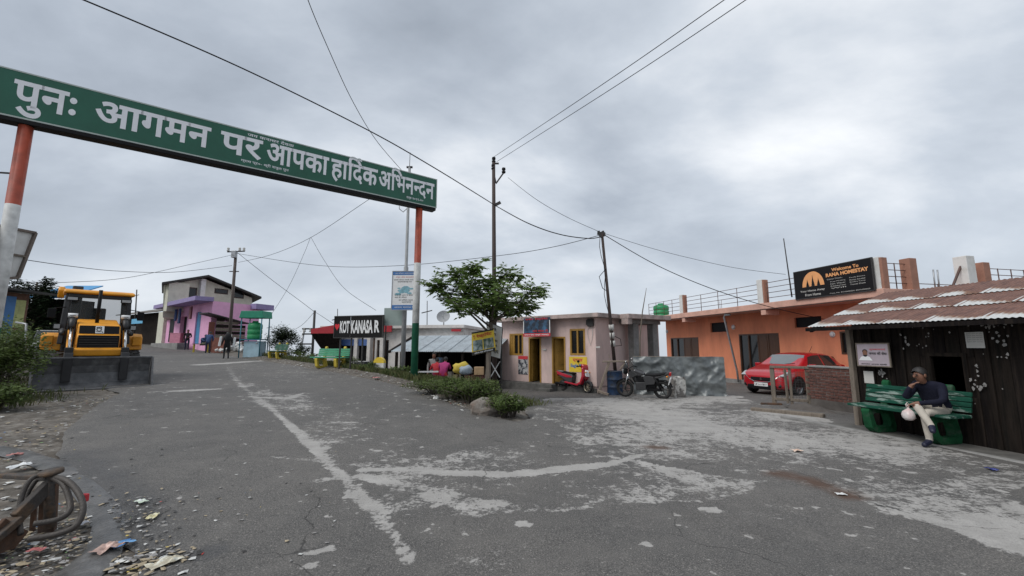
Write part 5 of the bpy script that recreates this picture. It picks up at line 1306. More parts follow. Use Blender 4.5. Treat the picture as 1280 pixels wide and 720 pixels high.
for sgn in (1, -1):
    vs = [V3((v.x, v.y * sgn, v.z)) for r_ in rings for v in r_]; fs = []
    for i in range(len(rings) - 1):
        for j in range(nr - 1):
            q = (i * nr + j, i * nr + j + 1, (i + 1) * nr + j + 1, (i + 1) * nr + j); fs.append(q if sgn > 0 else q[::-1])
    fs.append(list(range(nr)) if sgn < 0 else list(range(nr))[::-1]); k = (len(rings) - 1) * nr; fs.append([k + j for j in range(nr)] if sgn > 0 else [k + j for j in range(nr)][::-1])
    mb.add(vs, fs)
body = mb.build('body', m_car, car)
bm = bmesh.new(); bm.from_mesh(body.data); bmesh.ops.remove_doubles(bm, verts=bm.verts, dist=.001); bmesh.ops.recalc_face_normals(bm, faces=bm.faces); bm.to_mesh(body.data); bm.free()
sub = body.modifiers.new('smooth', 'SUBSURF'); sub.levels = 2; sub.render_levels = 2
def lerp_st(x):
    for a, b in zip(ST, ST[1:]):
        if a[0] >= x >= b[0]:
            t = (a[0] - x) / (a[0] - b[0]); return tuple(p + (q - p) * t for p, q in zip(a, b))
def gh(x, f, out_=.012):            # point on the glasshouse side at height fraction f
    s_ = lerp_st(x); wb, zb_, wt, zt_ = s_[2], s_[4], s_[5], s_[6]
    y = wb - .02 + (wt + .02 - wb + .02) * (f / .9) + .012 * math.sin(f * 3.1)
    return V3((x, y + out_, zb_ + (zt_ - zb_) * f))
for sgn in (1, -1):
    for (xa, xb, ta, tb) in ((.62, -.42, .35, .0), (-.50, -1.28, .0, .0)):
        lo_ = [gh(xa - (xa - xb) * k / 6, .07) for k in range(7)]; xh = xa - .34 if xa > .5 else xa
        hi_ = [gh(xh - (xh - (xb if xb > -1 else -1.18)) * k / 6, .82) for k in range(7)]
        mb = MB(); mb.smooth = True; f_ = lambda v: V3((v.x, v.y * sgn, v.z))
        for k in range(6):
            mb.quad(f_(lo_[k]), f_(lo_[k + 1]), f_(hi_[k + 1]), f_(hi_[k]))
        mb.build('side_window', m_cglass, car)
    mb = MB(); lo_ = [gh(.70 - 2.1 * k / 10, .01, .014) for k in range(11)]
    mb.tube([V3((v.x, v.y * sgn, v.z)) for v in lo_], .012, 5); mb.build('window_trim', m_trim, car)
    mb = MB(); mb.box((.58, sgn * 1.0, 1.02), (.12, .2, .14)); mb.bar((.6, sgn * .86, .97), (.58, sgn * .95, 1.0), .04); mb.build('mirror', m_car, car, bevel=.035)
    for xh in (-.25, -1.12):
        mb = MB(); mb.box((xh, sgn * .885, .80), (.2, .03, .035)); mb.build('door_handle', m_car, car, bevel=.01)
    for xx in (1.26, -1.26):
        mb = MB(); ar = [(xx + .385 * math.cos(a), max(.19, .31 + .385 * math.sin(a))) for a in [math.pi * i / 16 - .0 for i in range(17)]]
        mb.add([V3((x, sgn * .889, z)) for x, z in ar] , [list(range(17))]); mb.build('wheel_arch', m_black, car)
        wheel(car, (xx, sgn * .80, .305), .305, .20, rim=.66, rimmat=m_steel, spokes=7)
    mb = MB(); mb.extr([(1.90, .66), (1.94, .70), (1.70, .83), (1.42, .86), (1.45, .80), (1.72, .72)], sgn * .62, sgn * .80); hl = mb.build('headlamp', m_lens, car, bevel=.02)
    mb = MB(); mb.cyl((1.945, sgn * .62, .36), (1.90, sgn * .62, .36), .06, n=12); mb.build('fog_lamp', m_trim, car)
    mb = MB(); mb.extr([(-1.86, .78), (-1.93, .82), (-1.86, 1.02), (-1.7, 1.04)], sgn * .55, sgn * .81); mb.build('tail_lamp', m_rlens, car, bevel=.02)
# windscreen, rear window
def band(x0, f0, x1, f1, mat, nm, lift=.012):
    mb = MB(); mb.smooth = True; N = 8; lo_, hi_ = [], []
    for k in range(N + 1):
        y = -1 + 2 * k / N
        a, b = lerp_st(x0), lerp_st(x1)
        lo_.append(V3((x0 - .10 * y * y + lift, y * (a[5] * .98), a[6] + .025 - .045 * y * y))); hi_.append(V3((x1 - .06 * y * y + lift, y * (b[5] * .94), b[6] + .02 - .03 * y * y)))
    for k in range(N): mb.quad(lo_[k], lo_[k + 1], hi_[k + 1], hi_[k])
    return mb.build(nm, mat, car)
ws = band(.90, 0, .32, 0, m_wscr, 'windscreen', .03); band(-1.80, 0, -1.62, 0, m_cglass, 'rear_window', -.02)
for y0 in (.12, -.35):
    mb = MB(); mb.tube([(.93, y0, 1.055), (.88, y0 + .15, 1.085), (.82, y0 + .42, 1.11)], .012, 5); mb.build('wiper', m_black, ws)
mb = MB(); mb.extr([(1.955, .44), (1.99, .52), (1.975, .62), (1.93, .66), (1.90, .5)], -.40, .40); gl_ = mb.build('grille', m_black, car, bevel=.015)
mb = MB(); mb.tube([(1.93, -.62, .68), (1.965, -.45, .55), (1.995, -.25, .47), (2.0, 0, .455), (1.995, .25, .47), (1.965, .45, .55), (1.93, .62, .68)], .016, 6); mb.build('chrome_strip', m_chrome, gl_)
mb = MB(); lg = [(.0, .05), (.06, .02), (.02, .0), (.06, -.02), (.0, -.05), (-.06, -.02), (-.02, 0), (-.06, .02)]; mb.add([V3((1.998, y, .575 + z)) for y, z in lg], [list(range(8))]); mb.build('emblem', m_chrome, gl_)
mb = MB(); mb.box((1.975, 0, .285), (.06, 1.05, .16)); mb.build('air_intake', m_black, car, bevel=.03)
mb = MB(); mb.box((2.008, 0, .375), (.02, .50, .12)); pl_ = mb.build('number_plate', m_whitep, car, bevel=.006)
mb = MB(); mb.text('UK16 A 0817', (2.0195, 0, .375), (0, 1, 0), (0, 0, 1), -.22, .22, -.035, .035, .02); mb.build('plate_lettering', m_ink, pl_)
mb = MB(); mb.cyl((-1.1, 0, 1.49), (-1.32, 0, 1.72), .008, n=5); mb.build('aerial', m_black, car)

# ---- scooter
def two_pt(rear, front, wb):
    a, b = G(*rear), G(*front); m = (a + b) / 2; d = (b - a); return V3((m.x, m.y, gz(m.x, m.y) + .036)), math.atan2(d.y, d.x)
loc, yaw = two_pt((704, 490.5), (734, 492), 1.27)
sco = thing('scooter', 'red and black scooter parked in front of the pink building', 'scooter', loc, yaw)
m_sred = M('scooter_red', (.42, .012, .03), .3, .05, 4, 0, coat=.6)
m_grey = M('dark_grey_plastic', (.04, .04, .042), .55, .1, 5, 0)
wheel(sco, (-.62, 0, .23), .23, .10, rim=.62, rimmat=m_steel, spokes=6); wheel(sco, (.62, 0, .23), .23, .09, rim=.66, rimmat=M('brassy_alloy', (.42, .37, .28), .4, .1, 5, 0, metal=.6), spokes=8)
mb = MB(); mb.extr([(-.85, .72), (-.80, .60), (-.35, .36), (-.08, .34), (-.02, .62), (-.1, .70), (-.5, .74)], -.15, .15); mb.build('rear_body', m_grey, sco, bevel=.05)
for s in (-1, 1):
    mb = MB(); mb.extr([(-.92, .80), (-.84, .66), (-.35, .55), (-.05, .56), (-.1, .62), (-.5, .70)], s * .152 - .01, s * .152 + .01); mb.build('side_panel', m_sred, sco, bevel=.01)
    mb = MB(); mb.extr([(-.45, .34), (.25, .26), (.42, .38), (.35, .42), (.2, .33), (-.4, .40)], s * .17 - .02, s * .17 + .02); mb.build('floor_panel', m_sred, sco, bevel=.015)
    mb = MB(); mb.tube([(.34, s * .2, 1.0), (.36, s * .28, 1.16)], .008, 5); mb.ball((.36, s * .3, 1.2), (.02, .08, .055), 10, 6); mb.build('mirror', m_black, sco)
    mb = MB(); mb.box((.60, s * .11, .80), (.05, .07, .04)); mb.build('indicator', m_amber, sco, bevel=.012)
mb = MB(); mb.box((.1, 0, .31), (.55, .34, .06)); mb.build('footboard', m_grey, sco, bevel=.02)
mb = MB(); mb.extr([(.32, .32), (.40, .30), (.56, .62), (.52, .95), (.42, 1.0), (.44, .65)], -.20, .20); mb.build('front_apron', m_sred, sco, bevel=.05)
mb = MB(); mb.extr([(.57, .66), (.63, .62), (.60, .82), (.54, .9)], -.12, .12); mb.build('headlamp_panel', m_whitep, sco, bevel=.03)
mb = MB(); mb.extr([(.36, .93), (.54, .93), (.52, 1.07), (.40, 1.13)], -.17, .17); mb.build('handlebar_cowl', m_sred, sco, bevel=.035)
mb = MB(); mb.tube([(.32, -.34, 1.0), (.40, -.2, 1.02), (.40, .2, 1.02), (.32, .34, 1.0)], .024, 6); mb.build('handlebar', m_black, sco)
mb = MB(); mb.extr([(.46, .40), (.64, .50), (.80, .44), (.87, .30), (.83, .28), (.76, .40), (.62, .46), (.5, .36)], -.06, .06); mb.build('front_mudguard', m_grey, sco, bevel=.015)
mb = MB(); mb.extr([(-.82, .76), (-.5, .80), (-.25, .76), (-.02, .77), (-.0, .70), (-.3, .68), (-.78, .71)], -.14, .14); mb.build('seat', m_black, sco, bevel=.04)
mb = MB(); mb.tube([(-.6, -.12, .78), (-.85, -.13, .80), (-.95, 0, .82), (-.85, .13, .80), (-.6, .12, .78)], .014, 6); mb.build('grab_rail', m_steel, sco)
mb = MB(); mb.cyl((-.9, -.16, .30), (-.35, -.16, .27), .055, n=10); mb.build('exhaust', m_black, sco)
mb = MB(); mb.box((-.90, 0, .64), (.03, .2, .09)); mb.build('tail_lamp', m_rlens, sco, bevel=.02)
mb = MB(); mb.box((-.5, .02, .3), (.35, .2, .22)); mb.build('engine', m_iron, sco, bevel=.03)
mb = MB(); mb.tube([(.60, .07, .23), (.5, .07, .55)], .022, 6); mb.tube([(.60, -.07, .23), (.5, -.07, .55)], .022, 6); mb.build('fork', m_black, sco)
sco.rotation_euler = (R(-5), 0, yaw - R(14))

# ---- motorcycle
def motorcycle(label, loc, yaw, lean, group=None):
    t = thing('motorcycle', label, 'motorcycle', loc, yaw, group)
    wheel(t, (-.64, 0, .30), .30, .10, rim=.72, rimmat=m_iron, spokes=6); wheel(t, (.64, 0, .30), .30, .085, rim=.74, rimmat=m_iron, spokes=6)
    mb = MB(); mb.extr([(-.12, .80), (-.05, .90), (.22, .99), (.38, .92), (.40, .80), (.1, .72)], -.13, .13); mb.build('fuel_tank', M('grey_black_tank', (.03, .03, .033), .3, .1, 4, 0, coat=.5), t, bevel=.055)
    mb = MB(); mb.extr([(-.80, .90), (-.45, .84), (-.12, .83), (-.1, .77), (-.5, .76), (-.80, .83)], -.125, .125); mb.build('seat', m_black, t, bevel=.035)
    mb = MB(); mb.extr([(-.92, .86), (-.80, .80), (-.35, .62), (-.2, .74), (-.6, .78), (-.9, .92)], -.12, .12); mb.build('tail_cowl', m_grey, t, bevel=.03)
    mb = MB(); mb.box((-.93, 0, .84), (.06, .16, .12)); mb.build('tail_lamp', m_rlens, t, bevel=.02)
    mb = MB(); mb.extr([(-.96, .72), (-.93, .74), (-.86, .50), (-.88, .50)], -.10, .10); mg = mb.build('number_plate', m_whitep, t)
    mb = MB(); mb.extr([(-.98, .40), (-.92, .55), (-.75, .64), (-.5, .62), (-.5, .60), (-.75, .61), (-.89, .53), (-.95, .40)], -.06, .06); mb.build('rear_mudguard', m_black, t)
    mb = MB(); mb.extr([(.30, .46), (.42, .60), (.64, .65), (.84, .58), (.94, .44), (.92, .43), (.82, .56), (.64, .625), (.43, .58), (.32, .45)], -.05, .05); mb.build('front_mudguard', m_black, t)
    mb = MB(); mb.box((.05, 0, .42), (.36, .24, .26)); mb.cyl((.12, 0, .5), (.26, 0, .72), .09, n=10)
    for k in range(5): mb.lathe([(.11, -.005), (.11, .005)], (.14 + k * .025, 0, .54 + k * .04), 'z', 10)
    mb.build('engine', M('dark_engine_alloy', (.07, .07, .072), .5, .3, 9, 0, metal=.5), t, bevel=.02)
    for s in (-1, 1):
        mb = MB(); mb.extr([(-.42, .50), (-.12, .46), (-.06, .72), (-.2, .78), (-.5, .74)], s * .11 - .02, s * .11 + .02); mb.build('side_cover', m_grey, t, bevel=.015)
        mb = MB(); mb.extr([(.1, .80), (.36, .68), (.46, .86), (.3, .96)], s * .14 - .02, s * .14 + .02); mb.build('tank_shroud', m_grey, t, bevel=.015)
    mb = MB(); mb.box((.05, 0, .62), (.3, .2, .2)); mb.box((-.3, 0, .5), (.3, .16, .3)); mb.build('airbox', m_black, t, bevel=.03)
    mb = MB()
    for a, b in (((.45, 0, .92), (.18, 0, .34)), ((.18, 0, .34), (-.2, 0, .3)), ((-.2, 0, .3), (-.25, 0, .74)), ((.45, 0, .92), (-.25, 0, .76)), ((-.25, .09, .74), (-.85, .09, .82)), ((-.25, -.09, .74), (-.85, -.09, .82)), ((-.2, .1, .32), (-.64, .1, .30)), ((-.2, -.1, .32), (-.64, -.1, .30))): mb.cyl(a, b, .022, n=6)
    mb.build('frame', m_black, t)
    for s in (-1, 1):
        mb = MB(); mb.tube([(.64, s * .085, .30), (.44, s * .085, .86)], .024, 6); mb.build('fork', m_chrome, t)
        mb = MB(); mb.tube([(-.62, s * .12, .34), (-.42, s * .12, .76)], .035, 8); mb.build('shock_absorber', m_black, t)
        mb = MB(); mb.tube([(.40, s * .28, 1.06), (.42, s * .33, 1.24)], .008, 5); mb.ball((.42, s * .34, 1.27), (.02, .075, .05), 10, 6); mb.build('mirror', m_chrome, t)
        mb = MB(); mb.ball((-.86, s * .17, .78), (.035, .05, .03), 8, 5); mb.build('indicator', m_amber, t)
        mb = MB(); mb.box((-.22, s * .2, .30), (.05, .18, .04)); mb.build('footpeg', m_black, t)
    mb = MB(); mb.tube([(.28, -.36, 1.0), (.36, -.26, 1.04), (.46, -.1, .98), (.46, .1, .98), (.36, .26, 1.04), (.28, .36, 1.0)], .016, 6); mb.build('handlebar', m_black, t)
    mb = MB(); mb.ball((.58, 0, .90), (.09, .10, .12), 12, 8); hl = mb.build('headlamp', m_black, t); mb = MB(); mb.ball((.62, 0, .90), (.06, .085, .10), 12, 8); mb.build('lens', m_lens, hl)
    mb = MB(); mb.extr([(.48, 1.0), (.64, .98), (.56, 1.16), (.50, 1.18)], -.10, .10); mb.build('visor', m_grey, t, bevel=.02)
    mb = MB(); mb.tube([(.2, -.1, .45), (.18, -.16, .28), (-.2, -.17, .26), (-.4, -.17, .28)], .022, 6); mb.tube([(-.38, -.17, .28), (-.95, -.18, .38)], [.045, .055], 10); mb.build('exhaust', m_chrome, t)
    mb = MB(); mb.box((-.4, .13, .32), (.5, .02, .09)); mb.build('chain_guard', m_black, t)
    t.rotation_euler = (lean, 0, yaw); return t
a, b = P(785, 494, 14.7), P(825.5, 499, 14.1); m_ = (a + b) / 2; d = a - b
motorcycle('black motorcycle parked between the blue drum and the painted stone block', V3((m_.x, m_.y, gz(m_.x, m_.y) + .03)), math.atan2(d.y, d.x), R(-7))
# ---------------------------------------------------------------- people
def skin_mesh(verts, edges, radii, root=0, sub=2):
    me = bpy.data.meshes.new('body'); me.from_pydata(verts, edges, [])
    o = bpy.data.objects.new('body', me); COL.objects.link(o)
    sk = o.modifiers.new('skin', 'SKIN'); sk.use_smooth_shade = True
    for i, r in enumerate(radii):
        d = me.skin_vertices[0].data[i]; d.radius = (r, r) if not isinstance(r, tuple) else r; d.use_root = (i == root)
    ss = o.modifiers.new('sub', 'SUBSURF'); ss.levels = ss.render_levels = sub
    bpy.context.view_layer.update()
    m2 = bpy.data.meshes.new_from_object(o.evaluated_get(bpy.context.evaluated_depsgraph_get()))
    bpy.data.objects.remove(o); bpy.data.meshes.remove(me)
    return m2
STAND = dict(pelvis=(0, 0, .95), spine=(.0, 0, 1.13), chest=(.0, 0, 1.34), neck=(.01, 0, 1.49), chin=(.03, 0, 1.57), head=(.03, 0, 1.65), crown=(.01, 0, 1.72),
             shL=(0, .19, 1.42), elL=(-.02, .25, 1.14), wrL=(.06, .25, .90), haL=(.09, .25, .81), shR=(0, -.19, 1.42), elR=(-.02, -.25, 1.14), wrR=(.06, -.25, .90), haR=(.09, -.25, .81),
             hiL=(0, .1, .92), knL=(.02, .11, .50), anL=(-.02, .11, .09), toL=(.15, .13, .04), hiR=(0, -.1, .92), knR=(.02, -.11, .50), anR=(-.02, -.11, .09), toR=(.15, -.13, .04))
RAD = dict(pelvis=.135, spine=.125, chest=.145, neck=.055, chin=.068, head=.092, crown=.06, sh=.07, el=.052, wr=.036, ha=.036, hi=.095, kn=.065, an=.048, to=.04)
BONES = [('pelvis', 'spine', 1), ('spine', 'chest', 1), ('chest', 'neck', 1), ('neck', 'chin', 0), ('chin', 'head', 0), ('head', 'crown', 0)]
for s in 'LR': BONES += [('chest', 'sh' + s, 1), ('sh' + s, 'el' + s, 1), ('el' + s, 'wr' + s, 1), ('wr' + s, 'ha' + s, 0), ('pelvis', 'hi' + s, 2), ('hi' + s, 'kn' + s, 2), ('kn' + s, 'an' + s, 2), ('an' + s, 'to' + s, 3)]
m_skin = M('brown_skin', (.20, .095, .06), .6, .08, 6, 0)
m_hair = M('black_hair', (.012, .010, .009), .6, .2, 20, .2, 90)
m_shoe = M('dark_shoe', (.02, .02, .03), .6, .1, 6, 0)
def person(label, loc, yaw, pose, top, trousers, scale=1.0, fingers=False, shoe=None, group=None, hair=m_hair, bulk=1.0):
    J = dict(STAND); J.update({k: v for k, v in pose.items() if k != 'face'}); names = list(J); ix = {n: i for i, n in enumerate(names)}
    verts = [tuple(J[n]) for n in names]; edges = []; radii = []
    for n in names:
        r = RAD.get(n) or RAD[n[:2]]
        if n in ('pelvis', 'spine', 'chest', 'shL', 'shR', 'elL', 'elR'): r *= bulk
        radii.append((r * 1.12, r * .88) if n in ('chest', 'spine') else r)
    for a, b, _ in BONES: edges.append((ix[a], ix[b]))
    seg = [(V3(J[a]), V3(J[b]), m) for a, b, m in BONES]
    if fingers:
        for s in 'LR':
            w_, h_ = V3(J['wr' + s]), V3(J['ha' + s]); d = (h_ - w_).normalized(); sidev = d.cross(V3((0, 0, 1))); sidev = sidev.normalized() if sidev.length > .1 else V3((0, 1, 0)); nv = sidev.cross(d)
            for k, (off, ln) in enumerate(((-.027, .055), (-.009, .066), (.009, .062), (.027, .048))):
                p = h_ + sidev * off + d * .02; i0 = len(verts); verts += [tuple(p), tuple(p + d * ln * .55 - nv * .008), tuple(p + d * ln * .9 - nv * .03)]; radii += [.009, .0085, .007]; edges += [(ix['ha' + s], i0), (i0, i0 + 1), (i0 + 1, i0 + 2)]
            p = h_ - d * .03 + sidev * .035; i0 = len(verts); verts += [tuple(p), tuple(p + d * .035 + sidev * .018)]; radii += [.011, .009]; edges += [(ix['ha' + s], i0), (i0, i0 + 1)]
            seg.append((h_, h_ + d * .12, 0))
    if fingers:   # nose
        hd = V3(J['head']); f = V3((1, 0, -.25)).normalized() if 'face' not in pose else V3(pose['face'])
    me = skin_mesh(verts, edges, radii)
    mats = [m_skin, top, trousers, shoe or m_shoe]
    me.materials.clear()
    for m in mats: me.materials.append(m)
    for p in me.polygons:
        best, bm_ = 1e9, 0
        for a, b, m in seg:
            ab = b - a; t = max(0, min(1, (p.center - a).dot(ab) / max(ab.length_squared, 1e-9))); d = (p.center - a - ab * t).length
            if m == 0 and best < 1e8: d *= 1.1
            if m == 1 and a.z < J['spine'][2] - .05: d *= .62
            if d < best: best, bm_ = d, m
        p.material_index = bm_; p.use_smooth = True
    t = thing('person', label, 'person', loc, yaw, group, scale)
    o = bpy.data.objects.new('body', me); COL.objects.link(o); o.parent = t
    hd, cw_ = V3(J['head']), V3(J['crown']); upv = (cw_ - V3(J['chin'])).normalized(); fc = V3(pose.get('face', (1, 0, 0))); fc = (fc - upv * fc.dot(upv)).normalized(); sd = upv.cross(fc)
    mb = MB(); c = hd - fc * .014 + upv * .018
    n, k = 14, 8; vs = []; fs = []
    for i in range(k + 1):
        ph = (R(108)) * i / k
        for j in range(n):
            th = 2 * math.pi * j / n; ph2 = ph * (1 - .45 * max(0, math.cos(th)) )
            vs.append(c + upv * .118 * math.cos(ph2) + (fc * math.cos(th) * .108 + sd * math.sin(th) * .098) * math.sin(ph2))
    for i in range(k):
        for j in range(n): fs.append((i * n + j, i * n + (j + 1) % n, (i + 1) * n + (j + 1) % n, (i + 1) * n + j))
    mb.smooth = True; mb.add(vs, fs); mb.build('hair', hair, t)
    if fingers:
        def feat(c_, r_, nm, mat):
            mb = MB(); mb.ball((0, 0, 0), r_, 10, 6); mt = Matrix((fc, sd, upv)).transposed(); mb.v = [mt @ v + hd + fc * c_[0] + sd * c_[1] + upv * c_[2] for v in mb.v]; mb.build(nm, mat, t)
        feat((.098, 0, -.012), (.022, .014, .024), 'nose', m_skin)
        for s in (-1, 1):
            feat((.086, s * .033, .012), (.010, .015, .009), 'eye', m_ink); feat((.088, s * .034, .03), (.012, .022, .006), 'eyebrow', m_hair); feat((-.0, s * .094, -.002), (.022, .012, .032), 'ear', m_skin)
        feat((.086, 0, -.045), (.012, .028, .008), 'moustache', m_hair)
    return t

# ---------------------------------------------------------------- green bench and the man on it
m_gpaint = M('peeling_green_paint', (.012, .066, .044), .9, .35, 6, .4, 60, spec=.15, col2=(.22, .28, .25), amt=.36, sharp=.08, scale2=11, stretch=(.25, 1, 1))
m_gcast = M('green_cast_concrete', (.012, .075, .032), .9, .4, 5, .3, 50, spec=.15, col2=(.05, .09, .06), amt=.3, sharp=.15, scale2=6)
def bench(label, loc, yaw, wood, cast, L=1.55, group=None):
    """local x along the bench, +y the way it faces"""
    t = thing('park_bench', label, 'bench', loc, yaw, group)
    outer = [(-.30, .0), (.18, .0), (.24, .06), (.26, .40), (.30, .43), (.20, .47), (-.18, .45), (-.24, .60), (-.30, .98), (-.36, 1.0), (-.42, .95), (-.36, .55), (-.36, .3), (-.34, .06)]
    for k, x in enumerate((-L * .30, L * .30)):
        mb = MB(); w_ = .07
        ring_o = [(-.30, .0), (.12, .0), (.22, .08), (.27, .38), (.24, .43), (-.14, .43), (-.26, .40), (-.33, .1)]
        ring_i = [(-.20, .10), (.06, .10), (.13, .14), (.17, .30), (.15, .34), (-.10, .34), (-.17, .32), (-.21, .15)]
        n = 8
        for s in (-1, 1):
            vs = [(x + s * w_, y, z) for y, z in ring_o] + [(x + s * w_, y, z) for y, z in ring_i]
            mb.add(vs, [(i, (i + 1) % n, (i + 1) % n + n, i + n) if s < 0 else (i + n, (i + 1) % n + n, (i + 1) % n, i) for i in range(n)])
        for rg, fl in ((ring_o, 1), (ring_i, -1)):
            vs = [(x - w_, y, z) for y, z in rg] + [(x + w_, y, z) for y, z in rg]
            mb.add(vs, [(i, i + n, (i + 1) % n + n, (i + 1) % n) for i in range(n)])
        mb.build('leg', cast, t, bevel=.015)
        mb = MB(); mb.extr([(0, 0), (0, 0), (0, 0)], 0, 0) if 0 else None
        up_ = [(-.16, .43), (-.24, .43), (-.34, .80), (-.34, .89), (-.29, .92), (-.25, .87), (-.25, .80)]
        mb.add([(x - .06, y, z) for y, z in up_] + [(x + .06, y, z) for y, z in up_], [list(range(7)), list(range(13, 6, -1))] + [(i, i + 7, (i + 1) % 7 + 7, (i + 1) % 7) for i in range(7)])
        mb.build('upright', cast, t, bevel=.015)
    for k in range(4):
        mb = MB(); mb.box((0, -.13 + k * .115, .455), (L, .105, .045)); mb.build('seat_slat', wood, t, bevel=.008)
    for k in range(4):
        z = .545 + k * .08; y = -.165 - (z - .43) * .22; mb = MB(); mb.box((0, y, z), (L, .035, .073), Matrix.Rotation(R(13), 3, 'X')); mb.build('back_slat', wood, t, bevel=.008)
    return t
la, lb_ = G(1108, 543), G(1203, 557)
bc = (la + lb_) / 2 + CN * .0; byaw = math.atan2(-CE.y, -CE.x)      # local +y -> CN
byaw = math.atan2(CN.y, CN.x) - R(90)
bz = .055
bpos = V3((*xy(CWl.p(1.12, 0, .43)), bz))
bench('peeling green bench standing against the dark timber cabin', bpos, byaw, m_gpaint, m_gcast, 1.6)
m_jacket = M('navy_jacket', (.012, .013, .026), .9, .25, 8, .4, 25, spec=.2)
m_cream = M('cream_trousers', (.46, .42, .36), .85, .12, 6, .3, 25)
sit = dict(pelvis=(0, 0, .55), spine=(.06, 0, .72), chest=(.19, 0, .91), neck=(.265, 0, 1.015), chin=(.325, 0, 1.06), head=(.345, 0, 1.135), crown=(.34, 0, 1.21), face=(.93, -.1, -.33),
           shL=(.18, .19, .955), elL=(.30, .27, .74), wrL=(.47, .05, .69), haL=(.54, -.03, .665), shR=(.18, -.19, .955), elR=(.46, -.17, .75), wrR=(.47, -.085, .92), haR=(.435, -.035, .985),
           hiL=(.03, .1, .545), knL=(.48, .09, .55), anL=(.46, .11, .10), toL=(.64, .13, .045), hiR=(.03, -.1, .55), knR=(.50, .0, .665), anR=(.57, .24, .35), toR=(.70, .33, .29))
mpos = CWl.p(1.58, 0, .36); mpos.z = bz - .03
person('man in navy jacket and cream trousers sitting cross-legged on the green bench', mpos, math.atan2(CN.y, CN.x), sit, m_jacket, m_cream, .97, True, M('navy_shoe', (.012, .014, .035), .5, .1, 6, 0), None, M('grey_black_hair', (.02, .018, .017), .6, .2, 20, .2, 90), 1.14)
mt = Matrix.Translation(mpos) @ rotz(math.atan2(CN.y, CN.x)); hp = mt @ V3((.57, -.06, .64))
bag = thing('carrier_bag', 'small white plastic bag hanging from the seated man\'s hand', 'bag', hp - V3((0, 0, .24)))
m_bagp = M('white_plastic_bag', (.60, .55, .53), .35, .12, 14, .3, 30, col2=(.55, .35, .33), amt=.25, sharp=.3, scale2=8)
mb = MB(); prof = [(0, 0), (.05, .0), (.085, .03), (.09, .08), (.07, .13), (.035, .165), (.012, .185), (.014, .2), (.03, .235)]
mb.lathe(prof, n=12)
mb.v = [v + V3((.02 * nrm(v.x * 9, v.y * 9, v.z * 9), .02 * nrm(v.x * 9 + 5, v.y * 9, v.z * 9), .008 * nrm(v.x * 9, v.y * 9 + 7, v.z * 9))) for v in mb.v]
mb.build('pouch', m_bagp, bag); mb = MB(); mb.tube([(-.02, 0, .19), (-.025, 0, .24), (0, 0, .27), (.025, 0, .24), (.02, 0, .19)], .006, 5); mb.build('handle', m_bagp, bag)

# ---------------------------------------------------------------- brick wall, gate, planks beside the cabin
BW = Wall(xy(P(1012, 480, 11.6)), xy(P(1075, 480, 10.3)))
zg = -.22
bw = thing('brick_wall', 'low red brick wall on a mud base between the gate and the cabin', 'wall', BW.p(BW.L / 2, zg, 0))
z_b0 = BW.hit(1040, 502)[1]; z_b1 = BW.hit(1040, 459)[1]; th = .22
mb = MB(); BW.box(mb, .0, BW.L, zg - .2, z_b1 - .03, -th + .012, -.012); mb.build('mortar_core', m_mortar, bw, True)
br = MB(); br.box((0, 0, 0), (.215, .105, .066)); bo = br.build('brick', m_brick, bw); bmesh_ = bo.data; bpy.data.objects.remove(bo)
bmz = bmesh.new(); bmz.from_mesh(bmesh_); bmesh.ops.bevel(bmz, geom=bmz.edges[:], offset=.006, segments=1, affect='EDGES'); bmz.to_mesh(bmesh_); bmz.free()
rows = int((z_b1 - z_b0) / .078); rb = random.Random(5); iw = wm(bw).inverted()
for r_ in range(rows):
    x = (-.11 if r_ % 2 else 0) + .11
    while x < BW.L + .05:
        for o in (-.055, -th + .055):
            p = BW.p(min(x, BW.L - .06), z_b0 + .04 + r_ * .078, o + rb.uniform(-.004, .010) * (1 if o > -.1 else -1))
            inst('brick', bmesh_, bw, iw @ p, (rb.gauss(0, .015), rb.gauss(0, .012), BW.yaw + rb.gauss(0, .02)))
        x += .226
mb = MB(); BW.box(mb, -.02, BW.L + .02, z_b1 - .03, z_b1 + .02, -th - .02, .02); mb.build('coping', m_conc, bw, True, bevel=.015)
mb = MB()
n = 14
for i in range(n + 1):
    for j in range(7):
        u = BW.L * i / n; z = zg - .25 + (z_b0 + .02 - zg + .25) * j / 6; mb.v.append(BW.p(u, z, .02 + .10 * (1 - j / 6) + .05 * nrm(u * 3, z * 4, 2)))
for i in range(n):
    for j in range(6): mb.f.append([i * 7 + j, (i + 1) * 7 + j, (i + 1) * 7 + j + 1, i * 7 + j + 1]); mb.m.append(0); mb.sm.append(True)
mb.build('mud_base', m_mud, bw, True)
mb = MB(); q = BW.p(BW.L + .02, 0, 0); mb.box((q.x, q.y, .35), (.12, .12, 1.35)); mb.build('end_post', m_wood, bw, True, bevel=.01)
# low slab by the cabin corner: white plastered block
wbk = MB(); wq = P(1067, 456, 11.0); wbk.box((wq.x, wq.y, .75), (.32, .3, .55)); wo = wbk.build('plaster_block', m_white, None, bevel=.02); tag(wo, 'pale plastered block behind the corner post of the cabin', 'block')
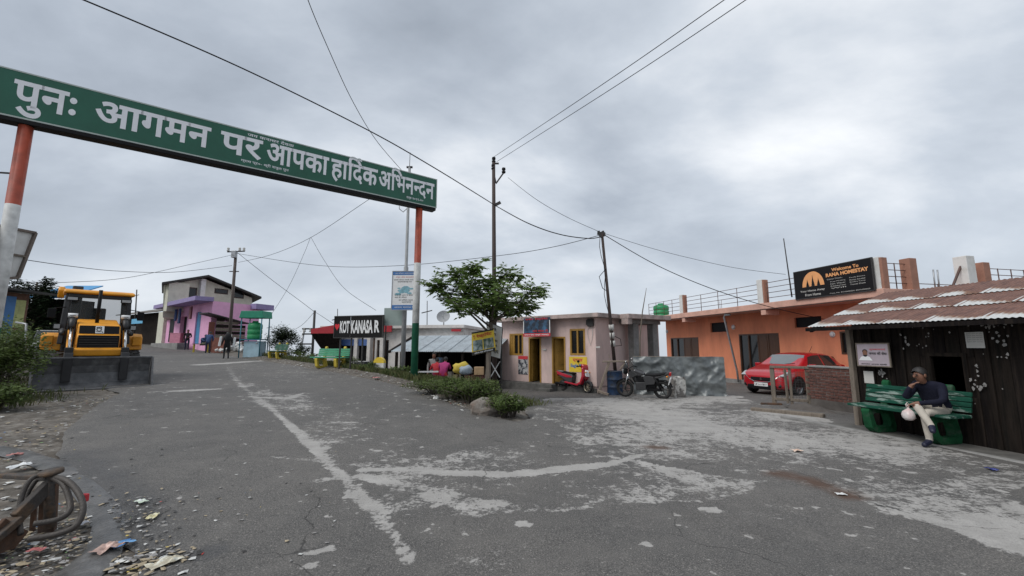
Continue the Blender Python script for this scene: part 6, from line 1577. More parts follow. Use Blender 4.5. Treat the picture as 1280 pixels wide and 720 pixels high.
# wooden gate
GW = Wall(xy(P(964, 480, 12.3)), xy(P(1013, 480, 11.75)))
gt = thing('timber_gate', 'makeshift grey timber gate frame beside the brick wall', 'gate', GW.p(GW.L / 2, -.15, 0))
gtop = GW.hit(990, 459.5)[1]
for px_, sz in ((966, .11), (988, .07), (1010, .11)):
    u = GW.hit(px_, 480)[0]; p = GW.p(u, 0, 0); mb = MB(); GW.box(mb, u - sz / 2, u + sz / 2, gz(p.x, p.y) - .25, gtop - .03, -.07, .0); mb.build('gate_post', m_wood, gt, True, bevel=.01)
mb = MB(); GW.box(mb, GW.hit(962, 461)[0], GW.hit(1012, 461)[0], gtop - .03, gtop + .04, -.09, .03); mb.build('top_rail', m_wood, gt, True, bevel=.01)
mb = MB(); GW.box(mb, GW.hit(968, 498)[0], GW.hit(1010, 498)[0], gtop - .95, gtop - .87, -.05, .02); mb.build('bottom_rail', m_wood, gt, True, bevel=.01)
mb = MB(); mb.bar(GW.p(GW.hit(981, 463)[0], gtop - .05, .04), GW.p(GW.hit(985, 500)[0], gtop - 1.0, .06), .05); mb.build('brace', m_wood, gt, True)
m_net = M('gate_mesh_wire', (.06, .06, .06), .6, .1, 5, 0)
mb = MB()
ua, ub = GW.hit(969, 480)[0], GW.hit(1008, 480)[0]
k = 0
while ua + k * .07 < ub: mb.cyl(GW.p(ua + k * .07, gtop - .9, -.03), GW.p(ua + k * .07, gtop - .05, -.03), .003, n=4); k += 1
for j in range(12): mb.cyl(GW.p(ua, gtop - .9 + j * .07, -.034), GW.p(ub, gtop - .9 + j * .07, -.034), .003, n=4)
mb.build('wire_mesh', m_net, gt, True)['kind'] = 'stuff'
for k, (a, b, w_, h_, lab) in enumerate(((G(940, 515), G(1031, 524), .16, .10, 'long grey kerb log lying below the brick wall'), (G(951, 507), G(978, 508), .10, .07, 'short dark timber offcut at the foot of the gate'))):
    mb = MB(); a, b = V3(a), V3(b); zc = V3((0, 0, h_ / 2 + .02)); N = 8
    for i in range(N): pass
    mb.bar(a + zc, b + zc, w_, h_); o = mb.build('timber_log', m_wood if k == 0 else m_rust, None, bevel=.02); tag(o, lab, 'timber')
# dark ditch heap under the wall
mb = MB(); h0, h1 = G(985, 512), G(1060, 520)
for i in range(11):
    for j in range(6):
        p = h0.lerp(h1, i / 10); q = p + V3((.25, .6, 0)) * (j / 5 - .2); z = gz(q.x, q.y) + .02 + .16 * math.sin(math.pi * j / 5) * math.sin(math.pi * min(1, i / 10 + .1)) + .06 * nrm(q.x, q.y, 1, 4); mb.v.append(V3((q.x, q.y, z)))
for i in range(10):
    for j in range(5): mb.f.append([i * 6 + j, (i + 1) * 6 + j, (i + 1) * 6 + j + 1, i * 6 + j + 1]); mb.m.append(0); mb.sm.append(True)
o = mb.build('soil_heap', m_mud); tag(o, 'dark heap of soil and rubble below the brick wall', 'soil heap')

# ---------------------------------------------------------------- tarpaulin screen, painted block, drum, timber stand
TW = Wall(xy(P(792, 470, 16.0)), xy(P(906, 470, 15.1)))
tz0 = -.22; tz1 = TW.hit(850, 446)[1]
tp = thing('tarpaulin_screen', 'crumpled silver grey tarpaulin screen behind the motorcycle', 'tarpaulin', TW.p(TW.L / 2, tz0, 0))
m_tarp = M('silver_tarpaulin', (.15, .165, .165), .36, .25, 2, .15, 14, metal=.1, col2=(.095, .105, .11), amt=.42, sharp=.3, scale2=2.5)
mb = MB(); nu, nv = 90, 36; mb.smooth = True
for i in range(nu + 1):
    for j in range(nv + 1):
        u = TW.L * i / nu; f = j / nv; z = tz0 + (tz1 - tz0) * f + .03 * nrm(u, 0, 1, 2) * f
        rg = lambda a, b, c: (1 - abs(nrm(a, b, c)) * 1.6)
        cr_ = .13 * rg(u * .9 + z * .8, z * 1.1 - u * .3, 1) + .10 * rg(u * 1.9 - z * 1.6, z * 1.7 + u * .5, 4) + .034 * rg(u * 4.3 + z * 3.1, z * 3.7 - u * 1.3, 7) + .014 * rg(u * 9 - z * 7, z * 8 + u * 2, 9) - .12
        mb.v.append(TW.p(u, z, cr_ * (1.15 - .4 * f) + .25 * (1 - f) ** 2 * (.5 + .5 * nrm(u, 0, 3, 1.2))))
for i in range(nu):
    for j in range(nv): a = i * (nv + 1) + j; mb.f.append([a, a + nv + 1, a + nv + 2, a + 1]); mb.m.append(0); mb.sm.append(True)
mb.build('sheet', m_tarp, tp, True)
for k in range(4):
    u = .05 + (TW.L - .1) * k / 3; mb = MB(); mb.cyl(TW.p(u, tz0 - .2, -.05), TW.p(u, tz1 - .02, -.05), .03, n=6); mb.build('support_post', m_wood, tp, True)
mb = MB(); mb.cyl(TW.p(0, tz1 - .01, -.04), TW.p(TW.L, tz1 - .01, -.04), .02, n=6); mb.build('top_rail', m_wood, tp, True)
m_blk = M('painted_stone', (.15, .14, .13), .9, .35, 6, .6, 30, col2=(.48, .47, .44), amt=.38, sharp=.08, scale2=3.2)
pbk = G(847, 498); mb = MB(); mb.ball((0, 0, .36), (.46, .40, .62), 20, 14)
mb.v = [V3((max(-.24, min(.24, v.x)), max(-.2, min(.2, v.y)), max(0, min(.72 + .06 * nrm(v.x * 5, v.y * 5), v.z)))) for v in mb.v]
mb.v = [v + V3((nrm(v.x * 5, v.y * 5, v.z * 4), nrm(v.x * 5 + 9, v.y * 5, v.z * 4), 0)) * .05 for v in mb.v]
for i in range(len(mb.sm)): mb.sm[i] = False
ob = mb.build('painted_block', m_blk); ob.location = pbk + V3((0, .1, 0)); ob.rotation_euler = (0, 0, .3); tag(ob, 'rough stone block daubed with white paint beside the motorcycle', 'stone block')
dr = G(769, 494.5)
drum = thing('blue_drum', 'worn dark blue metal drum beside the leaning pole', 'drum', dr)
m_drum = M('worn_blue_paint', (.018, .05, .12), .5, .3, 4, .1, 40, col2=(.01, .012, .016), amt=.5, sharp=.2, scale2=4)
mb = MB(); mb.lathe([(0, .03), (.28, .03), (.29, .0), (.295, .03), (.29, .05), (.285, .30), (.298, .32), (.285, .34), (.285, .58), (.298, .60), (.285, .62), (.285, .86), (.298, .88), (.285, .89), (.275, .86), (.27, .80), (0, .80)], n=26); mb.build('shell', m_drum, drum)
mb = MB(); mb.lathe([(.30, .885), (.308, .89), (.30, .90)], n=26); mb.build('rim', m_iron, drum)
sw = Wall(xy(P(745, 480, 15.6)), xy(P(786, 480, 15.6)))
sn = thing('timber_trestle', 'rough timber trestle leaning around the blue drum', 'trestle', sw.p(.5, gz(*xy(sw.A)), 0))
q = lambda x, y, o=0: sw.p(*sw.hit(x, y), o)
for a, b, w_ in ((q(762, 451), q(748, 492), .09), (q(782, 452), q(775, 462), .06), (q(753, 452, .02), q(785, 451.5, .02), .07), (q(746, 488, .1), q(758, 492, .35), .09), (q(763, 450), q(761, 443), .03)):
    mb = MB(); mb.bar(a, b, w_); mb.build('beam', M('pale_worn_timber', (.25, .20, .16), .88, .25, 3, .4, 40, stretch=(4, 4, 4)), sn, True, bevel=.012)
# thin sapling stick by the porch frame
sp = P(798, 450, 16.6); mb = MB(); mb.tube([(sp.x, sp.y, -.3), P(800, 420, 16.6), P(803, 390, 16.6), P(806, 372, 16.6), P(808, 360, 16.6)], [.03, .028, .022, .015, .008], 6)
o = mb.build('bamboo_stick', m_wood); tag(o, 'bare upright stick leaning on the concrete porch frame', 'stick')
# ---------------------------------------------------------------- foliage
m_leaf = M('ash_leaf', (.10, .165, .04), .5, .4, 2.2, 0, spec=.3, transl=.35, col2=(.18, .25, .08), amt=.45, sharp=.3, scale2=1.7)
m_leaf2 = M('shrub_leaf', (.08, .12, .034), .55, .5, 3, 0, spec=.2, transl=.3, col2=(.14, .18, .06), amt=.4, sharp=.3, scale2=4)
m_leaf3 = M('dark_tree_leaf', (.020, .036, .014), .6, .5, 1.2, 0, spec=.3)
m_leaf4 = M('grass_blade', (.075, .105, .028), .65, .5, 3, 0, col2=(.16, .14, .06), amt=.36, sharp=.3, scale2=5)
m_bark = M('grey_bark', (.10, .085, .07), .9, .3, 5, .5, 30)
def leaf(mb, p, d, L_, W_, r):
    d = d.normalized(); s_ = d.cross(V3((r.uniform(-.6, .6), r.uniform(-.6, .6), 1))); s_ = s_.normalized() if s_.length > .05 else V3((1, 0, 0))
    o = len(mb.v); mid = p + d * L_ * .45 - V3((0, 0, L_ * .03))
    mb.v += [p, mid + s_ * W_, p + d * L_ - V3((0, 0, L_ * .14)), mid - s_ * W_]
    mb.f += [[o, o + 1, o + 2], [o, o + 2, o + 3]]; mb.m += [0, 0]; mb.sm += [False, False]
def rdir(r, zlo=-1, zhi=1):
    z = r.uniform(zlo, zhi); a = r.uniform(0, 6.283); q = math.sqrt(max(0, 1 - z * z)); return V3((q * math.cos(a), q * math.sin(a), z))
def shrub(name, label, cat, loc, rx, ry, rz, n, L_, r, mat, stems=7, group=None, shape=None):
    t = thing(name, label, cat, loc, 0, group); mb = MB(); st = MB(); tips = []
    for k in range(stems):
        d = rdir(r, .25, 1); e_ = V3((d.x * rx, d.y * ry, rz * (.35 + .6 * d.z))); c = V3((e_.x * .35, e_.y * .35, e_.z * .6))
        st.tube([V3((d.x * rx * .12, d.y * ry * .12, -.05)), c, e_], [.014, .010, .004], 5); tips.append((c, e_))
        for j in range(3):
            s0 = c.lerp(e_, r.uniform(0, .6)); dd = rdir(r, 0, 1); e2 = s0 + V3((dd.x * rx * .5, dd.y * ry * .5, dd.z * rz * .35)); st.tube([s0, e2], [.006, .003], 4); tips.append((s0, e2))
    for k in range(n):
        a, b = r.choice(tips); p = a.lerp(b, r.random() ** .6 * 1.08) + V3((r.gauss(0, rx * .09), r.gauss(0, ry * .09), r.gauss(0, rz * .08)))
        p.z = max(p.z, .0); leaf(mb, p, rdir(r, -.35, .8), L_ * r.uniform(.6, 1.3), L_ * r.uniform(.16, .26), r)
    st.build('stem', m_bark, t); mb.build('foliage', mat, t); return t
rp = random.Random(11)
# the young tree beside the power pole
tb = G(606, 497); tb.z = gz(tb.x, tb.y)
tree = thing('ash_tree', 'young leafy tree growing beside the tall brown power pole', 'tree', tb)
TD = 13.0
q = lambda x, y, dd=0.0: P(x, y, TD + dd) - tb
mb = MB(); trunk = [V3((0, 0, -.2)), q(609, 470), q(612, 440), q(614, 412), q(613, 395)]
mb.tube(trunk, [.075, .07, .06, .055, .05], 8)
br_ends = []
limbs = [[(613, 418, 0), (598, 402, .1), (580, 385, .1), (558, 368, 0), (542, 356, -.1)], [(613, 400, 0), (602, 380, -.2), (594, 358, -.2), (596, 336, -.1)], [(613, 396, 0), (622, 375, .2), (632, 352, .3), (640, 345, .3)], [(613, 404, 0), (632, 390, -.2), (650, 376, -.3), (668, 368, -.3)],
         [(613, 400, 0), (612, 372, .5), (610, 350, .6)], [(613, 405, 0), (628, 396, .5), (644, 392, .7), (660, 384, .6)], [(612, 408, 0), (592, 392, -.6), (572, 382, -.8)], [(613, 402, 0), (618, 382, -.7), (628, 366, -.9)], [(613, 400, 0), (585, 372, .5), (570, 352, .6), (566, 345, .6)]]
for lm in limbs:
    ps = [q(*p) for p in lm]; rs = [.035 * (1 - .8 * i / (len(ps) - 1)) + .004 for i in range(len(ps))]; mb.tube(ps, rs, 6)
    for i in range(1, len(ps)):
        for k in range(3): br_ends.append((ps[i - 1].lerp(ps[i], rp.random()), i / (len(ps) - 1)))
    br_ends.append((ps[-1], 1))
lf = MB()
zmin = q(613, 393).z
for p, f in br_ends:
    if p.z < zmin: continue
    for k in range(4):
        d = rdir(rp, -.1, .8); ln = rp.uniform(.22, .5); e_ = p + d * ln; mb.tube([p, e_], [.008, .003], 4)
        for j in range(4):       # compound leaves hanging from the twig
            b = p.lerp(e_, .4 + .6 * j / 3); ld = (rdir(rp, -.6, .35) + d * .45).normalized(); rl = rp.uniform(.20, .34)
            mb.tube([b, b + ld * rl], .0025, 3, False)
            sd_ = ld.cross(V3((0, 0, 1))); sd_ = sd_.normalized() if sd_.length > .1 else V3((1, 0, 0))
            for m in range(3):
                bp_ = b + ld * rl * (.35 + .65 * m / 3)
                for s_ in (-1, 1): leaf(lf, bp_, ld * .55 + sd_ * s_ + V3((0, 0, -.1)), rp.uniform(.12, .19), .045, rp)
            leaf(lf, b + ld * rl, ld, .17, .038, rp)
mb.build('trunk', m_bark, tree); lf.build('crown', m_leaf, tree)

# shrubs along the verge between road and forecourt
vs_sh = [(545, 493, .8, .6, .36, 1300), (565, 500, .8, .5, .45, 1600), (588, 505, .7, .5, .5, 1300), (600, 500, .5, .5, .42, 900), (630, 522, .42, .36, .38, 1000), (640, 522, .3, .28, .3, 700), (612, 518, .36, .3, .3, 600)]
labs = ['bushy weeds on the verge just past the foot of the green arch post', 'largest weed clump on the verge below the tin roof hut', 'weed clump on the verge in front of the brick stack', 'low weeds at the foot of the young tree', 'green weed clump growing around the pale stones at the verge tip', 'feathery weed clump at the very tip of the verge', 'small weeds between the stones and the road edge']
for (px_, py_, rx, ry, rz, n), lab in zip(vs_sh, labs):
    shrub('weed_clump', lab, 'plant', G(px_, py_), rx, ry, rz * 1.15, int(n * 2.0), .062, rp, m_leaf2, 16, 'weed clumps on the verge')
for (px_, py_, rx, rz, n), lab in zip([(452, 465, .5, .34, 500), (492, 470, .55, .3, 500), (425, 459, .5, .4, 450), (378, 452, .7, .42, 500), (358, 448, .7, .5, 500)], ['weeds at the road edge under the black village sign', 'weeds at the foot of the grey lamp post', 'weeds beside the right end of the green and yellow bench', 'grassy weeds between the two benches', 'weeds behind the litter beside the yellow bench']):
    shrub('weed_clump', lab, 'plant', G(px_, py_) + V3((.2, .35, 0)), rx, rx * .7, rz, n, .10, rp, m_leaf2, 8, 'weed clumps on the verge')
# dark bush on the skyline
sk = P(352, 440, 25); sk.z = gz(sk.x, sk.y)
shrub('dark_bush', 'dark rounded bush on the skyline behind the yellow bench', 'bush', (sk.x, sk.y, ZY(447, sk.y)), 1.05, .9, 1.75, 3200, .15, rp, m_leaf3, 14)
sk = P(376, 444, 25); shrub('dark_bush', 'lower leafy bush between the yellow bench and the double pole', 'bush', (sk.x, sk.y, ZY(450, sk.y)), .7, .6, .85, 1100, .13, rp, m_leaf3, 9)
# shrubs on the left verge
for (px_, py_, rx, ry, rz, n), lab in zip([(-12, 500, 1.1, .9, 1.5, 2600), (-22, 480, 1.0, .9, 1.25, 2600), (6, 455, .7, .7, 1.6, 2200), (-8, 470, 1.2, 1, 1.9, 2200), (-12, 514, .6, .5, .5, 1000), (38, 443, .8, .7, 1.6, 1500)], ['tall leafy shrub at the left road edge beneath the billboard', 'broad shrub on the left verge beside the bucket', 'tall shrub close behind the backhoe bucket', 'high shrub in front of the brick house with the blue door', 'low weeds at the litter strewn road edge', 'shrub beside the backhoe rear wheel']):
    shrub('verge_shrub', lab, 'shrub', G(px_, py_), rx, ry, rz, int(n * 1.7), .11, rp, m_leaf2, 18, 'shrubs on the left verge')
# dark conifer-like tree behind the left house
def big_tree(label, loc, h, rad, n, mat, L_=.3, zlow=.3):
    t = thing('broadleaf_tree', label, 'tree', loc); st = MB(); lf = MB()
    st.tube([(0, 0, -.3), (.1, 0, h * .4), (0, .1, h * .9)], [.22, .16, .04], 8); cl = []
    for k in range(26):
        d = rdir(rp, -.2, 1); z0 = h * rp.uniform(zlow, .7); e_ = V3((d.x * rad, d.y * rad, z0 + d.z * h * .28)); st.tube([(0, 0, z0 * .85), e_ * .5 + V3((0, 0, z0 * .45)), e_], [.06, .04, .012], 5); cl.append((e_, rad * rp.uniform(.25, .42)))
        cl.append((e_ * .6 + V3((0, 0, z0 * .4)), rad * .35))
    for k in range(n):
        c, rr_ = rp.choice(cl); d = rdir(rp); leaf(lf, c + d * rr_ * rp.random() ** .4 * V3((1, 1, .7)).length * .6, rdir(rp, -.4, .6), L_ * rp.uniform(.6, 1.3), L_ * .22, rp)
    st.build('trunk', m_bark, t); lf.build('crown', mat, t); return t
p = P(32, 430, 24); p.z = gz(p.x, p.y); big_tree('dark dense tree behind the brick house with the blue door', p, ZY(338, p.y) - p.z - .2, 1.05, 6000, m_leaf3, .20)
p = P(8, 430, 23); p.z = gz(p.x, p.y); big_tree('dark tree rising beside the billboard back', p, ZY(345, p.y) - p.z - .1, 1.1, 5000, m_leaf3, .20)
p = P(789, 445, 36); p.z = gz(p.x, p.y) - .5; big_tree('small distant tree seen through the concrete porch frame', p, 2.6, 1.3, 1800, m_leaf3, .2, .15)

# grass on the verges: uncountable
def grass(label, spots, n, h):
    mb = MB()
    for k in range(n):
        x, y = spots(); z = gz(x, y); a = rp.uniform(0, 6.28); hh = h * rp.uniform(.4, 1.2); w_ = .006 + .004 * rp.random(); d = V3((math.cos(a), math.sin(a), 0)); ln = d * hh * rp.uniform(.1, .6); s_ = V3((-d.y, d.x, 0)) * w_
        o = len(mb.v); p = V3((x, y, z)); mb.v += [p - s_, p + s_, p + ln * .4 + V3((0, 0, hh * .65)) + s_ * .7, p + ln + V3((0, 0, hh)), p + ln * .4 + V3((0, 0, hh * .65)) - s_ * .7]; mb.f.append([o, o + 1, o + 2, o + 3, o + 4]); mb.m.append(0); mb.sm.append(False)
    o = mb.build('grass', m_leaf4); tag(o, label, 'grass', kind='stuff')
vl = [g2(*p) for p in ((618, 517), (600, 513), (560, 500), (520, 484), (470, 470), (420, 461), (370, 454), (320, 446))]
def sp_med():
    i = rp.randrange(len(vl) - 1); t = rp.random(); a, b = vl[i], vl[i + 1]; o = abs(rp.gauss(0, .5)) + .28
    return a[0] + (b[0] - a[0]) * t + .7 * o, a[1] + (b[1] - a[1]) * t + .7 * o
grass('short ragged grass along the verge between road and forecourt', sp_med, 14000, .20)
ll = [g2(*p) for p in ((-10, 515), (10, 505), (20, 490), (0, 480))]
def sp_left():
    a = rp.choice(ll); return a[0] - abs(rp.gauss(0, .9)), a[1] + rp.gauss(0, .7)
grass('ragged grass on the left verge under the shrubs', sp_left, 2600, .18)

# ---------------------------------------------------------------- stones, rubble and litter
m_stone = M('grey_stone', (.20, .185, .165), .9, .3, 5, .5, 25, col2=(.12, .085, .065), amt=.4, sharp=.3, scale2=4)
def rock_mesh(seed, sx, sy, sz):
    mb = MB(); mb.ball((0, 0, 0), 1.0, 10, 7); r = random.Random(seed); off = V3((r.uniform(0, 50), r.uniform(0, 50), 0))
    mb.v = [V3((v.x * sx, v.y * sy, v.z * sz)) * (1 + .35 * mnoise.noise(v * 1.3 + off) + .15 * mnoise.noise(v * 3 + off)) for v in mb.v]
    mb.sm = [False] * len(mb.f); return mb
for k, (px_, py_, s_, lab) in enumerate([(606, 520, (.30, .2, .24), 'brown tilted boulder at the verge tip'), (625, 514, (.26, .2, .2), 'pale grey boulder among the verge weeds'), (640, 511, (.22, .2, .2), 'knobbly rock standing on the verge above the forecourt'), (596, 510, (.16, .14, .12), 'small brown rock beside the tilted boulder'), (545, 500, (.09, .08, .07), 'small white stone at the verge road edge')]):
    o = rock_mesh(k + 3, *s_).build('rock', m_stone if k != 4 else m_white); p = G(px_, py_); o.location = (p.x, p.y, p.z + s_[2] * .45); o.rotation_euler = (.3 * (k % 2), .2, k); tag(o, lab, 'rock', 'rocks on the verge')
litter_m = [M('litter_' + n, c, .6, .2, 12, .2, 40) for n, c in (('white', (.55, .55, .53)), ('grey', (.26, .25, .24)), ('tan', (.33, .27, .18)), ('dark', (.03, .028, .026)), ('red', (.45, .06, .05)), ('blue', (.08, .20, .42)), ('green', (.20, .34, .14)), ('yellow', (.55, .42, .10)))]
def scrap(mb, p, s_, r, flat=.35):
    a = r.uniform(0, 6.28); n = r.choice((4, 5, 6)); c = V3(p); o = len(mb.v); e1 = V3((math.cos(a), math.sin(a), 0)); e2 = V3((-e1.y, e1.x, 0))
    asp = r.uniform(.35, .9)
    pts = [c + e1 * s_ * r.uniform(.6, 1.1) * math.cos(i * 6.283 / n) + e2 * s_ * asp * r.uniform(.6, 1.1) * math.sin(i * 6.283 / n) + V3((0, 0, s_ * flat * r.random())) for i in range(n)]
    mb.v += [c + V3((0, 0, s_ * flat * .9))] + pts
    for i in range(n): mb.f.append([o, o + 1 + i, o + 1 + (i + 1) % n]); mb.m.append(mb.cur); mb.sm.append(False)
def litter_field(label, pos, n, smin, smax, wts):
    mb = MB(); r = random.Random(n)
    for k in range(n):
        x, y = pos(r); mb.cur = r.choices(range(8), wts)[0]; z = gz(x, y) + (.04 if pt_in(road_poly, x, y) else .012); scrap(mb, (x, y, z), r.uniform(smin, smax) * (.5 if mb.cur > 3 else 1), r)
    o = mb.build('litter', litter_m); tag(o, label, 'litter', kind='stuff')
eL = [V3((*g2(*p), 0)) for p in ((120, 718), (95, 660), (60, 600), (60, 560), (75, 530), (110, 505), (130, 496))]
def pos_left(r):
    i = r.randrange(len(eL) - 1); p = eL[i].lerp(eL[i + 1], r.random()); d = -abs(r.gauss(0, .9)) + .15; return p.x + d, p.y + r.gauss(0, .12) + .3 * d
litter_field('scattered paper and plastic scraps along the left road edge', pos_left, 900, .010, .05, (5, 7, 5, 8, 1, .7, 1.2, .8))
def pos_gravel(r):
    c = V3((*g2(35, 690), 0)); return c.x + r.gauss(0, .38), c.y + r.gauss(0, .4)
litter_field('dark gravel and leaf debris around the rusty drawbar', pos_gravel, 1500, .008, .03, (1, 5, 4, 12, .1, 0, .3, .1))
def pos_verge(r):
    i = r.randrange(len(vl) - 1); a, b = vl[i], vl[i + 1]; t = r.random(); o = r.gauss(-.02, .2); return a[0] + (b[0] - a[0]) * t + o * .7, a[1] + (b[1] - a[1]) * t + o * .7
litter_field('litter and pebbles along the verge between road and forecourt', pos_verge, 700, .015, .06, (6, 7, 3, 4, .6, .4, .4, .4))
def pos_road(r):
    return (lambda p: (p.x, p.y))(G(r.uniform(120, 420), r.uniform(500, 715)))
litter_field('small scraps and leaves scattered over the asphalt', pos_road, 80, .01, .03, (6, 5, 3, 3, .3, .2, 1, .8))
def pos_pile(r):
    c = V3((*g2(185, 705), 0)); return c.x + r.gauss(0, .17), c.y + r.gauss(0, .08)
litter_field('heap of torn packets and dead leaves at the road edge', pos_pile, 200, .012, .045, (3, 5, 6, 7, .5, .4, .4, 1.2))
# larger pieces one can point at
big = [(135, 693, .10, (0.36, .24, .20), 'flattened pink and tan food packet on the litter heap'), (152, 688, .07, (.06, .20, .45), 'blue foil wrapper on the litter heap'), (190, 652, .06, (.55, .50, .28), 'pale yellow leaf on the asphalt'), (45, 695, .05, (.35, .10, .10), 'crushed reddish can beside the drawbar'),
       (25, 588, .11, (.62, .63, .63), 'white plastic bag on the left verge'), (18, 573, .07, (.42, .17, .15), 'torn pink wrapper on the left verge'), (176, 633, .06, (.42, .50, .40), 'greenish paper strip on the asphalt'), (205, 712, .10, (.44, .40, .30), 'crumpled beige paper at the litter heap end'), (100, 662, .05, (.30, .31, .34), 'small clear cup at the gutter'),
       (996, 567, .08, (.60, .42, .32), 'orange and white food wrapper on the forecourt'), (1240, 591, .06, (.02, .03, .16), 'dark blue crumpled packet near the cabin kerb'), (470, 474, .13, (.60, .20, .20), 'pink and white packet by the black village sign'), (1052, 623, .05, (.6, .6, .58), 'white scrap beside the muddy patch')]
for k, (px_, py_, s_, c, lab) in enumerate(big):
    mb = MB(); r = random.Random(k + 40); N = 7
    for i in range(N):
        for j in range(N): x, y = (i / (N - 1) - .5) * 2, (j / (N - 1) - .5) * 2; mb.v.append(V3((x * s_ * (1 + .2 * nrm(y * 2, k)), y * s_ * .6 * (1 + .25 * nrm(x * 2, k + 9)), max(0, s_ * .22 * (1 + nrm(x * 1.7 + k, y * 1.7, k) * 1.6) * (1 - .5 * (x * x + y * y) / 2)))))
    for i in range(N - 1):
        for j in range(N - 1): mb.f.append([i * N + j, (i + 1) * N + j, (i + 1) * N + j + 1, i * N + j + 1]); mb.m.append(0); mb.sm.append(False)
    o = mb.build('wrapper', M('wrapper_%d' % k, c, .45, .25, 9, .2, 30, col2=tuple(min(.7, q * 1.7 + .1) for q in c), amt=.35, sharp=.1, scale2=14)); p = G(px_, py_); o.location = (p.x, p.y, p.z + .04); o.rotation_euler = (0, 0, r.uniform(0, 3)); tag(o, lab, 'litter', 'larger pieces of litter')

# rusty drawbar with hoses in the left corner
db = G(62, 668); dbt = thing('trailer_drawbar', 'rusty trailer drawbar with looped black hoses at the road edge', 'drawbar', db)
m_rust2 = M('orange_rust', (.048, .042, .038), .8, .35, 7, .5, 40, col2=(.15, .085, .04), amt=.28, sharp=.25, scale2=6)
tz = ZY(592, db.y); q = lambda x, y, t: P(x, y, t)
td = db.y / ray(62, 640).y
mb = MB(); mb.bar(q(66, 598, td), q(-40, 592, td * 1.10), .06, .035); mb.build('side_beam', m_rust2, dbt, True, bevel=.008)
mb = MB(); mb.bar(q(62, 606, td), q(20, 648, td * .93), .05, .10); mb.bar(q(20, 648, td * .93), q(-30, 690, td * .86), .12, .05); mb.build('side_beam', m_rust2, dbt, True, bevel=.008)
mb = MB(); mb.bar(q(20, 656, td * .93), q(-30, 715, td * .86), .03, .24); mb.build('web_plate', m_rust, dbt, True, bevel=.006)
mb = MB(); mb.cyl(q(64, 640, td) - V3((0, 0, .12)), q(64, 592, td), .035, n=10); mb.cyl(q(64, 592, td), q(64, 588, td), .075, n=14); mb.build('hitch_post', m_rust2, dbt, True)
mb = MB(); mb.bar(q(62, 604, td), q(58, 690, td), .10, .04); mb.bar(q(45, 612, td), q(38, 690, td), .03, .03); mb.build('stand_leg', m_rust, dbt, True)
m_hose = M('brown_hydraulic_hose', (.05, .042, .036), .6, .25, 6, .3, 90)
for k, pts in enumerate(([(60, 596), (82, 600), (98, 616), (104, 636), (95, 657), (70, 668), (35, 674)], [(58, 594), (78, 604), (87, 625), (86, 640), (70, 650), (42, 655)], [(58, 593), (40, 598), (28, 618), (24, 645), (26, 668)], [(45, 600), (34, 618), (30, 645)])):
    mb = MB(); pp = [q(x, y, td * (1.0 - .02 * i)) for i, (x, y) in enumerate(pts)]; sm_ = []
    for i in range(len(pp) - 1):
        p0, p1, p2, p3 = pp[max(i - 1, 0)], pp[i], pp[i + 1], pp[min(i + 2, len(pp) - 1)]
        for j in range(6): t = j / 6; sm_.append(.5 * ((2 * p1) + (p2 - p0) * t + (2 * p0 - 5 * p1 + 4 * p2 - p3) * t * t + (3 * p1 - p0 - 3 * p2 + p3) * t ** 3))
    sm_.append(pp[-1]); mb.tube(sm_, .021 if k < 2 else .018, 8); mb.build('hose', m_hose, dbt, True)
mb = MB(); rp_ = q(106, 622, td * .98); mb.box(rp_, (.05, .03, .06)); mb.build('red_tag', m_redp, dbt, True, bevel=.008)
# ---------------------------------------------------------------- shops beyond the verge
m_tin = M('grey_blue_tin', (.42, .47, .50), .5, .15, 3, 0, metal=.15, col2=(.32, .35, .37), amt=.4, sharp=.3, scale2=2)
m_redcloth = M('red_fascia', (.36, .02, .03), .7, .2, 5, 0)
m_wallw = M('grimy_white_wall', (.62, .59, .56), .9, .15, 3, .1, 40, col2=(.46, .43, .40), amt=.35, sharp=.3, scale2=1.6)
def wbox(root, name, W, u0, u1, z0, z1, o0, o1, mat, bevel=0.0, label=None, parent=None):
    mb = MB(); W.box(mb, u0, u1, z0, z1, o0, o1); return mb.build(name, mat, parent or root, True, bevel, label)
RW = Wall(xy(P(404, 430, 24.5)), xy(P(580, 430, 23.0)))
zr = gz(*xy(RW.p(RW.L / 2, 0))) - .4
u_ = lambda W, x, y=430, o=0: W.hit(x, y, o)[0]
z_ = lambda W, y, x=500, o=0: W.hit(x, y, o)[1]
rs = thing('red_edged_shop', 'white shop building with red fascia behind the black village sign', 'building', RW.p(RW.L / 2, zr, 0))
zt = z_(RW, 411, 460); ua, ub, uc = u_(RW, 406), u_(RW, 492), u_(RW, 579)
hole = [(u_(RW, 448), u_(RW, 462), zr + .3, z_(RW, 425)), (u_(RW, 471), u_(RW, 477), zr + .9, z_(RW, 425)), (u_(RW, 481), u_(RW, 486), zr + .9, z_(RW, 425)), (u_(RW, 420), u_(RW, 442), zr + .3, z_(RW, 425))]
mb = MB(); RW.face(mb, ua, uc, zr - .5, zt, hole, .2)
for a, b in (((ua, 0), (ua, -5)), ((ua, -5), (uc, -5)), ((uc, -5), (uc, 0))):
    p, q = RW.p(a[0], 0, a[1]), RW.p(b[0], 0, b[1]); mb.quad(p + V3((0, 0, zr - .5)), q + V3((0, 0, zr - .5)), q + V3((0, 0, zt)), p + V3((0, 0, zt)))
mb.build('wall', m_wallw, rs, True)
wbox(rs, 'roof_slab', RW, ua - .2, uc + .1, zt, zt + .18, -5.2, .25, m_wallw, .01)
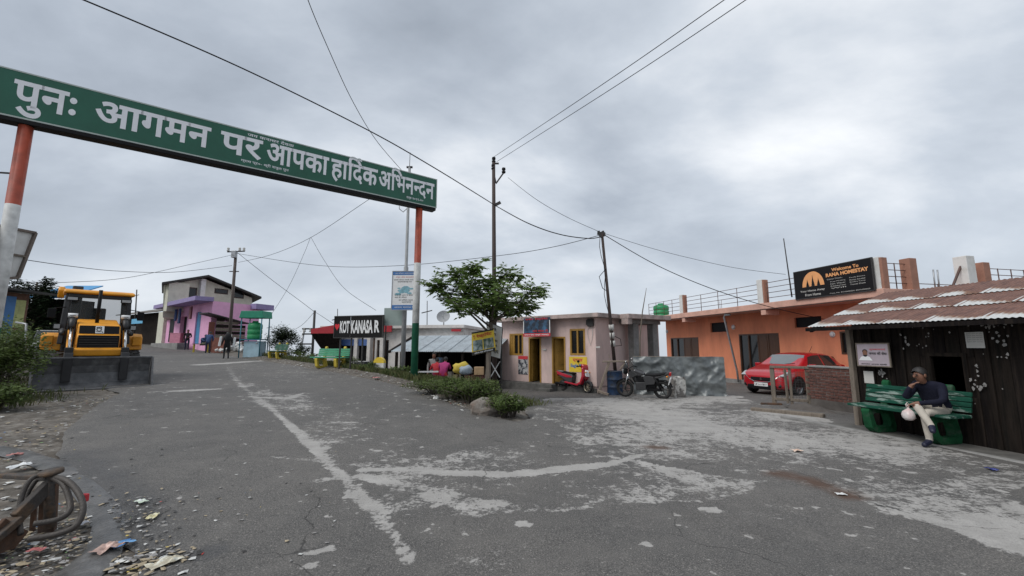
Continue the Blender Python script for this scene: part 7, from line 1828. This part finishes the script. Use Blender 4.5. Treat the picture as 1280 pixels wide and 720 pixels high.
for k, (a, b, c, d) in enumerate(hole):
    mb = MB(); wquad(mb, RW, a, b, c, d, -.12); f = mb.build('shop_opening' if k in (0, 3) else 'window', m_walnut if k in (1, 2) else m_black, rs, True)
    if k in (1, 2): mb = MB(); wquad(mb, RW, a + .06, b - .06, c + .1, d - .1, -.11); mb.build('pane', m_glass, f, True)
wbox(rs, 'fascia', RW, u_(RW, 478), u_(RW, 492), z_(RW, 415), z_(RW, 407), .26, .32, m_redcloth)
wbox(rs, 'fascia', RW, u_(RW, 566), u_(RW, 578), z_(RW, 415), z_(RW, 412), .26, .32, m_redcloth)
aw = MB(); a0, a1 = u_(RW, 400), u_(RW, 432); zq = z_(RW, 413, 415)
aw.hexa([RW.p(a0, zq - .2, .9), RW.p(a1, zq - .2, .9), RW.p(a1, zq - .2, .25), RW.p(a0, zq - .2, .25)], [RW.p(a0, zq + .05, .9), RW.p(a1, zq + .30, .9), RW.p(a1, zq + .3, .25), RW.p(a0, zq + .05, .25)]); aw.build('awning', m_redcloth, rs, True)
aw = MB(); aw.hexa([RW.p(a0 + .3, zq - 1.15, .2), RW.p(a1, zq - 1.15, .2), RW.p(a1, zq - .21, .85), RW.p(a0, zq - .21, .85)], [RW.p(a0 + .3, zq - 1.10, .2), RW.p(a1, zq - 1.10, .2), RW.p(a1, zq - .21, .9), RW.p(a0, zq - .21, .9)]); aw.build('awning_skirt', m_plank[2], rs, True)
wbox(rs, 'shutter_box', RW, u_(RW, 424), u_(RW, 462), z_(RW, 432), z_(RW, 424), .01, .12, M('blue_shutter_box', (.06, .12, .30), .6, .2, 5, 0))
for x_ in (447, 463, 479):
    wbox(rs, 'pillar', RW, u_(RW, x_) - .1, u_(RW, x_) + .1, zr - .3, zt - .02, .02, .22, m_wallw, .01)
dsh = thing('satellite_dish', 'small grey satellite dish on the roof behind the tin roof hut', 'satellite dish', RW.p(u_(RW, 550), zt + .18, -.5))
mb = MB(); mb.lathe([(0, 0), (.15, .02), (.28, .07), (.38, .14)], (0, 0, 0), 'y', 18); mb.v = [Matrix.Rotation(R(-25), 3, 'X') @ V3((v.x, -.0 - v.y, v.z)) + V3((0, 0, .45)) for v in mb.v]; mb.build('dish', M('grey_dish', (.30, .31, .32), .7, .1, 5, 0), dsh)
mb = MB(); mb.cyl((0, .1, 0), (0, .05, .45), .03, n=6); mb.bar((0, -.05, .4), (0, -.4, .55), .02); mb.build('stand', m_steel, dsh)
# tin roofed hut
HT = Wall(xy(P(498, 440, 20.2)), xy(P(616, 440, 18.6)))
zh = gz(*xy(HT.p(HT.L / 2, 0))) - .25
hut = thing('tin_roof_hut', 'open fronted hut with pale corrugated tin roof behind the verge weeds', 'hut', HT.p(HT.L / 2, zh, 0))
ze = z_(HT, 440.5, 555, .5)
mb = MB(); HT.box(mb, .1, HT.L - .1, zh - .3, ze - .05, -3.2, -3.1); HT.box(mb, .1, .2, zh - .3, ze + .02, -3.1, 0); HT.box(mb, HT.L - .2, HT.L - .1, zh - .3, ze + .02, -3.1, 0); mb.build('wall', m_plank[1], hut, True)
wbox(hut, 'counter', HT, .3, HT.L * .55, zh - .2, zh + .75, -.5, -.05, m_plank[2], .01)
rise = .78; hup = (-HT.n * 2.2 + V3((0, 0, rise))).normalized(); hl = math.hypot(2.2, rise)
shm = sheet_mesh(.82, hl, .014, .10).build('roof_sheet', m_tin, hut); hsm = shm.data; bpy.data.objects.remove(shm)
hinv = wm(hut).inverted(); hx = HT.e if HT.e.cross(hup).z > 0 else -HT.e
e0 = HT.p(0 if hx.dot(HT.e) > 0 else HT.L, ze, .5)
for k in range(int(HT.L / .76) + 1):
    o = bpy.data.objects.new('roof_sheet', hsm); COL.objects.link(o); o.parent = hut
    o.matrix_basis = hinv @ (Matrix.Translation(e0 + hx * (k * .76 - .2) + V3((0, 0, .03 + .008 * (k % 2)))) @ Matrix((hx, hup, hx.cross(hup))).transposed().to_4x4())
hup2 = (-HT.n * 2.0 - V3((0, 0, .6))).normalized(); rid = HT.p(0, ze + rise + .03, .5 - 2.2)
mb = MB(); mb.quad(rid, rid + HT.e * HT.L, rid + HT.e * HT.L + hup2 * 1.7, rid + hup2 * 1.7); mb.build('rear_roof', m_tin, hut, True)
mb = MB(); mb.bar(rid - HT.e * .1 + V3((0, 0, .05)), HT.p(-.15, ze + .0, .55), .12, .10); mb.build('verge_board', m_plank[0], hut, True)
for k in range(5):
    u = .15 + (HT.L - .3) * k / 4; wbox(hut, 'post', HT, u - .05, u + .05, zh - .3, ze, .3, .4, m_plank[2])
mb = MB(); u0 = u_(HT, 553); wquad(mb, HT, u0, u_(HT, 560), z_(HT, 464), z_(HT, 446), .42); mb.build('poster', m_ban, hut, True)
for k, (x_, y_, c) in enumerate(((535, 458, (.4, .36, .3)), (541, 459, (.3, .1, .08)), (560, 455, (.35, .32, .28)), (567, 456, (.42, .36, .2)), (575, 457, (.25, .22, .2)))):
    u = u_(HT, x_, y_); z = zh + .752; wbox(hut, 'goods', HT, u - .12, u + .12, z, z + .22 + .06 * (k % 3), -.4, -.15, M('goods_%d' % k, c, .7, .3, 9, 0), .02)
m_redtop = M('red_top', (.45, .03, .04), .8, .15, 8, 0); m_mag = M('magenta_shawl', (.42, .04, .17), .8, .15, 8, 0); m_greytop = M('grey_top', (.30, .29, .28), .85, .1, 8, 0)
sitlow = {k: v for k, v in sit.items()}
p = P(546, 470, 17.9); p.z = ZY(448, p.y) - 1.24; person('woman in a red top sitting before the tin roof hut', p, R(100), sitlow, m_redtop, m_mag, 1.0)
p = P(553.5, 470, 17.7); p.z = ZY(447, p.y) - 1.24; person('woman in a magenta shawl sitting beside the red top', p, R(80), sitlow, m_mag, m_redtop, 1.0)
p = P(542, 470, 18.2); p.z = ZY(442, p.y) - 1.72; person('man in a grey shirt standing behind the hut customers', p, R(-80), {}, m_greytop, m_jacket, 1.0)
# goods in front of the hut: sacks, brick stack
def sack(label, p, s_, mat):
    mb = MB(); mb.ball((0, 0, .5), (.8, .55, .5), 14, 8); mb.v = [V3((v.x * s_ * (1 + .3 * nrm(v.z * 3, v.y * 3)), v.y * s_ * (1 + .3 * nrm(v.x * 3, v.z * 3 + 5)), max(0, v.z * s_ * (1 + .25 * nrm(v.x * 2, v.y * 2))))) for v in mb.v]
    o = mb.build('sack', mat); o.location = p; tag(o, label, 'sack'); return o
BKp = P(597, 480, 15.2); zbk = gz(BKp.x, BKp.y)
bs = thing('brick_stack', 'stack of red bricks beside the signboard posts', 'brick stack', (BKp.x, BKp.y, zbk))
hs_ = ZY(467, BKp.y) - zbk; nrow = int(hs_ / .07)
for r_ in range(nrow):
    for i in range(4):
        for j in range(2): inst('brick', bmesh_, bs, (-.36 + i * .235 + rb.gauss(0, .01), -.06 + j * .12, .034 + r_ * .068), (0, 0, rb.gauss(0, .03)))
sack('yellow cloth sack on the brick stack by the hut', P(577, 468, 15.6), .45, M('yellow_cloth', (.5, .38, .06), .85, .2, 8, .2, 30))
sack('pale blue plastic sack lying on the bricks', V3((BKp.x - .42, BKp.y, zbk + hs_ - .05)), .34, M('blue_sack', (.28, .34, .40), .6, .2, 8, .2, 30))
mb = MB(); mb.box((0, 0, .14), (.34, .3, .28)); o = mb.build('carton', M('carton_card', (.42, .28, .16), .85, .15, 6, 0), None, bevel=.01); o.location = (BKp.x + .05, BKp.y, zbk + nrow * .068); tag(o, 'small brown carton on top of the brick stack', 'carton')
o = MB(); o.bar(P(506, 465, 17.4), P(548, 464.5, 17.3), .06); tag(o.build('white_pipe', m_whitep), 'pale plastic pipe lying across the verge before the hut', 'pipe')
# milestone
ms = P(474, 467, 16.2); ms.z = ZY(467.5, ms.y); mst = thing('milestone', 'white kilometre stone with a yellow rounded top by the roadside', 'milestone', ms)
prof = [(-.22, -.1), (.22, -.1), (.22, .42)] + [(.22 * math.cos(a), .42 + .22 * math.sin(a)) for a in [math.pi * i / 10 for i in range(1, 10)]] + [(-.22, .42)]
mb = MB(); mb.extr(prof, -.08, .08); mb.build('stone', m_white, mst, bevel=.015)
mb = MB(); tp_ = [(.221 * math.cos(a), .42 + .221 * math.sin(a)) for a in [math.pi * i / 12 for i in range(13)]]; mb.extr(tp_, -.083, .083); mb.build('cap_paint', m_yellow, mst)
mst.rotation_euler = (0, 0, R(-12))
# white car beyond the verge
def small_car(label, loc, yaw, paint):
    t = thing('parked_car', label, 'car', loc, yaw); mb = MB()
    mb.extr([(-1.75, .28), (1.75, .28), (1.78, .58), (1.65, .78), (.95, .88), (-1.7, .92), (-1.78, .6)], -.78, .78); mb.build('body', paint, t, bevel=.08)
    mb = MB(); b0 = [(-1.6, -.70, .9), (.95, -.70, .87), (.95, .70, .87), (-1.6, .70, .9)]; t0 = [(-1.15, -.56, 1.42), (.25, -.56, 1.42), (.25, .56, 1.42), (-1.15, .56, 1.42)]
    mb.hexa(b0, t0); mb.build('glasshouse', m_cglass, t, bevel=.03)
    mb = MB(); mb.box((-.45, 0, 1.43), (1.45, 1.14, .05)); mb.build('roof', paint, t, bevel=.02)
    for x in (-1.1, 1.1):
        for s in (-1, 1): wheel(t, (x, s * .70, .28), .28, .18, rim=.6)
    for s in (-1, 1):
        mb = MB(); mb.box((1.70, s * .55, .66), (.12, .3, .14)); mb.build('headlamp', m_lens, t, bevel=.02)
    return t
p = P(447, 460, 22.5); p.z = ZY(451.5, p.y) - 1.46; small_car('white car half hidden behind the verge below the black village sign', p, R(-25), M('white_car_paint', (.6, .6, .59), .3, .05, 3, 0, coat=.6))

# ---------------------------------------------------------------- benches on the verge
m_yel = M('yellow_cast_paint', (.52, .40, .05), .65, .2, 5, .1, 50); m_dg = M('dark_green_slats', (.02, .09, .055), .6, .25, 6, .2, 50, col2=(.12, .15, .13), amt=.3, sharp=.1, scale2=9, stretch=(.3, 1, 1)); m_lg = M('sea_green_paint', (.05, .27, .15), .6, .2, 6, .1, 50)
p = G(402, 462); bench('green slatted bench with yellow and green legs beside the black village sign', p + V3((.2, .3, .04)), R(158), m_lg, m_yel, 1.75, 'roadside benches')
p = G(336, 450); bench('dark green bench with yellow cast legs beside the green tank stand', p + V3((.2, .4, .02)), R(140), m_dg, m_yel, 1.7, 'roadside benches')

# ---------------------------------------------------------------- pink and cream house up the road
m_cream2 = M('cream_wall', (.60, .59, .49), .9, .1, 3, .1, 40, col2=(.50, .49, .40), amt=.35, sharp=.3, scale2=.8)
m_hotpink = M('pink_wall', (.76, .40, .60), .85, .08, 3, 0, col2=(.70, .36, .54), amt=.4, sharp=.3, scale2=1)
m_purple = M('lilac_slab', (.27, .22, .40), .8, .1, 4, 0)
m_droof = M('dark_tin_roof', (.03, .028, .026), .7, .2, 5, 0)
pc = P(262, 420, 32.0); pl_ = P(205, 420, 40.0); prr = P(322, 420, 36.0)
CL, CR = Wall(xy(pl_), xy(pc)), Wall(xy(pc), xy(prr))
zg = gz(pc.x, pc.y); zg2 = gz(pl_.x, pl_.y)
ch = thing('gabled_house', 'cream gabled house with pink shop front at the top of the road', 'house', (pc.x, pc.y, zg))
zs = CL.hit(262, 377)[1]
d1_ = (CL.hit(226, 405)[0], CL.hit(232, 405)[0]); d2_ = (CL.hit(244, 405)[0], CL.hit(250.5, 405)[0])
holes = [(d1_[0] - .2, d1_[1] + .3, zg2 + .3, zs - .9), (d2_[0], d2_[1], zg2 + .2, zs - .7)]
bk_ = (V3((pl_.x, pl_.y, 0)) + V3((prr.x, prr.y, 0)) - V3((pc.x, pc.y, 0))); 
mb = MB(); CL.face(mb, 0, CL.L, zg - .8, zs, holes, .3)
mb.quad(CR.p(0, zg - .8), CR.p(CR.L, zg - .8), CR.p(CR.L, zs), CR.p(0, zs))
p3 = prr + (pl_ - pc) * .9
mb.quad((prr.x, prr.y, zg - .8), (p3.x, p3.y, zg - .8), (p3.x, p3.y, zs), (prr.x, prr.y, zs))
mb.build('wall', m_hotpink, ch, True)
fpp = [xy(pl_), xy(pc), xy(prr), xy(p3)]
mb = MB(); cn = (CL.n + CR.n).normalized(); pp_ = [xy(CL.p(-.3, 0, 1.1)), xy(V3((pc.x, pc.y, 0)) + CL.n * 1.1 + CL.e * .15), xy(V3((pc.x, pc.y, 0)) - CL.n * .0 + CL.e * .15), xy(CR.p(CR.L + .1, 0, .0)), xy(p3)]
mb.prism(ccw([xy(CL.p(.9, 0, 1.2)), xy(CL.p(CL.L + .2, 0, 1.2)), xy(CL.p(CL.L + .2, 0, .0)), xy(CL.p(.9, 0, .0))]), zs - .05, zs + .28); mb.build('canopy_slab', m_purple, ch, True, bevel=.01)
mb = MB(); mb.prism(ccw([xy(CR.p(CR.L - .9, 0, .6)), xy(CR.p(CR.L + .9, 0, .6)), xy(CR.p(CR.L + .9, 0, -.9)), xy(CR.p(CR.L - .9, 0, -.05))]), zs - .35, zs + .1); mb.build('corner_slab', m_purple, ch, True, bevel=.01)
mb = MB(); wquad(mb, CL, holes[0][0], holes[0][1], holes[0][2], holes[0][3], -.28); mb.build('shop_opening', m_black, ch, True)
mb = MB(); wquad(mb, CL, holes[1][0], holes[1][1], holes[1][2], holes[1][3], -.1); mb.build('blue_door', M('blue_door_paint', (.05, .22, .42), .6, .15, 5, 0), ch, True)
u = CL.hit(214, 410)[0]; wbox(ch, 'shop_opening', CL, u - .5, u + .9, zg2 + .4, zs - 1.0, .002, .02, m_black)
u = CL.hit(207, 410)[0]
wbox(ch, 'cream_bay', CL, -1.6, u + .2, zg2 - .5, zs - .2, -.6, .25, m_cream2)
for k, x_ in enumerate((229, 234, 248)):      # clothes hung below the canopy
    u = CL.hit(x_, 400)[0]; wbox(ch, 'hanging_cloth', CL, u - .22, u + .22, zs - 1.3 - .25 * k % .5, zs - .3, .5, .62, M('hung_cloth_%d' % k, ((.02, .04, .12), (.015, .03, .09), (.13, .05, .06))[k], .9, .3, 8, 0), .03)
wbox(ch, 'veranda', CL, 1.0, CL.L * .72, zg2 - .5, zg2 + .28, .3, 1.1, m_conc, .02)
# upper storey
UW = Wall(xy(P(203, 400, 36.0)), xy(P(316, 400, 43.0)))
DV = V3((-.60, .80, 0))
zu0 = zs + .2; ux = lambda x, y=370: UW.hit(x, y)[0]; uz_ = lambda y, x=250: UW.hit(x, y)[1]
ap = (ux(252), UW.hit(252, 345)[1]); le = (ux(203), UW.hit(203, 353)[1]); re = (ux(315), UW.hit(315, 370)[1])
mb = MB(); dp = 7.0
pts = [(0, zu0 - 1.2), (UW.L, zu0 - 1.2), (re[0], re[1] - .2), (ap[0], ap[1] - .2), (le[0], le[1] - .2)]
mb.add([UW.p(a, b, 0) for a, b in pts] + [UW.p(a, b, 0) + DV * dp for a, b in pts], [[0, 1, 2, 3, 4], [9, 8, 7, 6, 5], [1, 0, 5, 6], [2, 1, 6, 7], [0, 4, 9, 5], [4, 3, 8, 9], [3, 2, 7, 8]])
mb.build('upper_wall', m_cream2, ch, True)
mb = MB()
for a, b in ((le, ap), (ap, re)):
    d = V3((b[0] - a[0], 0, b[1] - a[1])); a2 = (a[0] - (.5 if a is le else 0), a[1] - (.5 * d.z / d.x if a is le else 0)); b2 = (b[0] + (.5 if b is re else 0), b[1] + (.5 * d.z / d.x if b is re else 0))
    mb.hexa([UW.p(a2[0], a2[1] - .1, .8), UW.p(b2[0], b2[1] - .1, .8), UW.p(b2[0], b2[1] - .1, 0) + DV * (dp + .4), UW.p(a2[0], a2[1] - .1, 0) + DV * (dp + .4)], [UW.p(a2[0], a2[1] + .08, .8), UW.p(b2[0], b2[1] + .08, .8), UW.p(b2[0], b2[1] + .08, 0) + DV * (dp + .4), UW.p(a2[0], a2[1] + .08, 0) + DV * (dp + .4)])
mb.build('roof', m_droof, ch, True)
wbox(ch, 'white_bay', UW, ux(206), ux(232), uz_(392), uz_(351) - .45, .01, .5, m_cream2, .01)
wbox(ch, 'pillar', UW, ux(247), ux(253), uz_(376), uz_(349), .01, .4, m_white, .01)
for a, b, c, d in ((231.5, 359, 246, 375), (268, 361, 285, 367.5), (292, 361, 305, 373)):
    mb = MB(); r = UW.rect(a, b, c, d); wquad(mb, UW, *r, .012); f = mb.build('window', M('brown_shutter', (.055, .035, .03), .7, .2, 5, 0), ch, True)
    mb = MB(); wquad(mb, UW, r[0] + .1, r[1] - .1, r[2] + .1, r[3] - .1, .02); mb.build('pane', m_glass, f, True)
# plank shed leaning on the pink wall
SW = Wall(xy(P(259, 420, 31.0)), xy(P(306, 420, 33.2)))
zs2 = gz(*xy(SW.p(1, 0))); sd = thing('plank_shed', 'weathered plank lean-to against the pink wall', 'shed', SW.p(SW.L / 2, zs2, 0))
tl, tr = SW.hit(260, 392)[1], SW.hit(304, 405)[1]; N = 12; us = SW.hit(270, 410)[0]
for k in range(N):
    a = zs2 - .3 + (tl - zs2 + .3) * k / N; b = zs2 - .3 + (tl - zs2 + .3) * (k + 1) / N - .02; uend = SW.L if b < tr else SW.L * max(.05, (tl - b) / (tl - tr))
    if uend > us: wbox(sd, 'plank', SW, us, uend, a, b, -.05, .0 + .02 * (k % 2), m_wood if k % 2 else m_plank[2])
wbox(sd, 'door', SW, .05, us - .1, zs2 - .2, tl - .6, -.05, .0, M('red_brown_door', (.14, .04, .025), .7, .2, 5, 0))
mb = MB(); mb.hexa([SW.p(-.2, tl, .3), SW.p(SW.L + .1, tr, .3), SW.p(SW.L + .1, tr, -1.2), SW.p(-.2, tl, -1.2)], [SW.p(-.2, tl + .08, .3), SW.p(SW.L + .1, tr + .08, .3), SW.p(SW.L + .1, tr + .08, -1.2), SW.p(-.2, tl + .08, -1.2)]); mb.build('roof', m_droof, sd, True)
# green tank stand
ts = G(316, 446); ts.z = gz(ts.x, ts.y); tst = thing('tank_stand', 'blue steel tank stand with a small green roof beside the yellow bench', 'stand', ts)
tdp = ts.y; W2 = Wall((ts.x - .62, ts.y), (ts.x + .62, ts.y)); ztop = ZY(398, ts.y) - ts.z
m_teal = M('teal_steel', (.03, .16, .22), .6, .15, 5, 0)
for x in (-.6, .6):
    for y in (-.4, .4): mb = MB(); mb.cyl((x, y, -.2), (x, y, ztop), .035, n=6); mb.build('leg', m_teal, tst)
mb = MB(); mb.extr([(-.72, ztop), (.72, ztop), (.66, ztop + .42), (-.62, ztop + .42)], -.5, .5); mb.build('canopy', M('green_canopy', (.015, .22, .13), .6, .15, 5, 0), tst, bevel=.02)
mb = MB(); mb.box((0, 0, 1.02), (1.2, .85, .06)); mb.build('platform', m_teal, tst); mb = MB(); mb.box((.05, .05, .45), (.95, .7, .95)); mb.build('base_panel', M('pale_blue_panel', (.35, .50, .58), .7, .15, 4, 0), tst, bevel=.02)
mb = MB(); mb.ball((.45, -.45, .8), (.04, .04, .05), 8, 5); mb.bar((.4, -.35, .8), (.4, -.5, .78), .03); mb.build('tap', m_steel, tst)
tk2 = copy_tree(tk); tk2.location = ts + V3((0, 0, 1.06)); tag(tk2, 'green ribbed water tank on the blue stand by the roadside', 'water tank'); tk2.scale = (.74, .66, .98)
# rubble heap and sheet by the shed
rub = MB(); rg = random.Random(8)
for k in range(60):
    c = V3((rg.gauss(0, .55), rg.gauss(0, .35), 0)); c.z = max(0, .55 - .7 * c.length) * rg.random(); rub.box(c + V3((0, 0, .08)), (rg.uniform(.1, .3), rg.uniform(.1, .25), rg.uniform(.08, .2)), Matrix.Rotation(rg.uniform(0, 3), 3, V3((rg.random(), rg.random(), rg.random())).normalized()))
o = rub.build('rubble_heap', m_white); o.location = onground(*xy(P(296, 444, 30))); tag(o, 'heap of white and grey rubble beside the tank stand', 'rubble', kind='stuff')
mb = MB(); mb.box((0, 0, .55), (.75, .06, 1.1), Matrix.Rotation(R(-12), 3, 'X')); o = mb.build('red_board', M('red_brown_board', (.22, .085, .06), .85, .25, 5, 0), None, bevel=.01); o.location = onground(*xy(P(272, 443, 30))); o.rotation_euler = (0, 0, R(25)); tag(o, 'reddish brown board propped in front of the plank shed', 'board')
# table/stool with yellow legs
p = onground(*xy(P(251, 440, 30))); st_ = thing('tea_table', 'small yellow legged table in front of the shop veranda', 'table', p, R(30))
mb = MB(); mb.box((0, 0, .62), (1.0, .55, .05)); mb.build('table_top', m_wood, st_, bevel=.01)
for x in (-.42, .42):
    for y in (-.2, .2): mb = MB(); mb.box((x, y, .29), (.07, .07, .6)); mb.build('leg', m_yel, st_, bevel=.008)
p = G(221, 431); cl_ = MB(); cl_.box((0, 0, .5), (.9, .6, 1.0)); cl_.box((0, 0, 1.03), (.94, .64, .06)); o = cl_.build('ice_box', M('pink_ice_box', (.55, .22, .30), .6, .15, 5, 0), None, bevel=.03); o.location = onground(*xy(P(221, 431, 36))) + V3((0, 0, .25)); tag(o, 'pink ice box on the shop veranda', 'ice box')
# people up the road
m_blackc = M('black_clothes', (.012, .012, .014), .85, .2, 8, .1, 40); m_bluej = M('blue_jacket', (.03, .06, .15), .85, .2, 8, .1, 40); m_jean = M('dark_jeans', (.02, .025, .05), .85, .2, 8, 0); m_olive = M('olive_trousers', (.12, .13, .09), .85, .15, 8, 0)
walk = dict(knL=(.12, .11, .52), anL=(.0, .11, .12), toL=(.16, .12, .05), knR=(.05, -.11, .50), anR=(-.28, -.11, .16), toR=(-.16, -.12, .05), elL=(-.12, .26, 1.16), wrL=(.02, .28, .95), haL=(.08, .28, .88), elR=(-.1, -.26, 1.16), wrR=(.05, -.28, .95), haR=(.1, -.28, .88))
def stand_at(px_, py_, head_py, lab, face_cam, pose, top, tro, bulk=1.0, t=None):
    p = G(px_, py_) if t is None else onground(*xy(P(px_, py_, t))); h = ZY(head_py, p.y) - p.z; return p, person(lab, p, face_cam, pose, top, tro, h / 1.78, group='people up the road', bulk=bulk)
p, wk = stand_at(282, 449, 415, 'person in black walking up the road with white papers under the arms', R(128), walk, m_blackc, m_blackc, 1.1)
for s in (-1, 1):
    mb = MB(); mb.box((0, 0, 0), (.05, .12, .55)); o = mb.build('paper_roll', m_whitep, None, bevel=.02); dv = V3((math.cos(R(128 + 90)), math.sin(R(128 + 90)), 0)); o.location = p + dv * (.33 * s) + V3((0, 0, 1.0 if s > 0 else .95)); o.rotation_euler = (.1, .1, R(128)); tag(o, 'white paper roll under the %s arm of the walking person in black' % ('left' if s < 0 else 'right'), 'paper roll')
mb = MB(); mb.ball((0, 0, 0), (.10, .16, .24), 12, 8); o = mb.build('backpack', m_blackc); o.location = p + V3((.13, -.16, 1.22)); o.rotation_euler = (0, 0, R(128)); tag(o, 'small black backpack worn by the walking person in black', 'backpack')
stand_at(233, 437, 412, 'person in dark jacket standing at the shop veranda corner', R(-60), dict(elL=(.05, .27, 1.15), wrL=(.2, .1, 1.1), haL=(.25, .03, 1.1)), m_blackc, m_jean, t=33)
lean = dict(spine=(.06, 0, 1.12), chest=(.17, 0, 1.30), neck=(.25, 0, 1.43), chin=(.31, 0, 1.49), head=(.33, 0, 1.57), crown=(.33, 0, 1.65), shL=(.17, .19, 1.38), shR=(.17, -.19, 1.38), elL=(.2, .26, 1.1), wrL=(.36, .2, .98), haL=(.42, .18, .95), elR=(.2, -.26, 1.1), wrR=(.36, -.2, .98), haR=(.42, -.18, .95))
stand_at(259, 441, 413, 'person in blue jacket leaning over beside the plank shed', R(110), lean, m_bluej, m_jean, 1.15, t=29)
p = onground(*xy(P(249, 439, 31))); person('person in blue jacket and olive trousers sitting at the tea table', p + V3((-.2, .5, 0)), R(-20), sit, m_bluej, m_olive, 1.02, group='people up the road')

# ---------------------------------------------------------------- far end of the road
FW = Wall(xy(P(160, 420, 46)), xy(P(200, 420, 42)))
zf_ = gz(*xy(FW.p(2, 0))); fs = thing('far_shed', 'dark low shop with rusty tin roof at the end of the road', 'shed', FW.p(FW.L / 2, zf_, 0))
zt2 = FW.hit(180, 392)[1]
wbox(fs, 'wall', FW, -1, FW.L + .5, zf_ - .5, zt2, -4, 0, m_plank[0])
mb = MB(); zq = FW.hit(180, 381)[1]; mb.hexa([FW.p(-1.5, zt2 - .1, .8), FW.p(FW.L + .8, zt2 - .1, .8), FW.p(FW.L + .8, zq - .1, -3), FW.p(-1.5, zq - .1, -3)], [FW.p(-1.5, zt2, .8), FW.p(FW.L + .8, zt2, .8), FW.p(FW.L + .8, zq, -3), FW.p(-1.5, zq, -3)]); mb.build('roof', M('grey_brown_roof', (.13, .115, .10), .7, .3, 4, 0), fs, True)
r = FW.rect(178, 399, 192, 405); mb = MB(); wquad(mb, FW, *r, .9); o = mb.build('banner', M('sky_blue_banner', (.12, .40, .62), .6, .15, 4, 0), fs, True)
p = FW.p(FW.hit(180, 385)[0], zq, -2.4); d2 = thing('satellite_dish', 'reddish satellite dish on the far shed roof', 'satellite dish', p)
mb = MB(); mb.lathe([(0, 0), (.3, .04), (.5, .16)], (0, 0, 0), 'y', 16); mb.v = [Matrix.Rotation(R(-25), 3, 'X') @ V3((v.x, -v.y, v.z)) + V3((0, 0, .6)) for v in mb.v]; mb.build('dish', M('dull_red_dish', (.25, .11, .10), .6, .1, 5, 0), d2); mb = MB(); mb.cyl((0, .1, 0), (0, 0, .6), .04, n=6); mb.build('stand', m_iron, d2)
for k, (x_, y_) in enumerate(((172, 420), (182, 421.5), (188, 420))):
    p = G(x_, y_ + 2); motorcycle(['motorcycle parked outside the far shed next to the pole', 'motorcycle parked outside the far shed between two others', 'motorcycle parked against the cream house corner'][k], p, R(-150 + 15 * k), R(-6), 'motorcycles outside the far shed')
# brick house on the left with blue door
LH = Wall(xy(P(-30, 400, 15.5)), xy(P(42, 400, 17.5)))
zl_ = gz(*xy(LH.p(2, 0))); lh = thing('brick_house', 'small brick house with blue door behind the left shrubs', 'house', LH.p(LH.L / 2, zl_, 0))
zt3 = LH.hit(20, 366)[1]; r_d = (LH.hit(4, 385)[0], LH.hit(17, 385)[0])
wbox(lh, 'wall', LH, -1, LH.L - .3, zl_ - .3, zt3, -3, 0, M('dull_brick_wall', (.16, .085, .06), .9, .3, 9, .3, 40))
wbox(lh, 'door', LH, r_d[0], r_d[1], zl_, LH.hit(10, 370)[1], .005, .06, M('bright_blue_door', (.05, .17, .40), .6, .15, 5, 0), .01)
wbox(lh, 'wall_poster', LH, LH.hit(17.5, 385)[0], LH.hit(31, 385)[0], LH.hit(24, 400)[1] - .3, LH.hit(24, 375)[1], .005, .02, M('lime_poster', (.42, .44, .18), .7, .3, 4, 0))
mb = MB(); mb.hexa([LH.p(-1.4, zt3 + .05, .7), LH.p(LH.L + .2, zt3 - .02, .7), LH.p(LH.L + .2, zt3 + .3, -3.3), LH.p(-1.4, zt3 + .3, -3.3)], [LH.p(-1.4, zt3 + .13, .7), LH.p(LH.L + .2, zt3 + .06, .7), LH.p(LH.L + .2, zt3 + .38, -3.3), LH.p(-1.4, zt3 + .38, -3.3)]); mb.build('roof', m_droof, lh, True)
mb = MB(); rl = [P(20, 403, 12.5), P(33, 405, 12.2), P(32, 430, 12.2), P(31, 450, 12.2)]; mb.tube(rl, .03, 6); o = mb.build('pipe_rail', m_steel); tag(o, 'bent grey pipe rail beside the left shrubs', 'rail')
# blue tarpaulin shed and van behind the backhoe
BT = Wall(xy(P(50, 400, 25)), xy(P(80, 400, 25)))
bt = thing('tarpaulin_shed', 'shed roofed with blue tarpaulin behind the dark tree', 'shed', BT.p(BT.L / 2, gz(*xy(BT.A)), 0))
z0, z1 = BT.hit(65, 374)[1], BT.hit(65, 353)[1]
mb = MB(); mb.hexa([BT.p(-.6, z0, .5), BT.p(BT.L + .3, z0, .5), BT.p(BT.L + .3, z1, -1.8), BT.p(-.6, z1, -1.8)], [BT.p(-.6, z0 + .06, .5), BT.p(BT.L + .3, z0 + .06, .5), BT.p(BT.L + .3, z1 + .06, -1.8), BT.p(-.6, z1 + .06, -1.8)]); mb.build('tarpaulin_roof', M('blue_tarpaulin', (.05, .26, .52), .5, .15, 3, .2, 12), bt, True)
wbox(bt, 'wall', BT, -.4, BT.L + .1, gz(*xy(BT.A)) - .4, z0, -1.6, -.1, m_plank[1])
p = P(66, 420, 21.5); p.z = gz(p.x, p.y); small_car('white vehicle parked behind the backhoe beside the dark tree', p, R(-40), M('white_van_paint', (.55, .56, .55), .35, .05, 3, 0, coat=.5))
